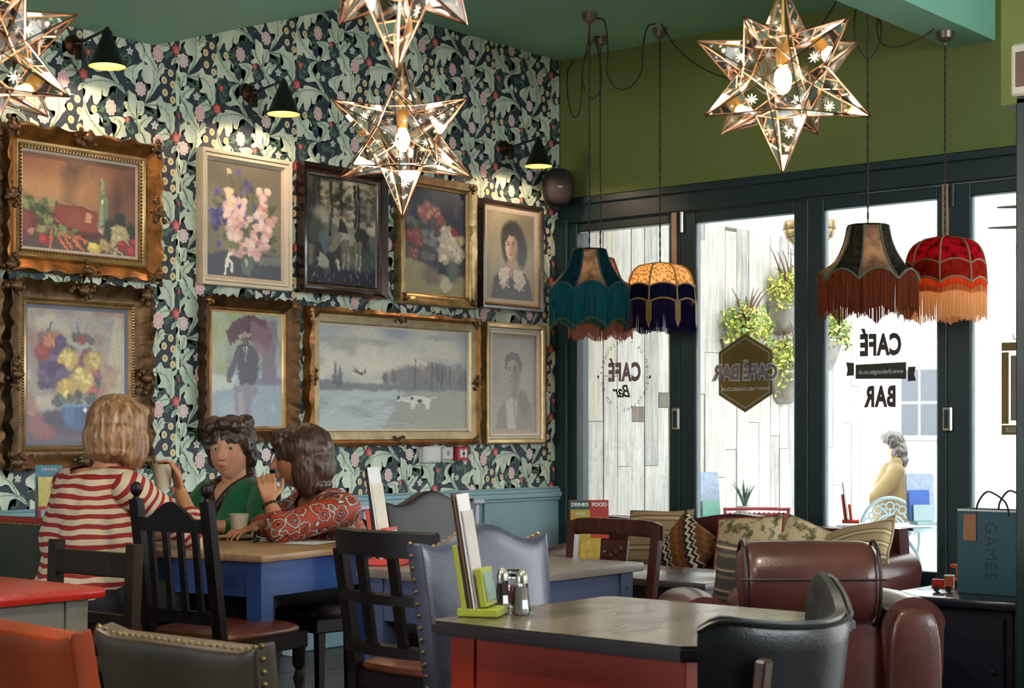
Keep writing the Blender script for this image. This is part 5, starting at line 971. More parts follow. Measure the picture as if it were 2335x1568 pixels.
worn_top = mat('worn_varnished_top', '3b3029', .26, 0, 0, 3.2, .05, 40, .45, .5, (1, 2.2, 1), 0, '8d7f6b'); black_edge = mat('black_table_edge', '14100f', .4)
red_decor = mat('scarlet_top_with_grey_motifs', 'b3200e', .35, 0, 0, 9, 0, 1, .1, .5, None, 0, '94402e')
table('blue painted table with a worn pine top', 3.78, 4.36, math.radians(9), .76, 1.32, pine, blue_p, .75, .028, .035, .075, .13, bev=.01)
table('orange red table with a dark varnished top', 2.75, 1.84, 0, .73, .76, worn_top, orange_p, .75, .034, .05, .075, .17, black_edge, .008, .03)
table('blue grey table with a pale scrubbed top', 3.65, 3.15, 0, .77, .60, grey_top, slate_p, .75, .030, .03, .07, .14, rivets=True)
table('red topped table with warm grey legs', 1.90, 3.83, 0, .84, .78, red_decor, grey_p, .75, .032, .04, .075, .14, red_p, .012)
table('low dark coffee table before the sofa', 5.66, 3.72, 0, .62, 1.30, wood('glossy_brown_coffee_top', '4e342a', '33211b', .22, 3, (1, 7, 1), .5), dkwood, .55, .03, .03, .06, .08, mat('patterned_edge', '2e211d', .4), name='coffee_table')
# ---- leather sofa
conk = leather('chestnut_club_leather', '5f3029', '3d1d1b', .3, .3)
def soft_box(mb, x0, x1, y0, y1, z0, z1, e=4.0, n=28, m=12, fn=None):
    def f(u, v):
        a = u * 2 * PI; q = (v - .5) * PI; cq = math.copysign(abs(math.cos(q)) ** (2 / e), math.cos(q)); sq = math.copysign(abs(math.sin(q)) ** (2 / e), math.sin(q))
        ca = math.copysign(abs(math.cos(a)) ** (2 / e), math.cos(a)); sa = math.copysign(abs(math.sin(a)) ** (2 / e), math.sin(a))
        p = V((x0 + x1) / 2 + (x1 - x0) / 2 * ca * cq, (y0 + y1) / 2 + (y1 - y0) / 2 * sa * cq, (z0 + z1) / 2 + (z1 - z0) / 2 * sq); return fn(p) if fn else p
    mb.grid(f, n, m, True, False)
t = thing('leather_sofa', 'chestnut leather camel back sofa under the windows', 'sofa', (7.56, 4.93, 0), PI)      # faces -x: local +x points into the room
Ls = 2.02
top = lambda q: .655 + .06 * math.exp(-((q) / .30) ** 2) + .015 * math.exp(-((abs(q) - .95) / .2) ** 2)
ys = [-Ls / 2 + Ls * i / 40 for i in range(41)]
mb = MB(); mb.prism([(-Ls / 2, .12), (Ls / 2, .12)] + [(q, top(q)) for q in reversed(ys)], .20, Matrix(((0, .12, 1, -.50), (1, 0, 0, 0), (0, 1, 0, 0), (0, 0, 0, 1))) @ Matrix.Identity(4), .045)
mb.build('back', conk, t, 50)
mb = MB(); mb.tube([(-.51 + .12 * top(q), q, top(q) - .01) for q in ys], .008, 6); mb.build('piping', mat('dark_piping', '24100d', .4), t)
mb = MB(); mb.box(-.44, .33, -Ls / 2 + .02, Ls / 2 - .02, .10, .28, .02, None, 3); mb.build('base', conk, t)
for k in range(3):
    w3 = (Ls - .36) / 3; y0 = -Ls / 2 + .18 + k * w3; mb = MB(); soft_box(mb, -.34, .36, y0, y0 + w3, .26, .42, 5); mb.build('seat_cushion', conk, t, 60, weld=True)
def roll_arm(t, y0, y1, x0, x1, zt, m_, studs=True, sgn=1):
    r = (y1 - y0) / 2; cy = (y0 + y1) / 2
    def f(u, v):
        a = u * 2 * PI; x = x0 + (x1 - x0) * v; k = .55 + .45 * math.sin(min(1, v * 1.0) * PI * .5) if False else 1; drop = .05 * (v ** 2)
        return V(x, cy + r * math.sin(a) * (1.0 if math.cos(a) > 0 else .92), zt - r - drop + (r * math.cos(a) if math.cos(a) > 0 else (zt - r - drop - .10) * math.cos(a)))
    mb = MB(); g = mb.grid(f, 24, 12, True, False); mb.bm.faces.new([g[i][-1] for i in range(24)]); mb.bm.faces.new([g[i][0] for i in range(24)][::-1])
    es = [e for e in mb.bm.edges if all(abs(v.co.x - x1) < 1e-5 for v in e.verts)]; bmesh.ops.bevel(mb.bm, geom=es, offset=.03, segments=3, affect='EDGES', profile=.6)
    a = mb.build('arm', m_, t, 60)
    if studs:
        mb = MB()
        for k in range(22): an = -1.9 + 3.8 * k / 21; c_ = math.cos(an); mb.ball((x1 + .001, cy + (r - .03) * math.sin(an), zt - r - .05 + (r - .03) * c_), .006, 6, 4)
        tag(mb.build('nail_heads', mat('dull_nail_heads', '7d6a5a', .3, .8), a), kind='stuff')
roll_arm(t, -Ls / 2 - .06, -Ls / 2 + .17, -.42, .36, .545, conk, False); roll_arm(t, Ls / 2 - .17, Ls / 2 + .06, -.42, .36, .545, conk, False)
for sx in (-.38, .28):
    for sy in (-.9, .9): mb = MB(); mb.lathe([(.022, 0), (.032, .1)], 10, (sx, sy, 0)); mb.build('foot', black_m, t)
# ---- leather armchair, seen from behind
t = thing('leather_armchair', 'chestnut leather club armchair with a rolled back', 'armchair', (4.65, 2.73, 0), math.radians(40))
def bk(u, v):
    a = u * 2 * PI; y = -.215 + .43 * v; k = (1 - abs(2 * v - 1) ** 8) ** .5; r = .105 * (.72 + .28 * k)
    return V(-.36 + r * math.cos(a) * 1.0, y, .724 + (r * 1.25) * math.sin(a))
mb = MB(); g = mb.grid(bk, 28, 18, True, False); mb.bm.faces.new([g[i][0] for i in range(28)]); mb.bm.faces.new([g[i][-1] for i in range(28)][::-1]); mb.build('back_roll', conk, t, 60)
mb = MB(); soft_box(mb, -.40, -.20, -.25, .25, .12, .74, 5, 28, 14, lambda p: p + V((.74 - p.z) * .06, 0, 0)); mb.build('back', conk, t, 60, weld=True)
for s_ in (-1, 1): mb = MB(); mb.tube([(-.36 + .105 * math.cos(a) * .97, s_ * .204, .724 + .13 * math.sin(a)) for a in [k * 2 * PI / 28 for k in range(28)]], .006, 6, True); mb.build('piping', mat('dark_piping', '24100d', .4), t)
mb = MB(); mb.tube([(-.36 - .108, -.22 + .44 * k / 10, .724 + .02) for k in range(11)], .003, 5); mb.build('seam', mat('dark_piping', '24100d', .4), t)
mb = MB(); mb.box(-.34, .36, -.30, .30, .09, .27, .02, None, 2); mb.build('base', conk, t); mb = MB(); soft_box(mb, -.24, .38, -.235, .235, .25, .42, 5); mb.build('seat_cushion', conk, t, 60, weld=True)
for s_ in (-1, 1): roll_arm(t, s_ * .32 - .10, s_ * .32 + .10, -.40, .40, .685, conk, True)
mb = MB()
for k in range(18):
    for s_ in (-1, 1): mb.ball((-.402, s_ * .34 + s_ * .05 * math.sin(k / 17 * PI), .12 + .50 * k / 17), .006, 6, 4)
tag(mb.build('nail_heads', mat('dull_nail_heads', '7d6a5a', .3, .8), t), kind='stuff')
for s_ in (-1, 1): mb = MB(); soft_box(mb, -.43, -.36, s_ * .32 - .085, s_ * .32 + .085, .10, .655, 3.5, 20, 12); mb.build('arm_end_panel', conk, t, 60, weld=True)
for sx in (-.3, .3):
    for sy in (-.24, .24): mb = MB(); mb.lathe([(.02, 0), (.03, .1)], 10, (sx, sy, 0)); mb.build('foot', black_m, t)
# ---- black bent-back tub chair in front
t = thing('bent_back_chair', 'black leather chair with a curved wrapped back', 'chair', (2.62, 1.685, 0), PI / 2 + math.radians(4))
blk = leather('black_hide', '101216', '090a0c', .33, .15)
def tub(u, v, off):
    q = (2 * u - 1); a = q * 1.12; R_ = .225; rise = .835 + .03 * q * q + (.05 * max(0, -q - .5) / .5) - .03 * (max(0, q - .8) / .2) ** 2 - .03 * (max(0, -q - .88) / .12) ** 2; z_ = .50 + (rise - .50) * v; fl = .04 * v
    rr = R_ + off + fl; return V(.02 - rr * math.cos(a) * (.9), rr * math.sin(a) * 1.0, z_)
mb = MB(); n_ = 30
ring = []
def tb(u, v):
    # v runs up the outside, over the top and down the inside
    if v < .45: return tub(u, v / .45, .022)
    if v > .55: return tub(u, (1 - v) / .45, -.022)
    k = (v - .45) / .10; p, q_ = tub(u, 1, .022), tub(u, 1, -.022); return p.lerp(q_, k) + V(0, 0, .018 * math.sin(k * PI))
g = mb.grid(tb, n_, 24); mb.bm.faces.new(g[0]); mb.bm.faces.new(g[-1][::-1]); mb.build('backrest', blk, t, 50)
mb = MB(); mb.tube([tub(i / 29, 1, .022) + V(0, 0, .006) for i in range(30)], .005, 6); mb.build('piping', black_m, t)
cushion_seat(t, .40, .43, .46, .09, blk, .03); legw = wood('teak_leg', '5a2f1c', '3d1e12', .35, 3, (8, 8, 1), .2)
for s_ in (-1, 1):
    mb = MB(); mb.beam((-.10, s_ * .19, 0), (-.195 if s_ > 0 else -.14, s_ * .20, .795 if s_ > 0 else .66), .034, .022, (0, 1, 0), None, None, .004); mb.build('back_leg', legw, t); square_leg(t, .22, s_ * .19, 0, .42, .024, .034, legw, 'front_leg')
mb = MB(); mb.box(-.2, .25, -.2, .2, .38, .42, .005); mb.build('seat_frame', legw, t)
# ---- dark cabinet on the right
c0 = at_z(2036, 1352, .585); t = thing('cabinet', 'dark navy cabinet carrying the games bag', 'cabinet', (c0.x, c0.y, 0)); nav = mat('dark_navy_paint', '141627', .4, 0, .12, 5)
mb = MB(); mb.box(.0, .42, -.47, 0, .05, .552, .006); mb.build('body', nav, t); mb = MB(); mb.box(-.03, .45, -.49, .03, .552, .585, .008, None, 2); mb.build('top', mat('navy_gloss_top', '1a1c2a', .25, 0, .1, 5, 0, 1, .3), t); mb = MB(); mb.box(.02, .40, -.45, -.02, 0, .05); mb.build('plinth', nav, t)
mb = MB(); mb.box(-.012, .002, -.44, -.02, .08, .53, .005); d_ = mb.build('door', nav, t); mb = MB(); mb.ball((-.02, -.40, .33), .010, 10, 8); mb.build('knob', nav, d_)
# ================================================================== OUTSIDE: terrace and street
ZT, ZS = -.15, -.42
mb = MB(); mb.box(XW + .12, 12.6, -6, 6.6, ZT - .1, ZT); struct(mb.build('ground_terrace', mat('pale_paving', '9a968f', .8, 0, .1, 3)), 'pale terrace paving outside the windows')
mb = MB(); mb.box(12.6, 60, -40, 40, ZS - .1, ZS); struct(mb.build('ground_street', mat('sunlit_asphalt', '626264', .85, 0, .08, 2)), 'sunlit street beyond the terrace')
# reclaimed white planks
YP = 6.34
mb = MB(); mb.box(XW + .12, 12.1, YP + .03, YP + .12, ZT, 2.69); pw = struct(mb.build('wall_terrace', mat('plank_backing', '4a4640', .9)), 'terrace side wall of reclaimed white planks')
pl_m = [mat('whitewashed_plank_%s' % n_, a, .75, 0, 0, 7, .4, 30, 0, .4, (6, 6, .5), 0, b_) for n_, a, b_ in (('pale', 'c9c6c0', '9c9890'), ('grey', 'b4b2ae', '7d7a76'), ('cream', 'cbc4b8', 'a39b8e'), ('bare', '7d746a', '564e46'))]
x = XW + .13; R = random.Random(11)
while x < 12.0:
    w_ = R.choice((.13, .15, .155, .165)) if not 9.55 < x < 9.75 else .27
    cuts = [ZT]; z_ = ZT
    while z_ < 2.66:
        z_ += R.choice((.10, .9, 1.2, 1.6, 1.4, 1.1)); cuts.append(min(z_, 2.68))
    for a, b_ in zip(cuts, cuts[1:]):
        short = b_ - a < .13; mb = MB(); e = R.uniform(0, .01); mb.box(x + .0025, x + w_ - .0025, YP + .005 - e, YP + .03, a + .0015, b_ - .0015, .002); mb.build('plank', pl_m[3] if short and R.random() < .7 else pl_m[R.choice((0, 0, 1, 2))], pw, 0)
    x += w_
mb = MB(); mb.box(XW + .12, 12.4, -6, 6.6, 2.68, 2.8); mb.box(12.3, 12.42, -6, 6.6, 2.6, 2.8); can = struct(mb.build('ceiling_terrace', fabric('white_awning_cloth', 'e8e8e6', 'e2e2e0', 3, .55)), 'white canopy over the terrace')
for k, (yy, xx, ln) in enumerate(((5.2, 9.4, .7), (4.4, 10.2, .9), (3.7, 9.3, .6), (4.9, 11.2, .8), (3.2, 10.6, .9), (2.6, 9.6, .8), (4.0, 11.6, .7))):
    mb = MB(); mb.tube(spline([(xx, yy, 2.672), (xx + .05, yy - ln * .3, 2.668), (xx + .02, yy - ln * .7, 2.668), (xx - .06, yy - ln, 2.672)], 5), [.006 + .012 * math.sin(i / 15 * PI) for i in range(16)], 6); mb.build('black_vine_motif', mat('black_motif', '22241f', .5), can)
# bowl lamp outside
c = at_d(1846, 525, 11.3); t = thing('mosaic_bowl_lamp', 'cream mosaic glass bowl lamp under the terrace canopy', 'pendant lamp', c)
mos = mat('amber_mosaic_glass', 'd8b878', .3, 0, 0, 30, 0, 1, 0, .5, None, .3, '9a7440'); pr = [(.05, -.115), (.11, -.10), (.16, -.055), (.185, .0), (.19, .06)]
for k in range(12):
    for j in range(4):
        mb = MB(); f = lambda u, v, k=k, j=j: V((pr[j][0] + (pr[j + 1][0] - pr[j][0]) * (.06 + .88 * v)) * math.cos((k + .06 + .88 * u) * PI / 6), (pr[j][0] + (pr[j + 1][0] - pr[j][0]) * (.06 + .88 * v)) * math.sin((k + .06 + .88 * u) * PI / 6), pr[j][1] + (pr[j + 1][1] - pr[j][1]) * (.06 + .88 * v)); mb.grid(f, 3, 2); mb.build('glass_tile', mos, t, 30, solid=.004)
mb = MB(); mb.lathe([(r * .985, z_) for r, z_ in pr], 24, cap=False); mb.build('lead_web', mat('lead_came', '4c4436', .4, .6), t, solid=.001)
mb = MB(); 
for k in range(3): a = k * 2 * PI / 3; mb.tube([(.18 * math.cos(a), .18 * math.sin(a), .06), (0, 0, 2.68 - c.z)], .004, 5)
mb.build('hanging_rods', brass_d, t)
# wall pots with plants
leaf_c = [lin(h) for h in ('9aa83a', 'c2c455', '6f9038', 'e0d878', '4f7030')]
pot_m = mat('hammered_zinc', '9b958c', .4, .6, .2, 12, .3, 30); cord_m = mat('burgundy_cordyline', '5a2c2c', .5, 0, .3, 9)
plant_m = vcol('planter_leaf', .5)
def pot(label, px, py, w_, h_, seed, trail=.2, spikes=9, lm=(0, 1, 2, 3)):
    p = at_y(px, py, YP - w_ * .3); t = thing('wall_planter', label, 'planter', (p.x, YP, p.z), 0, 'zinc wall planters on the plank wall'); R = random.Random(seed)
    mb = MB(); mb.grid(lambda u, v: V(-math.cos(u * PI) * w_ / 2 * (.35 + .65 * v ** .5), -math.sin(u * PI) * w_ * .55 * (.3 + .7 * v ** .5), -h_ * (1 - v)), 16, 10); mb.build('pot', pot_m, t, 60, solid=.006)
    mb = MB(); mb.tube([(-math.cos(k / 16 * PI) * w_ / 2, -math.sin(k / 16 * PI) * w_ * .55, 0) for k in range(17)], .008, 6); mb.build('rim', pot_m, t)
    vs, fs, co = [], [], []
    for i in range(760):
        a = R.uniform(0, 2 * PI); q = R.random() ** .5; c_ = V(q * math.cos(a) * w_ * .66, -w_ * .28 + q * math.sin(a) * w_ * .38, R.uniform(-.02, .2) * (1.15 - q * .5) * (w_ / .3) - (trail * R.random() if q > .75 and math.sin(a) < .3 else 0))
        n_ = V(R.gauss(0, 1), R.gauss(0, 1) - .5, R.gauss(.6, .6)).normalized(); u = n_.orthogonal().normalized(); u.rotate(Matrix.Rotation(R.uniform(0, 6), 3, n_)); w2 = n_.cross(u); s_ = R.uniform(.014, .026); b = len(vs)
        vs += [c_, c_ + u * s_ + w2 * s_ * .55 + n_ * s_ * .2, c_ + u * s_ * 2, c_ + u * s_ - w2 * s_ * .55 + n_ * s_ * .2]; fs.append((b, b + 1, b + 2, b + 3)); k = leaf_c[R.choice(lm)]; co += [k] * 4
    o = rawmesh('foliage', vs, fs, plant_m, t, co); tag(o, kind='stuff')
    for i in range(spikes):
        a = R.uniform(-.9, .9); L = R.uniform(.22, .36) * w_ / .3; b0 = V(R.uniform(-.05, .05), -w_ * .22, .05); d = V(math.sin(a) * .7, R.uniform(-.3, .15), 1).normalized(); sd = d.cross(V(0, 1, 0)).normalized(); mb = MB(); P = [b0 + d * L * k / 5 + V(math.sin(a) * .10, 0, -.06) * (k / 5) ** 3 for k in range(6)]; W = [.010, .013, .012, .010, .006, .001]
        g = [[mb.bm.verts.new(p + sd * w3 * s_ + V(0, -.003 * abs(s_), 0)) for s_ in (-1, 0, 1)] for p, w3 in zip(P, W)]
        for i2 in range(5):
            for j in range(2): mb.bm.faces.new((g[i2][j], g[i2 + 1][j], g[i2 + 1][j + 1], g[i2][j + 1]))
        mb.build('spike_leaf', cord_m, t, 40, solid=.002)
pot('zinc wall planter behind the gold hexagon sticker', 1708, 772, .40, .22, 1, .1, 9, (2, 1, 2, 0, 3)); pot('topmost zinc wall planter with burgundy spikes', 1806, 690, .38, .24, 2, .05, 10, (0, 1, 0, 3)); pot('lowest zinc wall planter with trailing leaves', 1812, 842, .38, .26, 3, .22, 4, (2, 1, 3, 0)); pot('zinc wall planter half hidden by the window post', 1893, 770, .36, .28, 4, .1, 2, (2, 4, 3))
# ---- terrace furniture
def slat_back(name, label, px0, px1, py, d, m_, zt=None):
    a, b = at_d(px0, py, d), at_d(px1, py, d); H = a.z - ZT; w_ = (b - a).length; t = thing(name, label, 'chair', ((a.x + b.x) / 2, (a.y + b.y) / 2, ZT), math.atan2(DV.y, DV.x)); hw = w_ / 2; H = max(H, .75)
    mb = MB(); mb.tube(spline([(0, -hw, 0), (-.02, -hw, H * .6), (-.04, -hw, H - .03), (-.04, -hw + .03, H), (-.04, hw - .03, H), (-.04, hw, H - .03), (-.02, hw, H * .6), (0, hw, 0)], 4), .011, 8); mb.build('back_frame', m_, t)
    n_ = int(w_ / .032)
    for k in range(n_): y_ = -hw + .03 + (w_ - .06) * k / (n_ - 1); mb = MB(); mb.box(-.046, -.036, y_ - .008, y_ + .008, H * .6, H - .02, .001); mb.build('slat', m_, t)
    for z_ in (H - .045, H * .6): mb = MB(); mb.box(-.05, -.034, -hw, hw, z_ - .02, z_ + .02, .003); mb.build('cross_rail', m_, t)
    mb = MB(); mb.box(-.02, .42, -hw, hw, .43, .455, .006); mb.build('seat', m_, t)
    for y_ in (-hw + .02, hw - .02): mb = MB(); mb.tube([(.40, y_, 0), (.38, y_, .43)], .011, 8); mb.build('leg', m_, t)
slat_back('metal_chair', 'red slatted metal chair outside the windows', 1652, 1795, 1160, 10.2, mat('red_metal', 'a3323a', .4)); slat_back('metal_chair', 'white slatted chair outside by the plank wall', 1472, 1522, 1152, 11.2, mat('white_metal', 'd8d8d8', .4))
def round_table(label, px, py, d, r, m_):
    c = at_d(px, py, d); t = thing('terrace_table', label, 'table', (c.x, c.y, ZT)); H = c.z - ZT; mb = MB(); mb.lathe([(0, H - .02), (r, H - .02), (r, H), (0, H)], 32); mb.build('tabletop', m_, t)
    for k in range(3): a = k * 2 * PI / 3 + .4; mb = MB(); mb.tube(spline([(.04 * math.cos(a), .04 * math.sin(a), H - .02), (.2 * math.cos(a), .2 * math.sin(a), H * .7), (.06 * math.cos(a), .06 * math.sin(a), H * .4), (.28 * math.cos(a), .28 * math.sin(a), 0)], 6), .011, 8); mb.build('leg', m_, t)
    mb = MB(); mb.tube([(.09 * math.cos(k * PI / 8), .09 * math.sin(k * PI / 8), H * .42) for k in range(16)], .008, 6, True); mb.build('brace_ring', m_, t); return c
ice = mat('pale_blue_iron', '9fb6bd', .4, .1); tc1 = round_table('pale blue iron table outside the banner window', 2035, 1198, 9.9, .34, ice); tc2 = round_table('pale iron table outside the hexagon window', 1660, 1181, 10.9, .30, mat('pale_grey_iron', 'b9c0c0', .4, .1))
# cast iron lattice chair
a = at_d(2030, 1135, 10.6); t = thing('lattice_iron_chair', 'pale blue cast iron chair with a pierced arched back', 'chair', (a.x, a.y, ZT), math.atan2(-DV.y, -DV.x)); H = a.z - ZT
arch = lambda s_, k=1.0: V(-.02, .20 * k * math.cos(s_ * PI) * -1, H - .30 + .30 * k * math.sin(s_ * PI) ** .8)
for k in (1.0, .62): mb = MB(); mb.tube([arch(i / 24, k) for i in range(25)], .012 if k == 1 else .009, 8); mb.build('back_arch', ice, t)
R = random.Random(2); cnt = 0
for i in range(11):
    s_ = .08 + .84 * i / 10; p = arch(s_, .82); mb = MB(); r = .020 + .006 * (i % 2); mb.tube([p + V(0, r * math.cos(q * PI / 6), r * math.sin(q * PI / 6)) for q in range(12)], .006, 6, True); mb.build('lattice_ring', ice, t)
for s_ in (-1, 0, 1): mb = MB(); mb.tube(spline([(-.02, s_ * .03, H - .30), (-.02, s_ * .09, H - .20), (-.02, s_ * .02, H - .12), (-.02, s_ * .05, H - .07)], 6), .008, 6); mb.build('scroll', ice, t)
mb = MB(); mb.lathe([(0, .43), (.21, .43), (.21, .45), (0, .45)], 24, (.18, 0, 0)); mb.build('seat', ice, t)
for sx, sy in ((0, -.18), (0, .18), (.34, -.15), (.34, .15)): mb = MB(); mb.tube([(sx, sy, 0), (sx * .9, sy * .95, .43)] + ([(-.02, sy * 1.1, H - .30)] if sx == 0 else []), .012, 8); mb.build('leg', ice, t)
# aloe in a white pot on the pale table
c = at_d(1698, 1181, 10.85); t = thing('potted_aloe', 'spiky aloe in a white pot outside', 'plant', c); mb = MB(); mb.lathe([(.045, 0), (.062, .085), (.056, .085), (.05, .07), (0, .07)], 20); mb.build('pot', mat('white_ceramic', 'd9d6d0', .3), t); R = random.Random(5)
for i in range(9):
    a = i * 2 * PI / 9; L = R.uniform(.13, .22); tl = R.uniform(.15, .6); P = [V(math.cos(a) * tl * L * (k / 5) ** 1.4, math.sin(a) * tl * L * (k / 5) ** 1.4, .07 + L * k / 5 * (1 - tl * .3)) for k in range(6)]; mb = MB(); mb.tube(P, [.010, .011, .009, .007, .004, .001], 6); mb.build('leaf', mat('aloe_green', '3d5a48', .4, 0, .2), t)
# ---- menus and stands
def menu_stand(label, base, rz, block_m, sheets, scale=1.0, lean=.10, name='menu_stand', panel=None, wide=.11):
    """wooden block with a leaning back board and menus slotted in it; sheets = (dx, width, height, material)"""
    t = thing(name, label, 'menu stand', base, rz); s = scale
    mb = MB(); mb.box(-.055 * s, .055 * s, -wide / 2 * s, wide / 2 * s, 0, .022 * s, .003); mb.build('base', block_m, t)
    Mx = Matrix.Translation((-.02 * s, 0, .02 * s)) @ Matrix.Rotation(-lean, 4, 'Y')
    mb = MB(); mb.box(-.022 * s, -.008 * s, -wide / 2 * s, wide / 2 * s, 0, .17 * s, .002, Mx); mb.build('back_board', block_m, t)
    for (dx, w_, h_, m_) in sheets: mb = MB(); mb.box(dx * s, (dx + .0035) * s, -w_ / 2 * s, w_ / 2 * s, .0, h_ * s, 0, Mx); mb.build('menu', m_, t, 0)
    dx = max(q[0] for q in sheets) + .012; mb = MB(); mb.box(dx * s, (dx + .018) * s, -wide / 2 * s, wide / 2 * s, 0, .10 * s, .002, Mx); fb = mb.build('front_block', block_m, t)
    if panel: mb = MB(); mb.box((dx + .018) * s, (dx + .021) * s, -wide * .4 * s, wide * .4 * s, .012 * s, .088 * s, .001, Mx); mb.build('picture_panel', panel, fb)
    return t, Mx
paper = mat('white_card', 'd8d8dc', .6, 0, .05, 60); paper_b = mat('pale_blue_printed_card', 'a9b7cf', .6, 0, .15, 40); teal_card = mat('teal_card', '4a9a92', .5); blue_card = mat('bright_blue_card', '2f62c0', .5, 0, .15, 10); dk_card = mat('dark_card', '2a2220', .6); red_card = mat('red_card', 'b3291f', .5); lime_m = mat('lime_painted_wood', '9aa02a', .45, 0, .08, 8); red_blk = mat('red_painted_block', 'b8301a', .45); mint_m = mat('mint_painted_block', '7fb8a8', .5)
crz = math.atan2(-DV.y, -DV.x)
def faced(px, py, d, label, bm_, sheets, sc, lean=.1, panel=None, turn=0, wide=.11): c = at_d(px, py, d); return menu_stand(label, c, crz + turn, bm_, sheets, sc, lean, 'menu_stand', panel, wide)
faced(1622, 1182, 10.9, 'mint menu stand with a teal card outside', mint_m, [(-.006, .15, .30, paper_b), (.0, .15, .27, paper_b)], 1.0, .12, None, .3, .13)
c = at_d(1620, 1178, 10.25); 
t, Mx = faced(2105, 1196, 9.75, 'menu stand with a blue card on the pale blue table', ice, [(-.006, .19, .31, paper), (.0, .18, .29, paper_b)], 1.0, .1, None, .2, .13)
mb = MB(); mb.box(.014, .018, -.085, .05, .01, .19, .001, Mx); mb.build('blue_card', blue_card, t)
t, Mx = faced(1940, 1192, 9.9, 'small red menu stand seen edge on outside', red_blk, [(-.006, .12, .25, dk_card), (.002, .12, .24, paper_b)], .95, .12, None, 1.35)
# ---- street: buildings, cars, passer-by
bld = mat('sunlit_cream_render', 'a8a6a2', .8, 0, .05, 2); bld2 = mat('grey_stone_front', '575450', .8, 0, .1, 2); dkgl = glass('far_dark_pane', (.55, .6, .68), 2.5, .05, .9); wfr = mat('white_window_frame', '9a9a9a', .5)
def facade(label, xf, y0, y1, H, m_, wins, door=None, band=None):
    t = thing('street_building', label, 'building', (xf, (y0 + y1) / 2, ZS)); W2 = (y1 - y0) / 2
    mb = MB(); mb.box(0, 4, -W2, W2, 0, H); mb.build('wall', m_, t)
    if band: mb = MB(); mb.box(-.06, .02, -W2, W2, 0, band[0], .01); mb.build('shopfront', band[1], t); mb = MB(); mb.box(-.25, .02, -W2, W2, band[0], band[0] + .35, .02); mb.build('fascia', wfr, t)
    for (yc, zc, w_, h_, nx, nz) in wins:
        f = MB(); f.box(-.09, .0, yc - w_ / 2 - .06, yc + w_ / 2 + .06, zc - .06, zc + h_ + .06, .01); wf = f.build('window', wfr, t)
        for i in range(nx):
            for j in range(nz): mb = MB(); mb.box(-.10, -.085, yc - w_ / 2 + w_ * i / nx + .02, yc - w_ / 2 + w_ * (i + 1) / nx - .02, zc + h_ * j / nz + .02, zc + h_ * (j + 1) / nz - .02); mb.build('pane', mat('bluish_far_glass', '1d2128', .3, 0, .1, 1), wf, 0)
    if door: mb = MB(); mb.box(-.09, 0, door[0] - .5, door[0] + .5, 0, 2.3, .02); d_ = mb.build('door', door[1], t); mb = MB(); mb.ball((-.12, door[0] - .35, 1.05), .04, 8, 6); mb.build('door_knob', brass, d_)
    return t
facade('cream rendered building across the street behind the banner', 24, 7.2, 16.5, 9, bld, [(-3.1, 1.55, 1.0, .95, 3, 2), (-.4, 1.5, 1.0, 1.1, 3, 2), (-3.4, 4.2, .9, 1.6, 2, 3), (-.6, 4.2, .9, 1.6, 2, 3)], (1.6, mat('grey_door', '7f8488', .5)))
facade('pale grey shopfront building across the street', 24, -1.0, 7.1, 9, bld, [(-2.4, .8, 2.4, 1.6, 2, 1), (1.6, .8, 2.6, 1.6, 2, 1), (-2.6, 4.0, .9, 1.9, 2, 4), (0, 4.0, .9, 1.9, 2, 4), (2.6, 4.0, .9, 1.9, 2, 4)], None, (2.9, bld2))
facade('white terraced building at the far right of the street', 25, -12, -1.1, 9, mat('white_render', 'a8a8a8', .8), [(-3, .9, 2.2, 1.6, 2, 1), (3, .9, 2.2, 1.6, 2, 1), (2.5, 4, 1, 1.9, 2, 4)])
def car(label, x, y, rz, col, sc=1.0):
    t = thing('parked_car', label, 'car', (x, y, ZS), rz); m_ = mat('car_paint_' + col, col, .2, .3, .03, 2, 0, 1, .8); L = 2.05 * sc
    side = [(-L, .35), (-L, .75), (-L * .82, .85), (-L * .5, .92), (-L * .25, 1.36), (L * .35, 1.42), (L * .78, .95), (L * .98, .85), (L, .4), (L * .8, .22), (-L * .85, .22)]
    mb = MB(); mb.prism(side, 1.6, Matrix(((1, 0, 0, 0), (0, 0, 1, -.8), (0, 1, 0, 0), (0, 0, 0, 1))), .05); mb.build('body', m_, t)
    gm = mat('car_glass', '2a3038', .08, 0, .05, 1, 0, 1, .5)
    for s_ in (-1, 1):
        for poly in ([(-L * .40, .95), (-L * .22, 1.29), (L * .02, 1.33), (L * .02, .95)], [(L * .06, .95), (L * .06, 1.33), (L * .33, 1.34), (L * .62, .97)]): mb = MB(); mb.prism(poly, .01, Matrix(((1, 0, 0, 0), (0, 0, 1, s_ * .80 - .005), (0, 1, 0, 0), (0, 0, 0, 1)))); mb.build('side_window', gm, t)
        for x_ in (-L * .62, L * .62): mb = MB(); mb.lathe([(0, -.1), (.26, -.1), (.31, -.06), (.31, .06), (.26, .1), (0, .1)], 20, (x_, s_ * .74, .31), Matrix.Rotation(PI / 2, 4, 'X')); w_ = mb.build('wheel', mat('tyre', '18181a', .8), t); mb = MB(); mb.lathe([(0, -.11), (.18, -.105), (.18, .105), (0, .11)], 16, (x_, s_ * .74, .31), Matrix.Rotation(PI / 2, 4, 'X')); mb.build('hub_cap', steel, w_)
    return t
car('silver blue car parked across the street', 19.5, 4.45, PI / 2, '4f6a9a'); car('white car parked across the street at the right', 18.5, .3, PI / 2, 'd9dade')
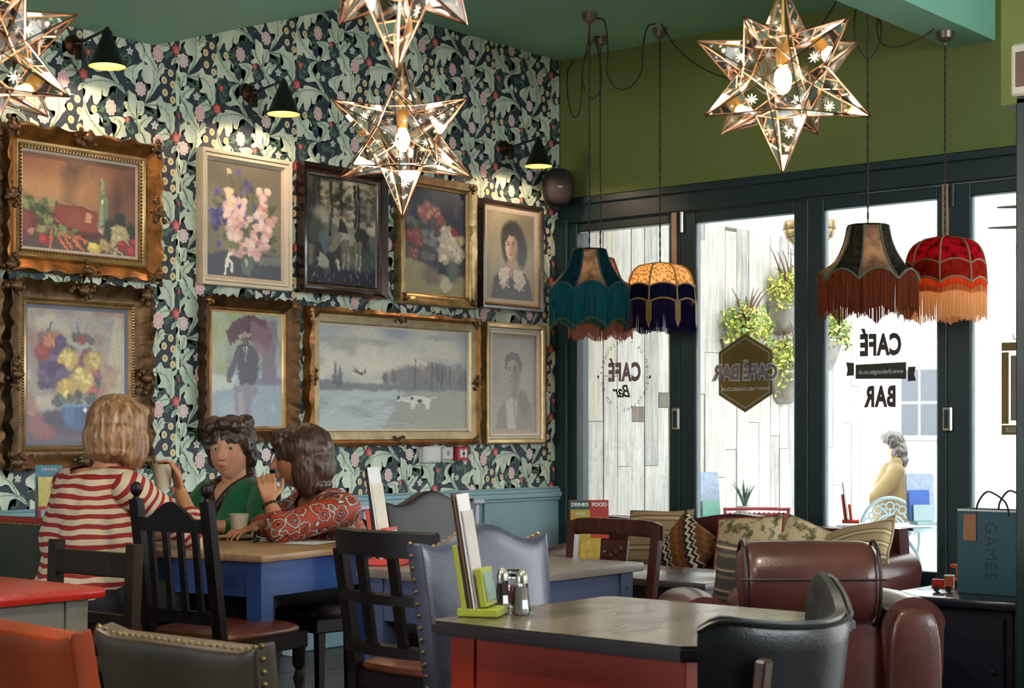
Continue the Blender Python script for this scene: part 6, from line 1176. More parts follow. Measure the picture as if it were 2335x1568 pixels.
# ---- stickers on the window panes (they read correctly from the street)
XD = XW + .0285
gold_st = mat('bronze_gold_vinyl', '6e5a22', .4, .2, .1, 6); dark_st = mat('dark_vinyl_lettering', '3a3030', .5); lilac_st = fabric('frosted_lilac_vinyl', '9a8a92', '92828a', 8, .35); white_st = fabric('white_vinyl', 'ececec', 'e6e6e6', 8, .6); olive_st = mat('olive_black_vinyl', '2c2a1c', .5)
def MS(px, py, k=0): p = at_x(px, py, XD - k); return Matrix(((0, 0, 1, p.x), (1, 0, 0, p.y), (0, 1, 0, p.z), (0, 0, 0, 1)))
u_ = at_x(1700, 900, XD).z - at_x(1700, 1000, XD).z; U = u_ / 100        # metres per photo pixel near the panes
def sticker(label, px, py): return thing('window_sticker', label, 'sticker', (0, 0, 0), 0, 'vinyl stickers on the window panes')
# gold hexagon
t = sticker('bronze hexagon sticker with mirrored white lettering', 1699, 850); w2, h2 = .185, .235
hx = lambda k: [(0, h2 * k), (w2 * k, h2 * .55 * k), (w2 * k, -h2 * .55 * k), (0, -h2 * k), (-w2 * k, -h2 * .55 * k), (-w2 * k, h2 * .55 * k)]
mb = MB(); mb.prism(hx(1), .0006, MS(1699, 850)); mb.build('plate', gold_st, t, 0); mb = MB(); P = hx(.89)
for i in range(6):
    (x0, y0), (x1, y1) = P[i], P[(i + 1) % 6]
    n_ = int(math.hypot(x1 - x0, y1 - y0) / .012)
    if i in (1, 4): rng = [q for q in range(n_) if q < n_ * .25 or q > n_ * .75]
    else: rng = range(n_)
    for q in rng: s_ = (q + .5) / n_; mb.box(-.003, .003, -.004, .004, 0, .0004, 0, MS(1699, 850, .0012) @ Matrix.Translation((x0 + (x1 - x0) * s_, y0 + (y1 - y0) * s_, 0)))
tag(mb.build('dotted_border', white_st, t, 0), kind='stuff')
text('lettering', 'CAFÉ BAR', .118, white_st, MS(1699, 850, .0012), t, .0003, 'CENTER', 1.0, 0, .84, .012); text('lettering', 'CAFÉ BAR', .118, lilac_st, MS(1699, 850, .0022), t, .0003, 'CENTER', 1.0, 0, .84, .004); text('lettering', 'WWW.THELOUNGES.CO.UK', .026, white_st, MS(1699, 887, .0012), t, .0003, 'CENTER', 1.0, 0, 1, .0008)
# circle of letters
t = sticker('faint round sticker with mirrored script lettering', 1425, 855)
text('lettering', 'CAFÉ', .155, lilac_st, MS(1424, 850), t, .0003, 'CENTER', 1.08, 0, .66, .007); text('lettering', 'Bar', .11, dark_st, MS(1420, 893), t, .0003, 'CENTER', .9, .35, .9, .002)
s = 'THELOUNGES.CO.UK • THELOUNGES.CO.UK • '
for i, ch in enumerate(s):
    if ch == ' ': continue
    a = PI / 2 - i * 2 * PI / len(s); text('letter', ch, .034, lilac_st, MS(1424, 855) @ Matrix.Translation((.178 * math.cos(a), .215 * math.sin(a), 0)) @ Matrix.Rotation(a - PI / 2, 4, 'Z'), t, .0002)
for px in (1364, 1482): mb = MB(); mb.prism([(0, .013), (.009, 0), (0, -.013), (-.009, 0)], .0005, MS(px, 859)); mb.build('diamond', olive_st, t, 0)
# ribbon banner
t = sticker('dark ribbon banner sticker with mirrored lettering', 2008, 845)
text('lettering', 'CAFÉ', .16, dark_st, MS(2008, 788), t, .0003, 'CENTER', 1.08, 0, .64, .008); text('lettering', 'BAR', .155, dark_st, MS(2008, 906), t, .0003, 'CENTER', 1.12, 0, .62, .008)
mb = MB(); mb.prism([(-.155, .048), (.155, .040), (.155, -.040), (-.155, -.046)], .0006, MS(2008, 846)); mb.build('ribbon', olive_st, t, 0)
for s_ in (-1, 1): mb = MB(); mb.prism([(s_ * .165, .05), (s_ * .215, .056), (s_ * .205, .012), (s_ * .213, -.022), (s_ * .165, -.020)] if s_ > 0 else [(s_ * .165, .02), (s_ * .213, .022), (s_ * .202, -.02), (s_ * .214, -.056), (s_ * .165, -.06)], .0005, MS(2008, 846)); mb.build('ribbon_tail', olive_st, t, 0)
text('lettering', 'www.thelounges.co.uk', .036, white_st, MS(2008, 847, .0012), t, .0003, 'CENTER', 1.0, 0, .84, .001)
mb = MB()
for k in range(30):
    a = .35 + (PI - .7) * k / 29; mb.box(-.002, .002, -.002, .002, 0, .0004, 0, MS(2008, 846) @ Matrix.Translation((.17 * math.cos(a), .155 * math.sin(a), 0)))
tag(mb.build('dotted_arc', lilac_st, t, 0), kind='stuff')
# framed sticker cut by the pillar
t = sticker('brown framed sticker cut off by the pillar', 2310, 880)
M = MS(2340, 885); H2, W2 = .245, .135
for poly in ([(-W2, H2), (W2, H2), (W2, H2 - .045), (-W2, H2 - .045)], [(-W2, -H2), (W2, -H2), (W2, -H2 + .052), (-W2, -H2 + .052)], [(W2 - .04, H2 - .052), (W2, H2 - .052), (W2, -H2 + .058), (W2 - .04, -H2 + .058)], [(-W2, H2 - .052), (-W2 + .04, H2 - .052), (-W2 + .04, -H2 + .058), (-W2, -H2 + .058)]): mb = MB(); mb.prism(poly, .0006, M); mb.build('border', gold_st, t, 0)
mb = MB(); mb.prism([(-W2 + .05, H2 - .07), (W2 - .05, H2 - .07), (W2 - .05, -H2 + .075), (-W2 + .05, -H2 + .075)], .0006, M); mb.build('lilac_panel', lilac_st, t, 0)
text('lettering', 'THELOUNGES.CO.UK', .036, white_st, MS(2340, 885, .0012) @ Matrix.Translation((0, -H2 + .026, 0)), t, .0003, 'CENTER', .9, 0, .72, .001); text('lettering', 'ou', .07, white_st, MS(2325, 765), t, .0003, 'CENTER', .9, .3, 1, .002)
# ================================================================== THINGS ON TABLES AND SEATS
CB = lambda px, py, z: at_z(px, py, z)
c = CB(1100, 1402, .751); t, Mx = menu_stand('lime green menu stand on the orange red table', c, -1.12, lime_m, [(-.005, .10, .305, dk_card), (.001, .10, .30, mat('tan_card', '8a5a3a', .6)), (.006, .10, .295, dk_card), (.011, .105, .30, paper), (.017, .095, .255, mat('rose_edged_card', 'c9c0bc', .6))], .92, .16, 'menu_stand', mat('green_picture_panel', '7d9a8a', .4, 0, .3, 30), .105)
c = CB(888, 1287, .751); t, Mx = menu_stand('red menu stand on the blue grey table', c, -1.15, red_blk, [(-.005, .10, .30, dk_card), (.001, .10, .29, dk_card), (.007, .105, .305, paper), (.012, .095, .25, mat('cream_card', 'd8cfc0', .6))], 1.0, .15, 'menu_stand', mat('blue_picture_panel', '8fb3d0', .4, 0, .2, 30), .11)
c = V(3.78, 5.66, .751); t, Mx = menu_stand('red menu stand with drinks cards by the blue vase painting', c, crz + .5, red_blk, [(-.005, .10, .255, mat('steel_blue_card', '4f8295', .6)), (.004, .085, .21, mat('pale_yellow_card', 'd8c878', .6, 0, .1, 30))], 1.1, .08, 'menu_stand', mat('blue_picture_panel', '8fb3d0', .4, 0, .2, 30), .10)
def flat_on(Mx, x_, y_, z_): return Mx @ Matrix(((0, 0, 1, x_), (1, 0, 0, y_), (0, 1, 0, z_), (0, 0, 0, 1)))
text('lettering', 'DRINKS', .018, paper, flat_on(Mx, .0015, 0, .262), t, .0003)
# the big drinks / food / kids stand on the coffee table
c = at_d(1346, 1283, 7.75); c.z = .551; t, Mx = menu_stand('menu stand with drinks, food and kids cards by the corner', c, crz + .12, mat('mustard_block', 'b8962c', .45), [(-.006, .195, .285, red_card)], 1.0, .08, 'menu_stand', mat('yellow_poster', 'c7a338', .45, 0, .25, 24), .12)
mb = MB(); mb.box(.001, .004, -.092, .0, 0, .283, 0, Mx); mb.build('drinks_card', mat('bottle_green_card', '174a3c', .5), t, 0); mb = MB(); mb.box(.006, .009, -.092, .004, 0, .238, 0, Mx); mb.build('kids_card', mat('gold_card', 'b89a32', .5), t, 0)
text('lettering', 'FOOD', .026, paper, flat_on(Mx, -.0015, .052, .262), t, .0004, 'CENTER', 1, 0, 1, .001); text('lettering', 'DRINKS', .024, paper, flat_on(Mx, .0052, -.046, .262), t, .0004, 'CENTER', 1, 0, 1, .001); text('lettering', 'KIDS', .022, paper, flat_on(Mx, .0102, -.044, .216), t, .0004)
# salt and pepper cellars, clip-top jars
cell = glass('cellar_glass', (.97, .98, .97), 2.0, .03, .94)
def cellar(label, p, h_, fill):
    t = thing('salt_cellar' if 'salt' in label else 'pepper_pot', label, 'cellar', p); k = h_ / .10
    mb = MB(); mb.lathe([(.021 * k, 0), (.023 * k, .006 * k), (.018 * k, .02 * k), (.0155 * k, .05 * k), (.0135 * k, .075 * k)], 8); mb.build('glass', cell, t, 20)
    mb = MB(); mb.lathe([(.016 * k, .004 * k), (.0155 * k, .02 * k), (.0125 * k, .062 * k), (0, .064 * k)], 8); mb.build('contents', fill, t)
    mb = MB(); mb.lathe([(.0145 * k, .072 * k), (.015 * k, .084 * k), (.011 * k, .096 * k), (.005 * k, .102 * k), (0, .103 * k)], 12); mb.build('cap', steel, t)
def jar(label, p, fill):
    t = thing('clip_top_jar', label, 'jar', p); mb = MB(); mb.lathe([(.03, 0), (.033, .006), (.033, .06), (.028, .07), (.028, .078)], 20, cap=True); mb.build('glass', cell, t); mb = MB(); mb.lathe([(.028, .004), (.029, .05), (0, .052)], 20); mb.build('contents', fill, t); mb = MB(); mb.lathe([(.03, .078), (.031, .084), (.02, .092), (0, .093)], 20); mb.build('lid', cell, t)
    mb = MB(); mb.tube(spline([(.032, .01, .06), (.045, .012, .085), (.05, 0, .07), (.042, -.004, .04), (.055, -.006, .02)], 5), .0017, 6); mb.tube([(.031 * math.cos(k * PI / 8), .031 * math.sin(k * PI / 8), .072) for k in range(16)], .0016, 5, True); mb.build('wire_clip', steel, t)
salt = mat('white_salt', 'cfcac2', .8); pep = mat('ground_pepper', '5d4a3e', .9); rel = mat('red_relish', '7d2a1c', .5)
cellar('glass salt cellar on the orange red table', CB(1190, 1400, .751), .105, salt); cellar('glass pepper pot close to the lime menu stand', CB(1146, 1388, .751), .10, pep); jar('clip top jar of red relish behind the salt', CB(1173, 1380, .751), rel)
cellar('glass salt cellar on the blue grey table', CB(951, 1284, .751), .10, salt); jar('clip top jar on the blue grey table', CB(976, 1280, .751), salt)
# cups, plate, sunglasses, papers on the pine table
cupm = mat('cream_paper_cup', 'c9bda6', .6, 0, .04)
def cup(label, p, h_=.098, M=None):
    t = thing('paper_cup', label, 'cup', p); k = h_ / .098; mb = MB(); mb.lathe([(.027 * k, .002), (.027 * k, 0), (.0395 * k, .094 * k), (.0375 * k, .094 * k), (.026 * k, .006 * k), (0, .006 * k)], 28); mb.build('wall', cupm, t, 50); mb = MB(); mb.tube([(.0395 * k * math.cos(q * PI / 12), .0395 * k * math.sin(q * PI / 12), .0955 * k) for q in range(24)], .002, 6, True); mb.build('rolled_rim', cupm, t); return t
pc = CB(545, 1225, .757); cup('cream paper cup standing on the pine table', pc, .098)
t = thing('saucer', 'white plate under the standing paper cup', 'plate', (pc.x, pc.y, .7502)); mb = MB(); mb.lathe([(0, .003), (.05, .003), (.095, .012), (.097, .014), (.092, .012), (.05, .006), (0, .006)], 32); mb.build('plate', mat('white_china', 'd0ccc6', .25), t)
c = CB(585, 1236, .751); t = thing('sunglasses', 'dark folded sunglasses on the pine table', 'glasses', c, -.9); dk_pl = mat('tortoiseshell', '1c1514', .2)
for s_ in (-1, 1):
    mb = MB(); mb.grid(lambda u, v, s_=s_: V(.002 * math.sin(v * PI), s_ * .034 + .027 * v * math.cos(u * 2 * PI), .024 + .022 * v * math.sin(u * 2 * PI)), 20, 5, True, False); mb.build('lens', mat('dark_lens', '1a1716', .1), t, solid=.002)
    mb = MB(); mb.tube([(.0, s_ * .034 + .028 * math.cos(k * PI / 10), .024 + .023 * math.sin(k * PI / 10)) for k in range(20)], .003, 6, True); mb.build('rim', dk_pl, t); mb = MB(); mb.tube([(0, s_ * .064, .03), (.01, s_ * .066, .028), (.06, -s_ * .02, .01 + .004 * s_), (.075, -s_ * .05, .006)], .003, 6); mb.build('temple', dk_pl, t)
mb = MB(); mb.tube([(0, -.008, .03), (0, 0, .033), (0, .008, .03)], .0025, 6); mb.build('bridge', dk_pl, t)
def sheet_paper(label, px, py, rz, w_, h_, m_=paper):
    c = CB(px, py, .7512); t = thing('paper_sheet', label, 'paper', c, rz); mb = MB(); mb.grid(lambda u, v: V((u - .5) * w_, (v - .5) * h_, .003 * math.sin(u * 5) * v + .0015), 10, 8); mb.build('sheet', m_, t, solid=.0006); return t
sheet_paper('white paper sheet at the right end of the pine table', 712, 1237, .3, .21, .15); sheet_paper('pale paper napkin half hidden by the spindle chair', 316, 1229, .6, .14, .14); sheet_paper('folded paper under the sunglasses', 600, 1231, .9, .15, .09)
# ---- games bag with tag, wooden toys
c = CB(2182, 1352, .586); Wb, Hb, Db = .265, .315, .13; t = thing('paper_carrier_bag', 'teal paper carrier bag marked for board games', 'bag', (c.x + .005, c.y, .586)); bagm = mat('teal_kraft_paper', '245261', .6, 0, .06, 6); bag_b = mat('bright_blue_paper', '2a86c0', .6)
mb = MB(); mb.box(0, .002, -Wb, 0, 0, Hb, 0); mb.build('front', bagm, t); mb = MB(); mb.box(Db, Db + .002, -Wb, 0, 0, Hb, 0); mb.build('back', bagm, t); mb = MB(); mb.box(0, Db, -Wb, 0, .001, .003); mb.build('bottom', bagm, t)
mb = MB(); mb.box(.001, Db, -Wb, -Wb + .002, .001, Hb); mb.build('side', bag_b, t); mb = MB(); mb.box(.001, Db, -.002, 0, .001, Hb); mb.build('side', bagm, t); mb = MB(); mb.box(-.001, .0, -Wb, 0, Hb - .006, Hb + .001); mb.build('top_fold', paper, t)
for x_, o_ in ((.002, 0), (Db, -.03)): mb = MB(); mb.tube(spline([(x_, -.075 + o_, Hb - .02), (x_, -.078 + o_, Hb + .02), (x_ - .01, -.11 + o_, Hb + .062), (x_ - .012, -.14 + o_, Hb + .065), (x_ - .01, -.19 + o_, Hb + .03), (x_, -.20 + o_, Hb - .02)], 6), .004, 6); mb.build('handle', mat('twisted_paper_cord', '33291f', .8), t)
mb = MB(); mb.box(-.005, -.0035, -.075, -.025, Hb - .115, Hb - .018, 0); mb.build('luggage_tag', mat('kraft_tag', 'a8714e', .7, 0, .1, 30), t); mb = MB(); mb.tube([(-.004, -.05, Hb - .02), (-.002, -.05, Hb + .0)], .001, 4); mb.build('tag_string', mat('string', 'a8895e', .8), t)
text('lettering', 'GAMES', .062, mat('dark_teal_print', '16323c', .6), Matrix(((0, 0, -1, -.0012), (0, -1, 0, -.128), (-1, 0, 0, .165), (0, 0, 0, 1))) , t, .0003, 'CENTER', 1.15)
def toy(label, p, rz, bodies, wheel=True, s=1.0):
    t = thing('toy_truck', label, 'toy', p, rz, 'wooden toys on the cabinet')
    for nm, (x0, x1, y0, y1, z0, z1), m_ in bodies: mb = MB(); mb.box(x0 * s, x1 * s, y0 * s, y1 * s, z0 * s, z1 * s, .002); mb.build(nm, m_, t)
    for sx in (-.022, .022):
        for sy in (-.02, .02): mb = MB(); mb.lathe([(0, -.004), (.011, -.004), (.011, .004), (0, .004)], 12, (sx * s, sy * s, .011), Matrix.Rotation(PI / 2, 4, 'X')); mb.build('wheel', black_m, t)
o_p = mat('orange_toy_paint', 'c05a28', .4); r_p = mat('red_toy_paint', 'b01f24', .4)
toy('red and orange wooden toy truck beside the bag', CB(2150, 1348, .586), 1.9, [('chassis', (-.04, .04, -.02, .02, .010, .02), r_p), ('cab', (-.04, -.008, -.018, .018, .02, .058), o_p), ('load', (-.004, .04, -.018, .018, .02, .046), r_p), ('roof', (-.042, -.004, -.02, .02, .058, .063), mat('cream_toy_paint', 'd8c8b0', .4))])
toy('small orange wooden toy behind the truck', CB(2158, 1340, .586) + V(.10, .0, 0), 1.2, [('chassis', (-.03, .03, -.018, .018, .010, .03), o_p), ('tower', (-.028, -.005, -.016, .016, .03, .085), o_p), ('arm', (-.01, .032, -.008, .008, .07, .085), o_p)])
# ---- cushions
def pillow(label, p, w_, h_, th, M, m_, piping=None):
    t = thing('cushion', label, 'cushion', p, 0, 'cushions on the leather seats'); t.matrix_world = Matrix.Translation(p) @ M
    def f(u, v, sg): a, b = 2 * u - 1, 2 * v - 1; k = ((1 - a ** 2) * (1 - b ** 2)) ** .45; pin = 1 - .06 * (1 - abs(a) ** 2) * abs(b) ** 4; pin2 = 1 - .06 * (1 - abs(b) ** 2) * abs(a) ** 4; return V(sg * th / 2 * k + .012 * math.sin(a * 4 + b * 3) * (1 - k), a * w_ / 2 * pin2, b * h_ / 2 * pin)
    mb = MB(); mb.grid(lambda u, v: f(u, v, 1), 20, 20); mb.grid(lambda u, v: f(u, v, -1), 20, 20); mb.build('cover', m_, t, 80, weld=True)
    if piping: P = [f(i / 12, 0, 0) for i in range(12)] + [f(1, i / 12, 0) for i in range(12)] + [f(1 - i / 12, 1, 0) for i in range(12)] + [f(0, 1 - i / 12, 0) for i in range(12)]; mb = MB(); mb.tube(P, .006, 6, True); mb.build('piping', piping, t)
    return t
def stripes(name, cols, freq, axis=1, rough=.8, warp=.01):
    m, t, b, o = nt(name); L = t.links.new; tc = N(t, 'ShaderNodeTexCoord'); sp = N(t, 'ShaderNodeSeparateXYZ'); L(tc.outputs['Object'], sp.inputs[0]); n = N(t, 'ShaderNodeTexNoise', i_Scale=7.0); L(tc.outputs['Object'], n.inputs['Vector'])
    ma = N(t, 'ShaderNodeMath', operation='MULTIPLY_ADD', i_1=warp); L(n.outputs[0], ma.inputs[0]); L(sp.outputs[axis], ma.inputs[2]); mu = N(t, 'ShaderNodeMath', operation='MULTIPLY', i_1=freq); L(ma.outputs[0], mu.inputs[0]); fr = N(t, 'ShaderNodeMath', operation='FRACT'); L(mu.outputs[0], fr.inputs[0])
    r = ramp(t, cols, 'CONSTANT'); L(fr.outputs[0], r.inputs[0]); L(r.outputs[0], b.inputs['Base Color']); b.inputs['Roughness'].default_value = rough; return m
def kilim():
    m, t, b, o = nt('kilim_weave'); L = t.links.new; tc = N(t, 'ShaderNodeTexCoord'); mp = N(t, 'ShaderNodeMapping'); mp.inputs['Rotation'].default_value = (math.radians(38), 0, 0); L(tc.outputs['Object'], mp.inputs[0]); sp = N(t, 'ShaderNodeSeparateXYZ'); L(mp.outputs[0], sp.inputs[0])
    w1 = N(t, 'ShaderNodeMath', operation='PINGPONG', i_1=.022); L(sp.outputs[1], w1.inputs[0]); ad = N(t, 'ShaderNodeMath', operation='ADD'); L(w1.outputs[0], ad.inputs[0]); L(sp.outputs[2], ad.inputs[1]); mu = N(t, 'ShaderNodeMath', operation='MULTIPLY', i_1=5.6); L(ad.outputs[0], mu.inputs[0]); fr = N(t, 'ShaderNodeMath', operation='FRACT'); L(mu.outputs[0], fr.inputs[0])
    r = ramp(t, [(0, '6b3c22'), (.22, '1d1816'), (.34, 'cfc4b0'), (.46, '1d1816'), (.56, 'cfc4b0'), (.62, '6f4526'), (.86, '8a5a34')], 'CONSTANT'); L(fr.outputs[0], r.inputs[0]); L(r.outputs[0], b.inputs['Base Color']); b.inputs['Roughness'].default_value = .9; return m
def toile():
    m, t, b, o = nt('toile_print'); L = t.links.new; tc = N(t, 'ShaderNodeTexCoord'); n = N(t, 'ShaderNodeTexNoise', i_Scale=16.0, i_Detail=5.0, i_Roughness=.65); L(tc.outputs['Object'], n.inputs['Vector']); r = ramp(t, [(.36, '4a5238'), (.45, '8f8466'), (.52, 'd8c4a0'), (.66, 'dcc8a4'), (.72, 'a8553f')]); L(n.outputs[0], r.inputs[0]); L(r.outputs[0], b.inputs['Base Color']); b.inputs['Roughness'].default_value = .85; return m
beige_s = stripes('beige_stripe_cloth', [(0, 'b09a78'), (.4, '8c775a'), (.55, 'cdb998'), (.75, '6e5d48'), (.85, 'b09a78')], 11, 2); dark_s = stripes('dark_stripe_cloth', [(0, '2e2a26'), (.45, '5d5040'), (.6, '2e2a26'), (.8, '8a7658'), (.9, '3a342c')], 14, 2); kil = kilim(); toi = toile(); pip = mat('cushion_piping', 'a8967a', .8)
lean = lambda rz, tilt, roll=0: Matrix.Rotation(rz, 4, 'Z') @ Matrix.Rotation(-tilt, 4, 'Y') @ Matrix.Rotation(roll, 4, 'X')
def cush(label, px, py, X, w_, h_, rz, tilt, roll, m_, pp=pip): p = at_x(px, py, X); pillow(label, p, w_, h_, .13, lean(rz, tilt, roll), m_, pp)
cush('beige striped cushion at the left end of the sofa', 1500, 1238, 7.80, .46, .40, PI, .25, .04, beige_s); cush('brown kilim cushion with black and white zigzags', 1566, 1252, 7.62, .36, .34, PI - .1, .3, -.5, kil, None); cush('cream toile print cushion in the middle of the sofa', 1706, 1248, 7.60, .43, .36, PI, .3, .10, toi, mat('red_cushion_piping', '8c2f22', .8)); cush('dark paisley cushion half hidden behind the armchair', 1832, 1250, 7.66, .36, .30, PI + .2, .45, -.35, toi); cush('pale striped cushion slumped at the right end of the sofa', 1950, 1252, 7.62, .44, .33, PI - .2, .7, .35, beige_s)
p = at_d(1722, 1338, 5.28); pillow('dark striped cushion standing in the armchair', p, .29, .29, .12, lean(math.radians(40), .15, .1), dark_s)
# ================================================================== PEOPLE
def p_cap(mb, p, q, r0, r1, n=14):
    p, q = Vector(p), Vector(q); d = q - p; L = d.length; ax = d.normalized(); pts, rs = [], []
    for k in range(6): a = -PI / 2 + PI / 2 * k / 5; pts.append(p + ax * r0 * math.sin(a)); rs.append(max(1e-4, r0 * math.cos(a)))
    for k in range(6): a = PI / 2 * k / 5; pts.append(q + ax * r1 * math.sin(a)); rs.append(max(1e-4, r1 * math.cos(a)))
    mb.tube(pts, rs, n)
def fuse(name, fill, voxel, smooth, mat_, parent, color=None, cut=None, disp=None):
    """union of overlapping solids grown into one continuous surface"""
    mb = MB(); fill(mb); bmesh.ops.recalc_face_normals(mb.bm, faces=mb.bm.faces[:]); me = bpy.data.meshes.new(name); mb.bm.to_mesh(me); mb.bm.free(); o = bpy.data.objects.new(name, me); C.objects.link(o)
    m1 = o.modifiers.new('r', 'REMESH'); m1.mode = 'VOXEL'; m1.voxel_size = voxel; m2 = o.modifiers.new('s', 'SMOOTH'); m2.factor = .5; m2.iterations = smooth
    bpy.context.view_layer.update(); nm = bpy.data.meshes.new_from_object(o.evaluated_get(bpy.context.evaluated_depsgraph_get())); bpy.data.objects.remove(o)
    if cut:
        b = bmesh.new(); b.from_mesh(nm); bmesh.ops.delete(b, geom=[f for f in b.faces if cut(f.calc_center_median())], context='FACES'); b.to_mesh(nm); b.free()
    n_ = len(nm.vertices); co = np.zeros(n_ * 3, np.float32); nm.vertices.foreach_get('co', co); co = co.reshape(-1, 3)
    if disp is not None:
        no = np.zeros(n_ * 3, np.float32); nm.vertices.foreach_get('normal', no); no = no.reshape(-1, 3); co2 = co + no * disp(co)[:, None]; nm.vertices.foreach_set('co', co2.astype(np.float32).ravel())
    if color is not None:
        a = nm.color_attributes.new('Col', 'FLOAT_COLOR', 'POINT'); c = np.ones((n_, 4), np.float32); c[:, :3] = color(co); a.data.foreach_set('color', c.ravel())
    nm.polygons.foreach_set('use_smooth', [True] * len(nm.polygons)); nm.materials.clear(); nm.materials.append(mat_); nm.update()
    r = bpy.data.objects.new(name, nm); C.objects.link(r); r.parent = parent; return r
def head_solid(mb, H):
    def f(u, v):
        a, b = u * 2 * PI, (v - .5) * PI; x, y, z = math.cos(a) * math.cos(b), math.sin(a) * math.cos(b), math.sin(b)
        jaw = max(0, -z); p = V(x * (.092 if x > 0 else .104), y * .081 * (1 - .30 * jaw ** 1.6), z * (.118 if z > 0 else .122))
        if x > 0: p.x *= 1 - .10 * max(0, z) ** 2
        if x < 0 and z < 0: p.x *= 1 - .35 * jaw
        for (cx, cy, cz, s_, k) in ((.082, .033, .012, .016, -.011), (.082, -.033, .012, .016, -.011), (.088, 0, .042, .03, .004), (.07, .047, -.022, .02, .005), (.07, -.047, -.022, .02, .005), (.078, 0, -.105, .02, .010), (.09, 0, -.062, .022, .005), (.05, .06, -.07, .025, .004), (.05, -.06, -.07, .025, .004)):
            d2 = (p.x - cx) ** 2 + (p.y - cy) ** 2 + (p.z - cz) ** 2; p += V(x, y, z) * k * math.exp(-d2 / (2 * s_ * s_))
        return H @ p
    mb.grid(f, 56, 40, True, False)
    for q in (((.084, 0, .026), (.110, 0, -.026), .0085, .0135), ((.098, -.010, -.030), (.098, .010, -.030), .0085, .0085), ((.095, -.017, -.0565), (.098, 0, -.055), .0045, .006), ((.098, 0, -.055), (.095, .017, -.0565), .006, .0045), ((.093, -.014, -.069), (.093, .014, -.069), .0062, .0062)): p_cap(mb, H @ V(*q[0]), H @ V(*q[1]), q[2], q[3], 10)
    for s_ in (-1, 1):
        mb.ball(H @ V(-.008, s_ * .077, -.006), (.019, .009, .031), 10, 8, H.to_3x3().to_4x4()); p_cap(mb, H @ V(.079, s_ * .020, .0205), H @ V(.073, s_ * .046, .018), .0075, .006, 8); p_cap(mb, H @ V(.077, s_ * .022, -.002), H @ V(.072, s_ * .044, -.001), .0062, .005, 8)
def hand_solid(mb, w, fwd, nrm, curl=.5, spread=.0, side=1, L=1.0):
    """palm from the wrist w along fwd; nrm = back of the hand; side=+1 puts the thumb on fwd x nrm"""
    fwd = Vector(fwd).normalized(); nrm = Vector(nrm); nrm = (nrm - fwd * nrm.dot(fwd)).normalized(); lat = fwd.cross(nrm) * side; w = Vector(w)
    for k in range(4): p_cap(mb, w + lat * (.012 - k * .008), w + fwd * .080 * L + lat * (.031 - k * .0205), .0135, .0115, 10)
    for k, (l0, l1, l2) in enumerate(((.042, .026, .020), (.047, .030, .022), (.044, .028, .021), (.034, .021, .018))):
        p = w + fwd * .083 * L + lat * (.031 - k * .0205); a = 0; d0 = fwd + lat * (.06 - k * .05) * (1 + spread)
        for i, l in enumerate((l0, l1, l2)):
            a += curl * (.55, .9, .7)[i]; d = (d0.normalized() * math.cos(a) - nrm * math.sin(a)).normalized(); q = p + d * l * L; p_cap(mb, p, q, .0088 - i * .0008, .0082 - i * .0009, 8); p = q
    p = w + fwd * .025 + lat * .026; d = (fwd * .62 + lat * .75 - nrm * .25 * curl).normalized(); q = p + d * .042; p_cap(mb, p, q, .0135, .0105, 8); d2 = (fwd * .85 + lat * .25 - nrm * .5 * curl).normalized(); r = q + d2 * .034; p_cap(mb, q, r, .0105, .009, 8); p_cap(mb, r, r + (d2 - nrm * .3 * curl).normalized() * .022, .009, .0075, 8)
skin_m = vcol('skin', .45, .05, 300, .4)
def skin_color(H, base, lip, brow, blush=.15):
    Hi = np.array(H.inverted()); b, l, w_ = np.array(lin(base)), np.array(lin(lip)), np.array(lin(brow)); red = np.array(lin('b0584a'))
    def f(co):
        q = co @ Hi[:3, :3].T + Hi[:3, 3]; x, y, z = q[:, 0], q[:, 1], q[:, 2]; c = np.tile(b, (len(co), 1)); hd = (np.abs(z) < .14) & (np.abs(y) < .1) & (np.abs(x) < .14)
        n_ = np.array([mnoise.noise(Vector(p * 25)) for p in co.astype(float)]) if len(co) < 200000 else 0
        c *= (1 + .06 * n_)[:, None]
        g = np.exp(-((np.abs(y) - .045) ** 2 + (z + .02) ** 2) / .0008) * (x > .03) * hd * blush * 2 + np.exp(-(y ** 2 + (z + .028) ** 2) / .0003) * (x > .095) * hd * blush * 1.5; c = c * (1 - g[:, None]) + red * g[:, None]
        m = np.clip(1.6 - np.hypot(y / .026, (z + .0625) / .0125) * 1.6, 0, 1) * (x > .085) * hd; c = c * (1 - m[:, None]) + l * m[:, None]
        d = np.exp(-((z + .0622) / .0022) ** 2) * (np.abs(y) < .02) * (x > .085) * hd * .8; c = c * (1 - d[:, None] * .7)
        e = np.clip(1.5 - np.hypot((np.abs(y) - .034) / .019, (z - .036 + .25 * np.abs(np.abs(y) - .030)) / .0055) * 1.5, 0, 1) * (x > .05) * hd * .75; return c * (1 - e[:, None]) + w_ * e[:, None]
    return f
eye_w = mat('eye_white', 'a89e96', .2, 0, .03); iris_m = mat('dark_iris', '2a1c16', .15, 0, .1)
def eyes(t, H, look=(1, 0, 0)):
    for s_ in (-1, 1):
        c = V(.0742, s_ * .033, .0105); mb = MB(); mb.ball(H @ c, .0115, 14, 10); e = mb.build('eye', eye_w, t); d = (H.to_3x3() @ Vector(look)).normalized(); mb = MB(); mb.ball(H @ c + d * .0056, .0070, 10, 8); mb.build('iris', iris_m, e)
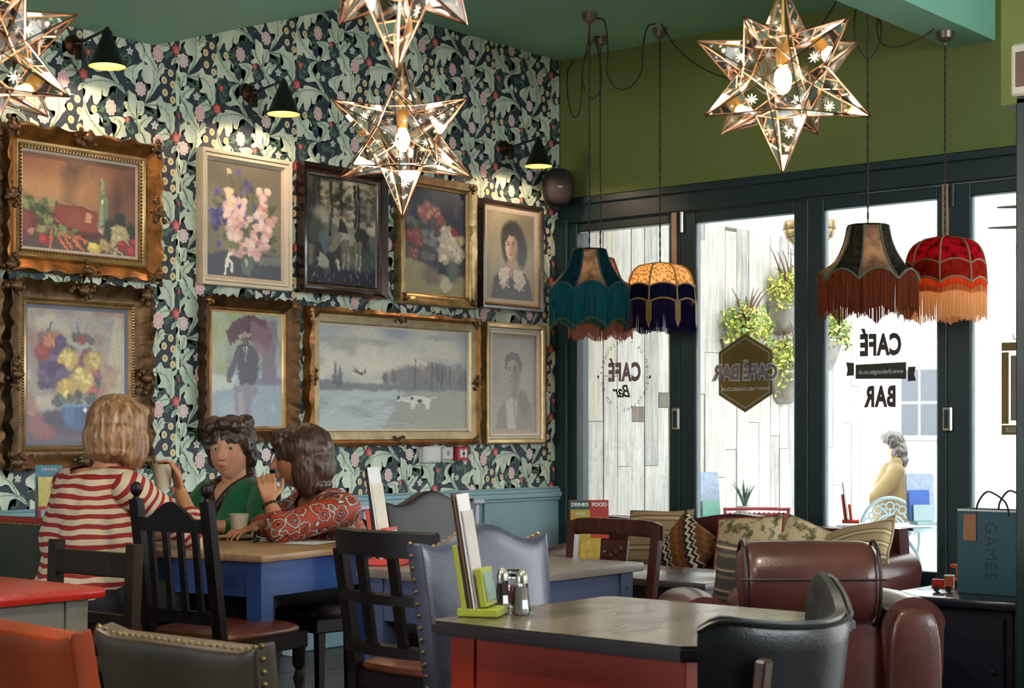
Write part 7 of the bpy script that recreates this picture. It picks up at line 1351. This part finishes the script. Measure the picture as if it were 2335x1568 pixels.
def hair_mat(name, a, b_, c_):
    m, t, b, o = nt(name); L = t.links.new; tc = N(t, 'ShaderNodeTexCoord'); mp = N(t, 'ShaderNodeMapping'); mp.inputs['Scale'].default_value = (60, 60, 5); L(tc.outputs['Object'], mp.inputs[0]); n = N(t, 'ShaderNodeTexNoise', i_Scale=1.0, i_Detail=4.0); L(mp.outputs[0], n.inputs['Vector'])
    r = ramp(t, [(.3, a), (.5, b_), (.7, c_)]); L(n.outputs[0], r.inputs[0]); L(r.outputs[0], b.inputs['Base Color']); b.inputs['Roughness'].default_value = .42; bp = N(t, 'ShaderNodeBump', i_Strength=.5, i_Distance=.006); L(n.outputs[0], bp.inputs['Height']); L(bp.outputs[0], b.inputs['Normal']); return m
def strands(H, amp=.004, fa=16, fz=3.0, seed=0):
    Hi = np.array(H.inverted())
    def f(co):
        q = co @ Hi[:3, :3].T + Hi[:3, 3]; a = np.arctan2(q[:, 1], q[:, 0]); return np.array([amp * mnoise.noise(Vector((math.cos(t_) * fa * .5, math.sin(t_) * fa * .5, z * fz * 8 + seed))) + amp * .6 * mnoise.noise(Vector((math.cos(t_) * fa, math.sin(t_) * fa, z * fz * 14 + seed))) for t_, z in zip(a, q[:, 2])])
    return f
def hd(pos, yaw, pitch=0, roll=0, s=1.0): return Matrix.Translation(pos) @ Matrix.Rotation(yaw, 4, 'Z') @ Matrix.Rotation(pitch, 4, 'Y') @ Matrix.Rotation(roll, 4, 'X') @ Matrix.Scale(s, 4)
# ---------- woman in the striped top (from behind)
RS = math.radians(2)
t = thing('person', 'person in a red and cream striped top holding a paper cup', 'person', (3.47, 4.97, 0), RS); TS = t
HS = hd((.135, -.015, 1.19), math.radians(14), math.radians(10), math.radians(-4), 1.02)
elbR, wrR = V(.34, -.215, .79), V(.375, -.075, .955); elbL, wrL = V(.26, .22, .79), V(.46, .06, .79)
def body_s(mb):
    head_solid(mb, HS); p_cap(mb, (.06, -.005, 1.0), (.115, -.012, 1.12), .056, .052); p_cap(mb, (-.02, 0, .58), (.01, 0, .72), .15, .145); p_cap(mb, (.01, -.04, .80), (.035, -.04, .96), .13, .10); p_cap(mb, (.01, .04, .80), (.035, .04, .96), .13, .10); p_cap(mb, (.04, -.13, 1.0), (.04, .13, 1.0), .055, .055)
    for s_, e, w_ in ((-1, elbR, wrR), (1, elbL, wrL)): p_cap(mb, (.05, s_ * .175, .985), e, .050, .042); p_cap(mb, e, w_, .041, .026)
    hand_solid(mb, wrR, (.02, .35, .93), (.9, -.4, 0.1), .75, 0, -1, .95); hand_solid(mb, wrL, (.8, -.5, .05), (0, .1, 1), .35, 0, 1, .95)
    for s_ in (-1, 1): p_cap(mb, (-.02, s_ * .09, .56), (.36, s_ * .10, .55), .085, .062); p_cap(mb, (.36, s_ * .10, .55), (.36, s_ * .10, .10), .06, .038); p_cap(mb, (.36, s_ * .10, .06), (.50, s_ * .11, .04), .04, .03)
fuse('body', body_s, .0055, 3, skin_m, t, skin_color(HS, 'b9805e', 'a0564c', '5a4030'))
eyes(t, HS)
def hair_s(mb):
    mb.ball(HS @ V(-.018, 0, .028), (.122, .104, .108), 28, 20, HS.to_3x3().to_4x4()); mb.ball(HS @ V(-.045, 0, -.03), (.098, .106, .098), 28, 20, HS.to_3x3().to_4x4())
    for s_ in (-1, 1): mb.ball(HS @ V(.005, s_ * .062, -.05), (.075, .042, .095), 20, 14, HS.to_3x3().to_4x4())
    mb.ball(HS @ V(-.06, 0, -.09), (.065, .088, .03), 20, 12, HS.to_3x3().to_4x4()); mb.ball(HS @ V(.07, 0, .085), (.045, .07, .035), 16, 10, HS.to_3x3().to_4x4())
fuse('hair', hair_s, .005, 5, hair_mat('ash_blonde_hair', '5a3b24', '8c6442', 'b99a72'), t, None, lambda c: False, strands(HS, .0045, 14))
stripe_top = stripes('red_cream_stripes', [(0, 'c9b597'), (.54, '8f1517')], 28.5, 2, .75, .035)
def top_s(mb):
    p_cap(mb, (-.03, 0, .59), (.0, 0, .70), .175, .165); p_cap(mb, (.0, -.05, .80), (.02, -.055, .95), .145, .115); p_cap(mb, (.0, .05, .80), (.02, .055, .95), .145, .115); p_cap(mb, (.045, -.145, 1.0), (.045, .145, 1.0), .066, .066); p_cap(mb, (-.03, 0, .92), (.01, 0, 1.0), .10, .085)
fuse('top', top_s, .007, 8, stripe_top, t, None, lambda c: c.z > 1.035 + .25 * abs(c.y) and abs(c.y) < .085, lambda co: np.array([.008 * mnoise.noise(Vector((p[0] * 6, p[1] * 6, p[2] * 22))) * max(0, 1 - (p[2] - .55) / .35) for p in co.astype(float)]))
def sleeve(t, p, q, r0, r1, m_, n=20):
    p, q = Vector(p), Vector(q); d = q - p; M = d.to_track_quat('Z', 'Y').to_matrix().to_4x4(); L = d.length; o = bpy.data.objects.new('sleeve', None)
    mb = MB(); mb.grid(lambda u, v: V(*(lambda r: (r * math.cos(u * 2 * PI), r * math.sin(u * 2 * PI), v * L))((r0 + (r1 - r0) * v) * (1 + .04 * math.sin(v * 19 + 2 * math.cos(u * 2 * PI)))) ), n, 16, True, False)
    mb.ball((0, 0, 0), (r0, r0, r0), n, 10); o = mb.build('sleeve', m_, t, 60); o.matrix_local = Matrix.Translation(p) @ M; return o
sleeve(t, (.05, -.175, .985), elbR, .068, .055, stripe_top); sleeve(t, elbR, elbR.lerp(wrR, .55), .054, .044, stripe_top); sleeve(t, (.05, .175, .985), elbL, .068, .055, stripe_top); sleeve(t, elbL, elbL.lerp(wrL, .6), .054, .044, stripe_top)
navy_tr = mat('black_trousers', '14131a', .8, 0, .1)
def trousers(t, s=1.0, kx=.36):
    def f(mb):
        p_cap(mb, (-.03, -.05, .56), (-.03, .05, .56), .135, .135)
        for s_ in (-1, 1): p_cap(mb, (-.02, s_ * .09, .565), (kx, s_ * .10, .555), .10, .076); p_cap(mb, (kx, s_ * .10, .555), (kx, s_ * .10, .12), .073, .055)
    fuse('trousers', f, .011, 4, navy_tr, t)
    for s_ in (-1, 1): mb = MB(); mb.ball((kx + .06, s_ * .105, .045), (.125, .046, .045), 16, 10); mb.build('shoe', black_m, t)
trousers(t)
# cup in her hand
Mt = Matrix.Translation((3.47, 4.97, 0)) @ Matrix.Rotation(RS, 4, 'Z'); hc = Mt @ (wrR + V(-.035, .062, .015)); cu = cup('cream paper cup held up by the striped top', hc, .098)
# ---------- woman in the green jumper
t = thing('person', 'person in a green V-neck jumper with short dark hair', 'person', (4.60, 5.48, 0), PI)
HG = hd((.055, .03, 1.105), math.radians(27), math.radians(0), math.radians(3), 1.06)
eR, wR, eL, wL = V(.12, -.23, .77), V(.27, .03, .795), V(.10, .25, .775), V(.26, .17, .79)
def body_g(mb):
    head_solid(mb, HG); p_cap(mb, (.005, .01, .90), (.04, .03, 1.02), .058, .055); p_cap(mb, (-.02, 0, .58), (-.01, 0, .72), .15, .14); p_cap(mb, (-.01, -.05, .76), (.0, -.05, .88), .125, .098); p_cap(mb, (-.01, .05, .76), (.0, .05, .88), .125, .098); p_cap(mb, (-.01, -.14, .915), (-.01, .14, .915), .052, .052); mb.ball((.03, 0, .90), (.078, .09, .075))
    for s_, e, w_ in ((-1, eR, wR), (1, eL, wL)): p_cap(mb, (-.005, s_ * .18, .905), e, .05, .042); p_cap(mb, e, w_, .041, .027)
    hand_solid(mb, wR, (.45, .9, -.02), (.1, -.1, 1), .7, 0, -1, .95); hand_solid(mb, wL, (.7, -.65, .05), (.3, .2, .9), .8, 0, 1, .95)
    for s_ in (-1, 1): p_cap(mb, (-.02, s_ * .09, .56), (.36, s_ * .10, .55), .085, .062); p_cap(mb, (.36, s_ * .10, .55), (.36, s_ * .10, .10), .06, .038)
fuse('body', body_g, .005, 3, skin_m, t, skin_color(HG, 'c48e70', 'a2504a', '3a2a22', .22)); eyes(t, HG, (1, .25, -.05))
def hair_g(mb):
    R3 = HG.to_3x3().to_4x4(); mb.ball(HG @ V(-.025, 0, .045), (.112, .097, .100), 24, 18, R3); mb.ball(HG @ V(-.06, 0, -.02), (.075, .088, .085), 24, 18, R3)
    for s_ in (-1, 1): mb.ball(HG @ V(.015, s_ * .078, .04), (.045, .032, .065), 14, 10, R3); mb.ball(HG @ V(-.02, s_ * .082, -.02), (.04, .026, .05), 14, 10, R3)
    for q in ((.055, -.05, .098), (.06, 0, .110), (.05, .05, .10), (.0, -.07, .115), (0, .07, .115), (-.02, 0, .118), (-.07, -.04, .11), (-.07, .04, .11)): mb.ball(HG @ V(*q), (.042, .038, .032), 12, 8, R3)
    mb.ball(HG @ V(-.07, .03, -.10), (.03, .05, .05), 12, 8, R3)
fuse('hair', hair_g, .005, 3, hair_mat('dark_brown_hair', '1c1210', '33211a', '4d3628'), t, None, None, strands(HG, .007, 12, 4, 5))
green_k = mat('emerald_knit', '135a34', .85, 0, .18, 18, .3, 260, 0, .2, None, 0, None, .3)
def top_g(mb):
    p_cap(mb, (-.03, 0, .58), (-.01, 0, .70), .175, .165); p_cap(mb, (-.01, -.06, .76), (.0, -.065, .88), .15, .115); p_cap(mb, (-.01, .06, .76), (.0, .065, .88), .15, .115); p_cap(mb, (-.01, -.155, .915), (-.01, .155, .915), .066, .066)
    for s_, e, w_ in ((-1, eR, wR), (1, eL, wL)): p_cap(mb, (-.005, s_ * .19, .905), e, .070, .058); p_cap(mb, e, e.lerp(w_, .62), .056, .044)
fuse('jumper', top_g, .007, 6, green_k, t, None, lambda c: (c.x > -.02 and abs(c.y) < .075 and c.z > .85 + 1.5 * abs(c.y)) or (c.z > .955 and abs(c.y) < .085), lambda co: np.array([.006 * mnoise.noise(Vector((p[0] * 9, p[1] * 9, p[2] * 14))) for p in co.astype(float)]))
def leopard():
    m, tt, b, o = nt('leopard_print_cloth'); L = tt.links.new; tc = N(tt, 'ShaderNodeTexCoord'); v = N(tt, 'ShaderNodeTexVoronoi', i_Scale=75.0); L(tc.outputs['Object'], v.inputs['Vector']); r = ramp(tt, [(.2, '9c3f1c'), (.42, '1a0f0c')]); L(v.outputs['Distance'], r.inputs[0]); L(r.outputs[0], b.inputs['Base Color']); b.inputs['Roughness'].default_value = .7; return m
leo = leopard()
for s_ in (-1, 1):
    mb = MB(); mb.tube(spline([(.122, s_ * .004, .845), (.115, s_ * .028, .885), (.088, s_ * .055, .93), (.045, s_ * .078, .965), (-.015, s_ * .075, .990), (-.055, s_ * .03, 1.0), (-.06, 0, 1.0)], 5), [.012 + .006 * math.sin(i / 30 * PI) for i in range(31)], 8); mb.build('collar', leo, t)
trousers(t); mb = MB(); mb.tube([wR.lerp(eR, .12) + V(0, .030 * math.cos(k * PI / 8), .030 * math.sin(k * PI / 8)) for k in range(16)], .003, 6, True); mb.build('bracelet', steel, t)
# ---------- woman in the orange floral blouse (profile)
RF = math.radians(163); t = thing('person', 'person in an orange floral blouse with a brown bob', 'person', (4.68, 4.98, 0), RF)
HF = hd((.125, -.012, 1.078), math.radians(-27), math.radians(5), 0, 1.05)
eF, wF, eO, wO = V(.33, .235, .795), V(.345, .175, .905), V(.20, -.20, .78), V(.34, .02, .79)
def body_f(mb):
    head_solid(mb, HF); p_cap(mb, (.03, .0, .89), (.085, -.005, 1.0), .055, .052); p_cap(mb, (-.02, 0, .58), (0, 0, .72), .15, .14); p_cap(mb, (.0, -.05, .76), (.02, -.05, .85), .12, .095); p_cap(mb, (.0, .05, .76), (.02, .05, .85), .12, .095); p_cap(mb, (.015, -.13, .875), (.015, .13, .875), .05, .05); mb.ball((.05, 0, .855), (.075, .09, .07))
    for s_, e, w_ in ((1, eF, wF), (-1, eO, wO)): p_cap(mb, (.015, s_ * .175, .87), e, .05, .042); p_cap(mb, e, w_, .043, .026)
    hand_solid(mb, wF, (.05, -.25, .95), (.35, .9, .2), 1.0, 0, 1, .95); hand_solid(mb, wO, (.85, .4, 0), (0, 0, 1), .4, 0, -1, .95)
    for s_ in (-1, 1): p_cap(mb, (-.02, s_ * .09, .56), (.36, s_ * .10, .55), .085, .062); p_cap(mb, (.36, s_ * .10, .55), (.36, s_ * .10, .10), .06, .038)
fuse('body', body_f, .005, 3, skin_m, t, skin_color(HF, 'bd835f', 'a2504a', '4a3326', .2)); eyes(t, HF)
def hair_f(mb):
    R3 = HF.to_3x3().to_4x4(); mb.ball(HF @ V(-.022, 0, .035), (.120, .103, .104), 28, 20, R3); mb.ball(HF @ V(-.05, 0, -.035), (.095, .104, .10), 28, 20, R3)
    for s_ in (-1, 1): mb.ball(HF @ V(-.022, s_ * .066, -.055), (.058, .04, .105), 20, 14, R3)
    mb.ball(HF @ V(.072, 0, .072), (.038, .068, .034), 16, 10, R3); mb.ball(HF @ V(.055, 0, .095), (.05, .07, .03), 16, 10, R3); mb.ball(HF @ V(-.05, 0, -.115), (.075, .09, .035), 20, 12, R3)
fuse('hair', hair_f, .005, 5, hair_mat('chestnut_brown_hair', '24150f', '41291c', '5d402c'), t, None, None, strands(HF, .005, 14, 3, 9))
def floral():
    m, tt, b, o = nt('orange_floral_print'); L = tt.links.new; tc = N(tt, 'ShaderNodeTexCoord'); v = N(tt, 'ShaderNodeTexVoronoi', i_Scale=19.0); L(tc.outputs['Object'], v.inputs['Vector']); r = ramp(tt, [(0, 'd8b8a8'), (.08, '1c1a1e'), (.16, '7d7a80'), (.22, '1f1a1c'), (.31, 'b8421f'), (.42, '2a2022'), (.47, 'a8381a'), (.55, '6b6460'), (.60, 'c9bcb0'), (.66, '241c1e'), (.71, 'a8381a')], 'CONSTANT'); n = N(tt, 'ShaderNodeTexNoise', i_Scale=38.0, i_Detail=3.0); L(tc.outputs['Object'], n.inputs['Vector']); ma = N(tt, 'ShaderNodeMath', operation='MULTIPLY_ADD', i_1=.55, i_2=-.22); L(n.outputs[0], ma.inputs[0]); ad = N(tt, 'ShaderNodeMath', operation='ADD'); L(v.outputs['Distance'], ad.inputs[0]); L(ma.outputs[0], ad.inputs[1]); L(ad.outputs[0], r.inputs[0]); L(r.outputs[0], b.inputs['Base Color']); b.inputs['Roughness'].default_value = .6; return m
flo = floral()
def top_f(mb):
    p_cap(mb, (-.03, 0, .58), (-.01, 0, .70), .175, .165); p_cap(mb, (-.0, -.055, .76), (.02, -.06, .85), .142, .11); p_cap(mb, (-.0, .055, .76), (.02, .06, .85), .142, .11); p_cap(mb, (.015, -.145, .875), (.015, .145, .875), .064, .064)
    for s_, e, w_, k in ((1, eF, wF, .22), (-1, eO, wO, .3)): p_cap(mb, (.015, s_ * .18, .87), e, .075, .064); p_cap(mb, e, e.lerp(w_, k), .062, .056)
fuse('blouse', top_f, .007, 5, flo, t, None, lambda c: (c.x > .02 and abs(c.y) < .085 and c.z > .80 + 1.1 * abs(c.y)) or (c.z > .915 and abs(c.y) < .085), lambda co: np.array([.008 * mnoise.noise(Vector((p[0] * 8, p[1] * 8, p[2] * 12))) for p in co.astype(float)]))
trousers(t); d = (wF - eF).normalized(); u = d.orthogonal().normalized(); w_ = d.cross(u); mb = MB()
for k in range(14): mb.ball(wF - d * .012 + (u * math.cos(k * PI / 7) + w_ * math.sin(k * PI / 7)) * .031, .0068, 8, 6)
mb.build('bead_bracelet', mat('dark_beads', '3a2620', .25, 0, .4, 60), t)
# ---------- passer-by outside
p = at_d(2035, 978, 14.3); yaw = math.atan2(.7638, -.6455); t = thing('person', 'passer-by in a mustard coat walking along the street', 'person', (p.x, p.y, ZS), yaw)
HP = hd((.03, 0, 1.475), 0, .12, 0, 1.0)
def body_p(mb):
    head_solid(mb, HP); p_cap(mb, (0, 0, 1.28), (.02, 0, 1.38), .055, .05); p_cap(mb, (0, 0, .85), (0, 0, 1.15), .12, .12); p_cap(mb, (0, -.14, 1.25), (0, .14, 1.25), .05, .05)
    for s_, e, w_ in ((-1, (-.12, -.22, 1.0), (.0, -.24, .78)), (1, (.20, .22, 1.02), (.42, .20, .90))): p_cap(mb, (0, s_ * .17, 1.24), e, .048, .04); p_cap(mb, e, w_, .038, .026); hand_solid(mb, w_, Vector(w_) - Vector(e), (0, s_, .2), .4, 0, -s_, .95)
    for s_, kx, fx in ((-1, .12, -.02), (1, .10, .30)): p_cap(mb, (0, s_ * .08, .84), (kx, s_ * .08, .46), .085, .06); p_cap(mb, (kx, s_ * .08, .46), (fx, s_ * .08, .09), .055, .036); p_cap(mb, (fx, s_ * .08, .04), (fx + .14, s_ * .085, .035), .036, .028)
fuse('body', body_p, .008, 2, skin_m, t, skin_color(HP, 'c79a7c', 'a0564c', '5a4030')); eyes(t, HP)
def hair_p(mb):
    R3 = HP.to_3x3().to_4x4(); mb.ball(HP @ V(-.03, 0, .03), (.115, .10, .105), 20, 14, R3); mb.ball(HP @ V(-.07, 0, -.06), (.085, .11, .11), 20, 14, R3); mb.ball(HP @ V(-.09, 0, -.15), (.06, .10, .07), 20, 14, R3)
fuse('hair', hair_p, .008, 3, hair_mat('sandy_hair', '140d08', '22170e', '33251a'), t, None, None, strands(HP, .01, 10))
coat_m = mat('mustard_wool_coat', '54431f', .85, 0, .1, 8)
def coat(mb):
    p_cap(mb, (0, 0, .78), (0, 0, 1.12), .19, .165); p_cap(mb, (0, -.145, 1.245), (0, .145, 1.245), .075, .075); p_cap(mb, (0, 0, 1.1), (0, 0, 1.22), .15, .12); p_cap(mb, (-.02, -.07, 1.32), (-.02, .07, 1.32), .06, .06)
    for s_, e, w_ in ((-1, (-.12, -.22, 1.0), (.0, -.24, .78)), (1, (.20, .22, 1.02), (.42, .20, .90))): p_cap(mb, (0, s_ * .17, 1.24), e, .075, .062); p_cap(mb, e, Vector(e).lerp(Vector(w_), .9), .062, .052)
fuse('coat', coat, .010, 4, coat_m, t)
def ptr(mb):
    for s_, kx, fx in ((-1, .12, -.02), (1, .10, .30)): p_cap(mb, (0, s_ * .08, .80), (kx, s_ * .08, .46), .10, .075); p_cap(mb, (kx, s_ * .08, .46), (fx, s_ * .08, .10), .07, .05)
fuse('trousers', ptr, .012, 3, mat('denim', '2f3a52', .85), t)
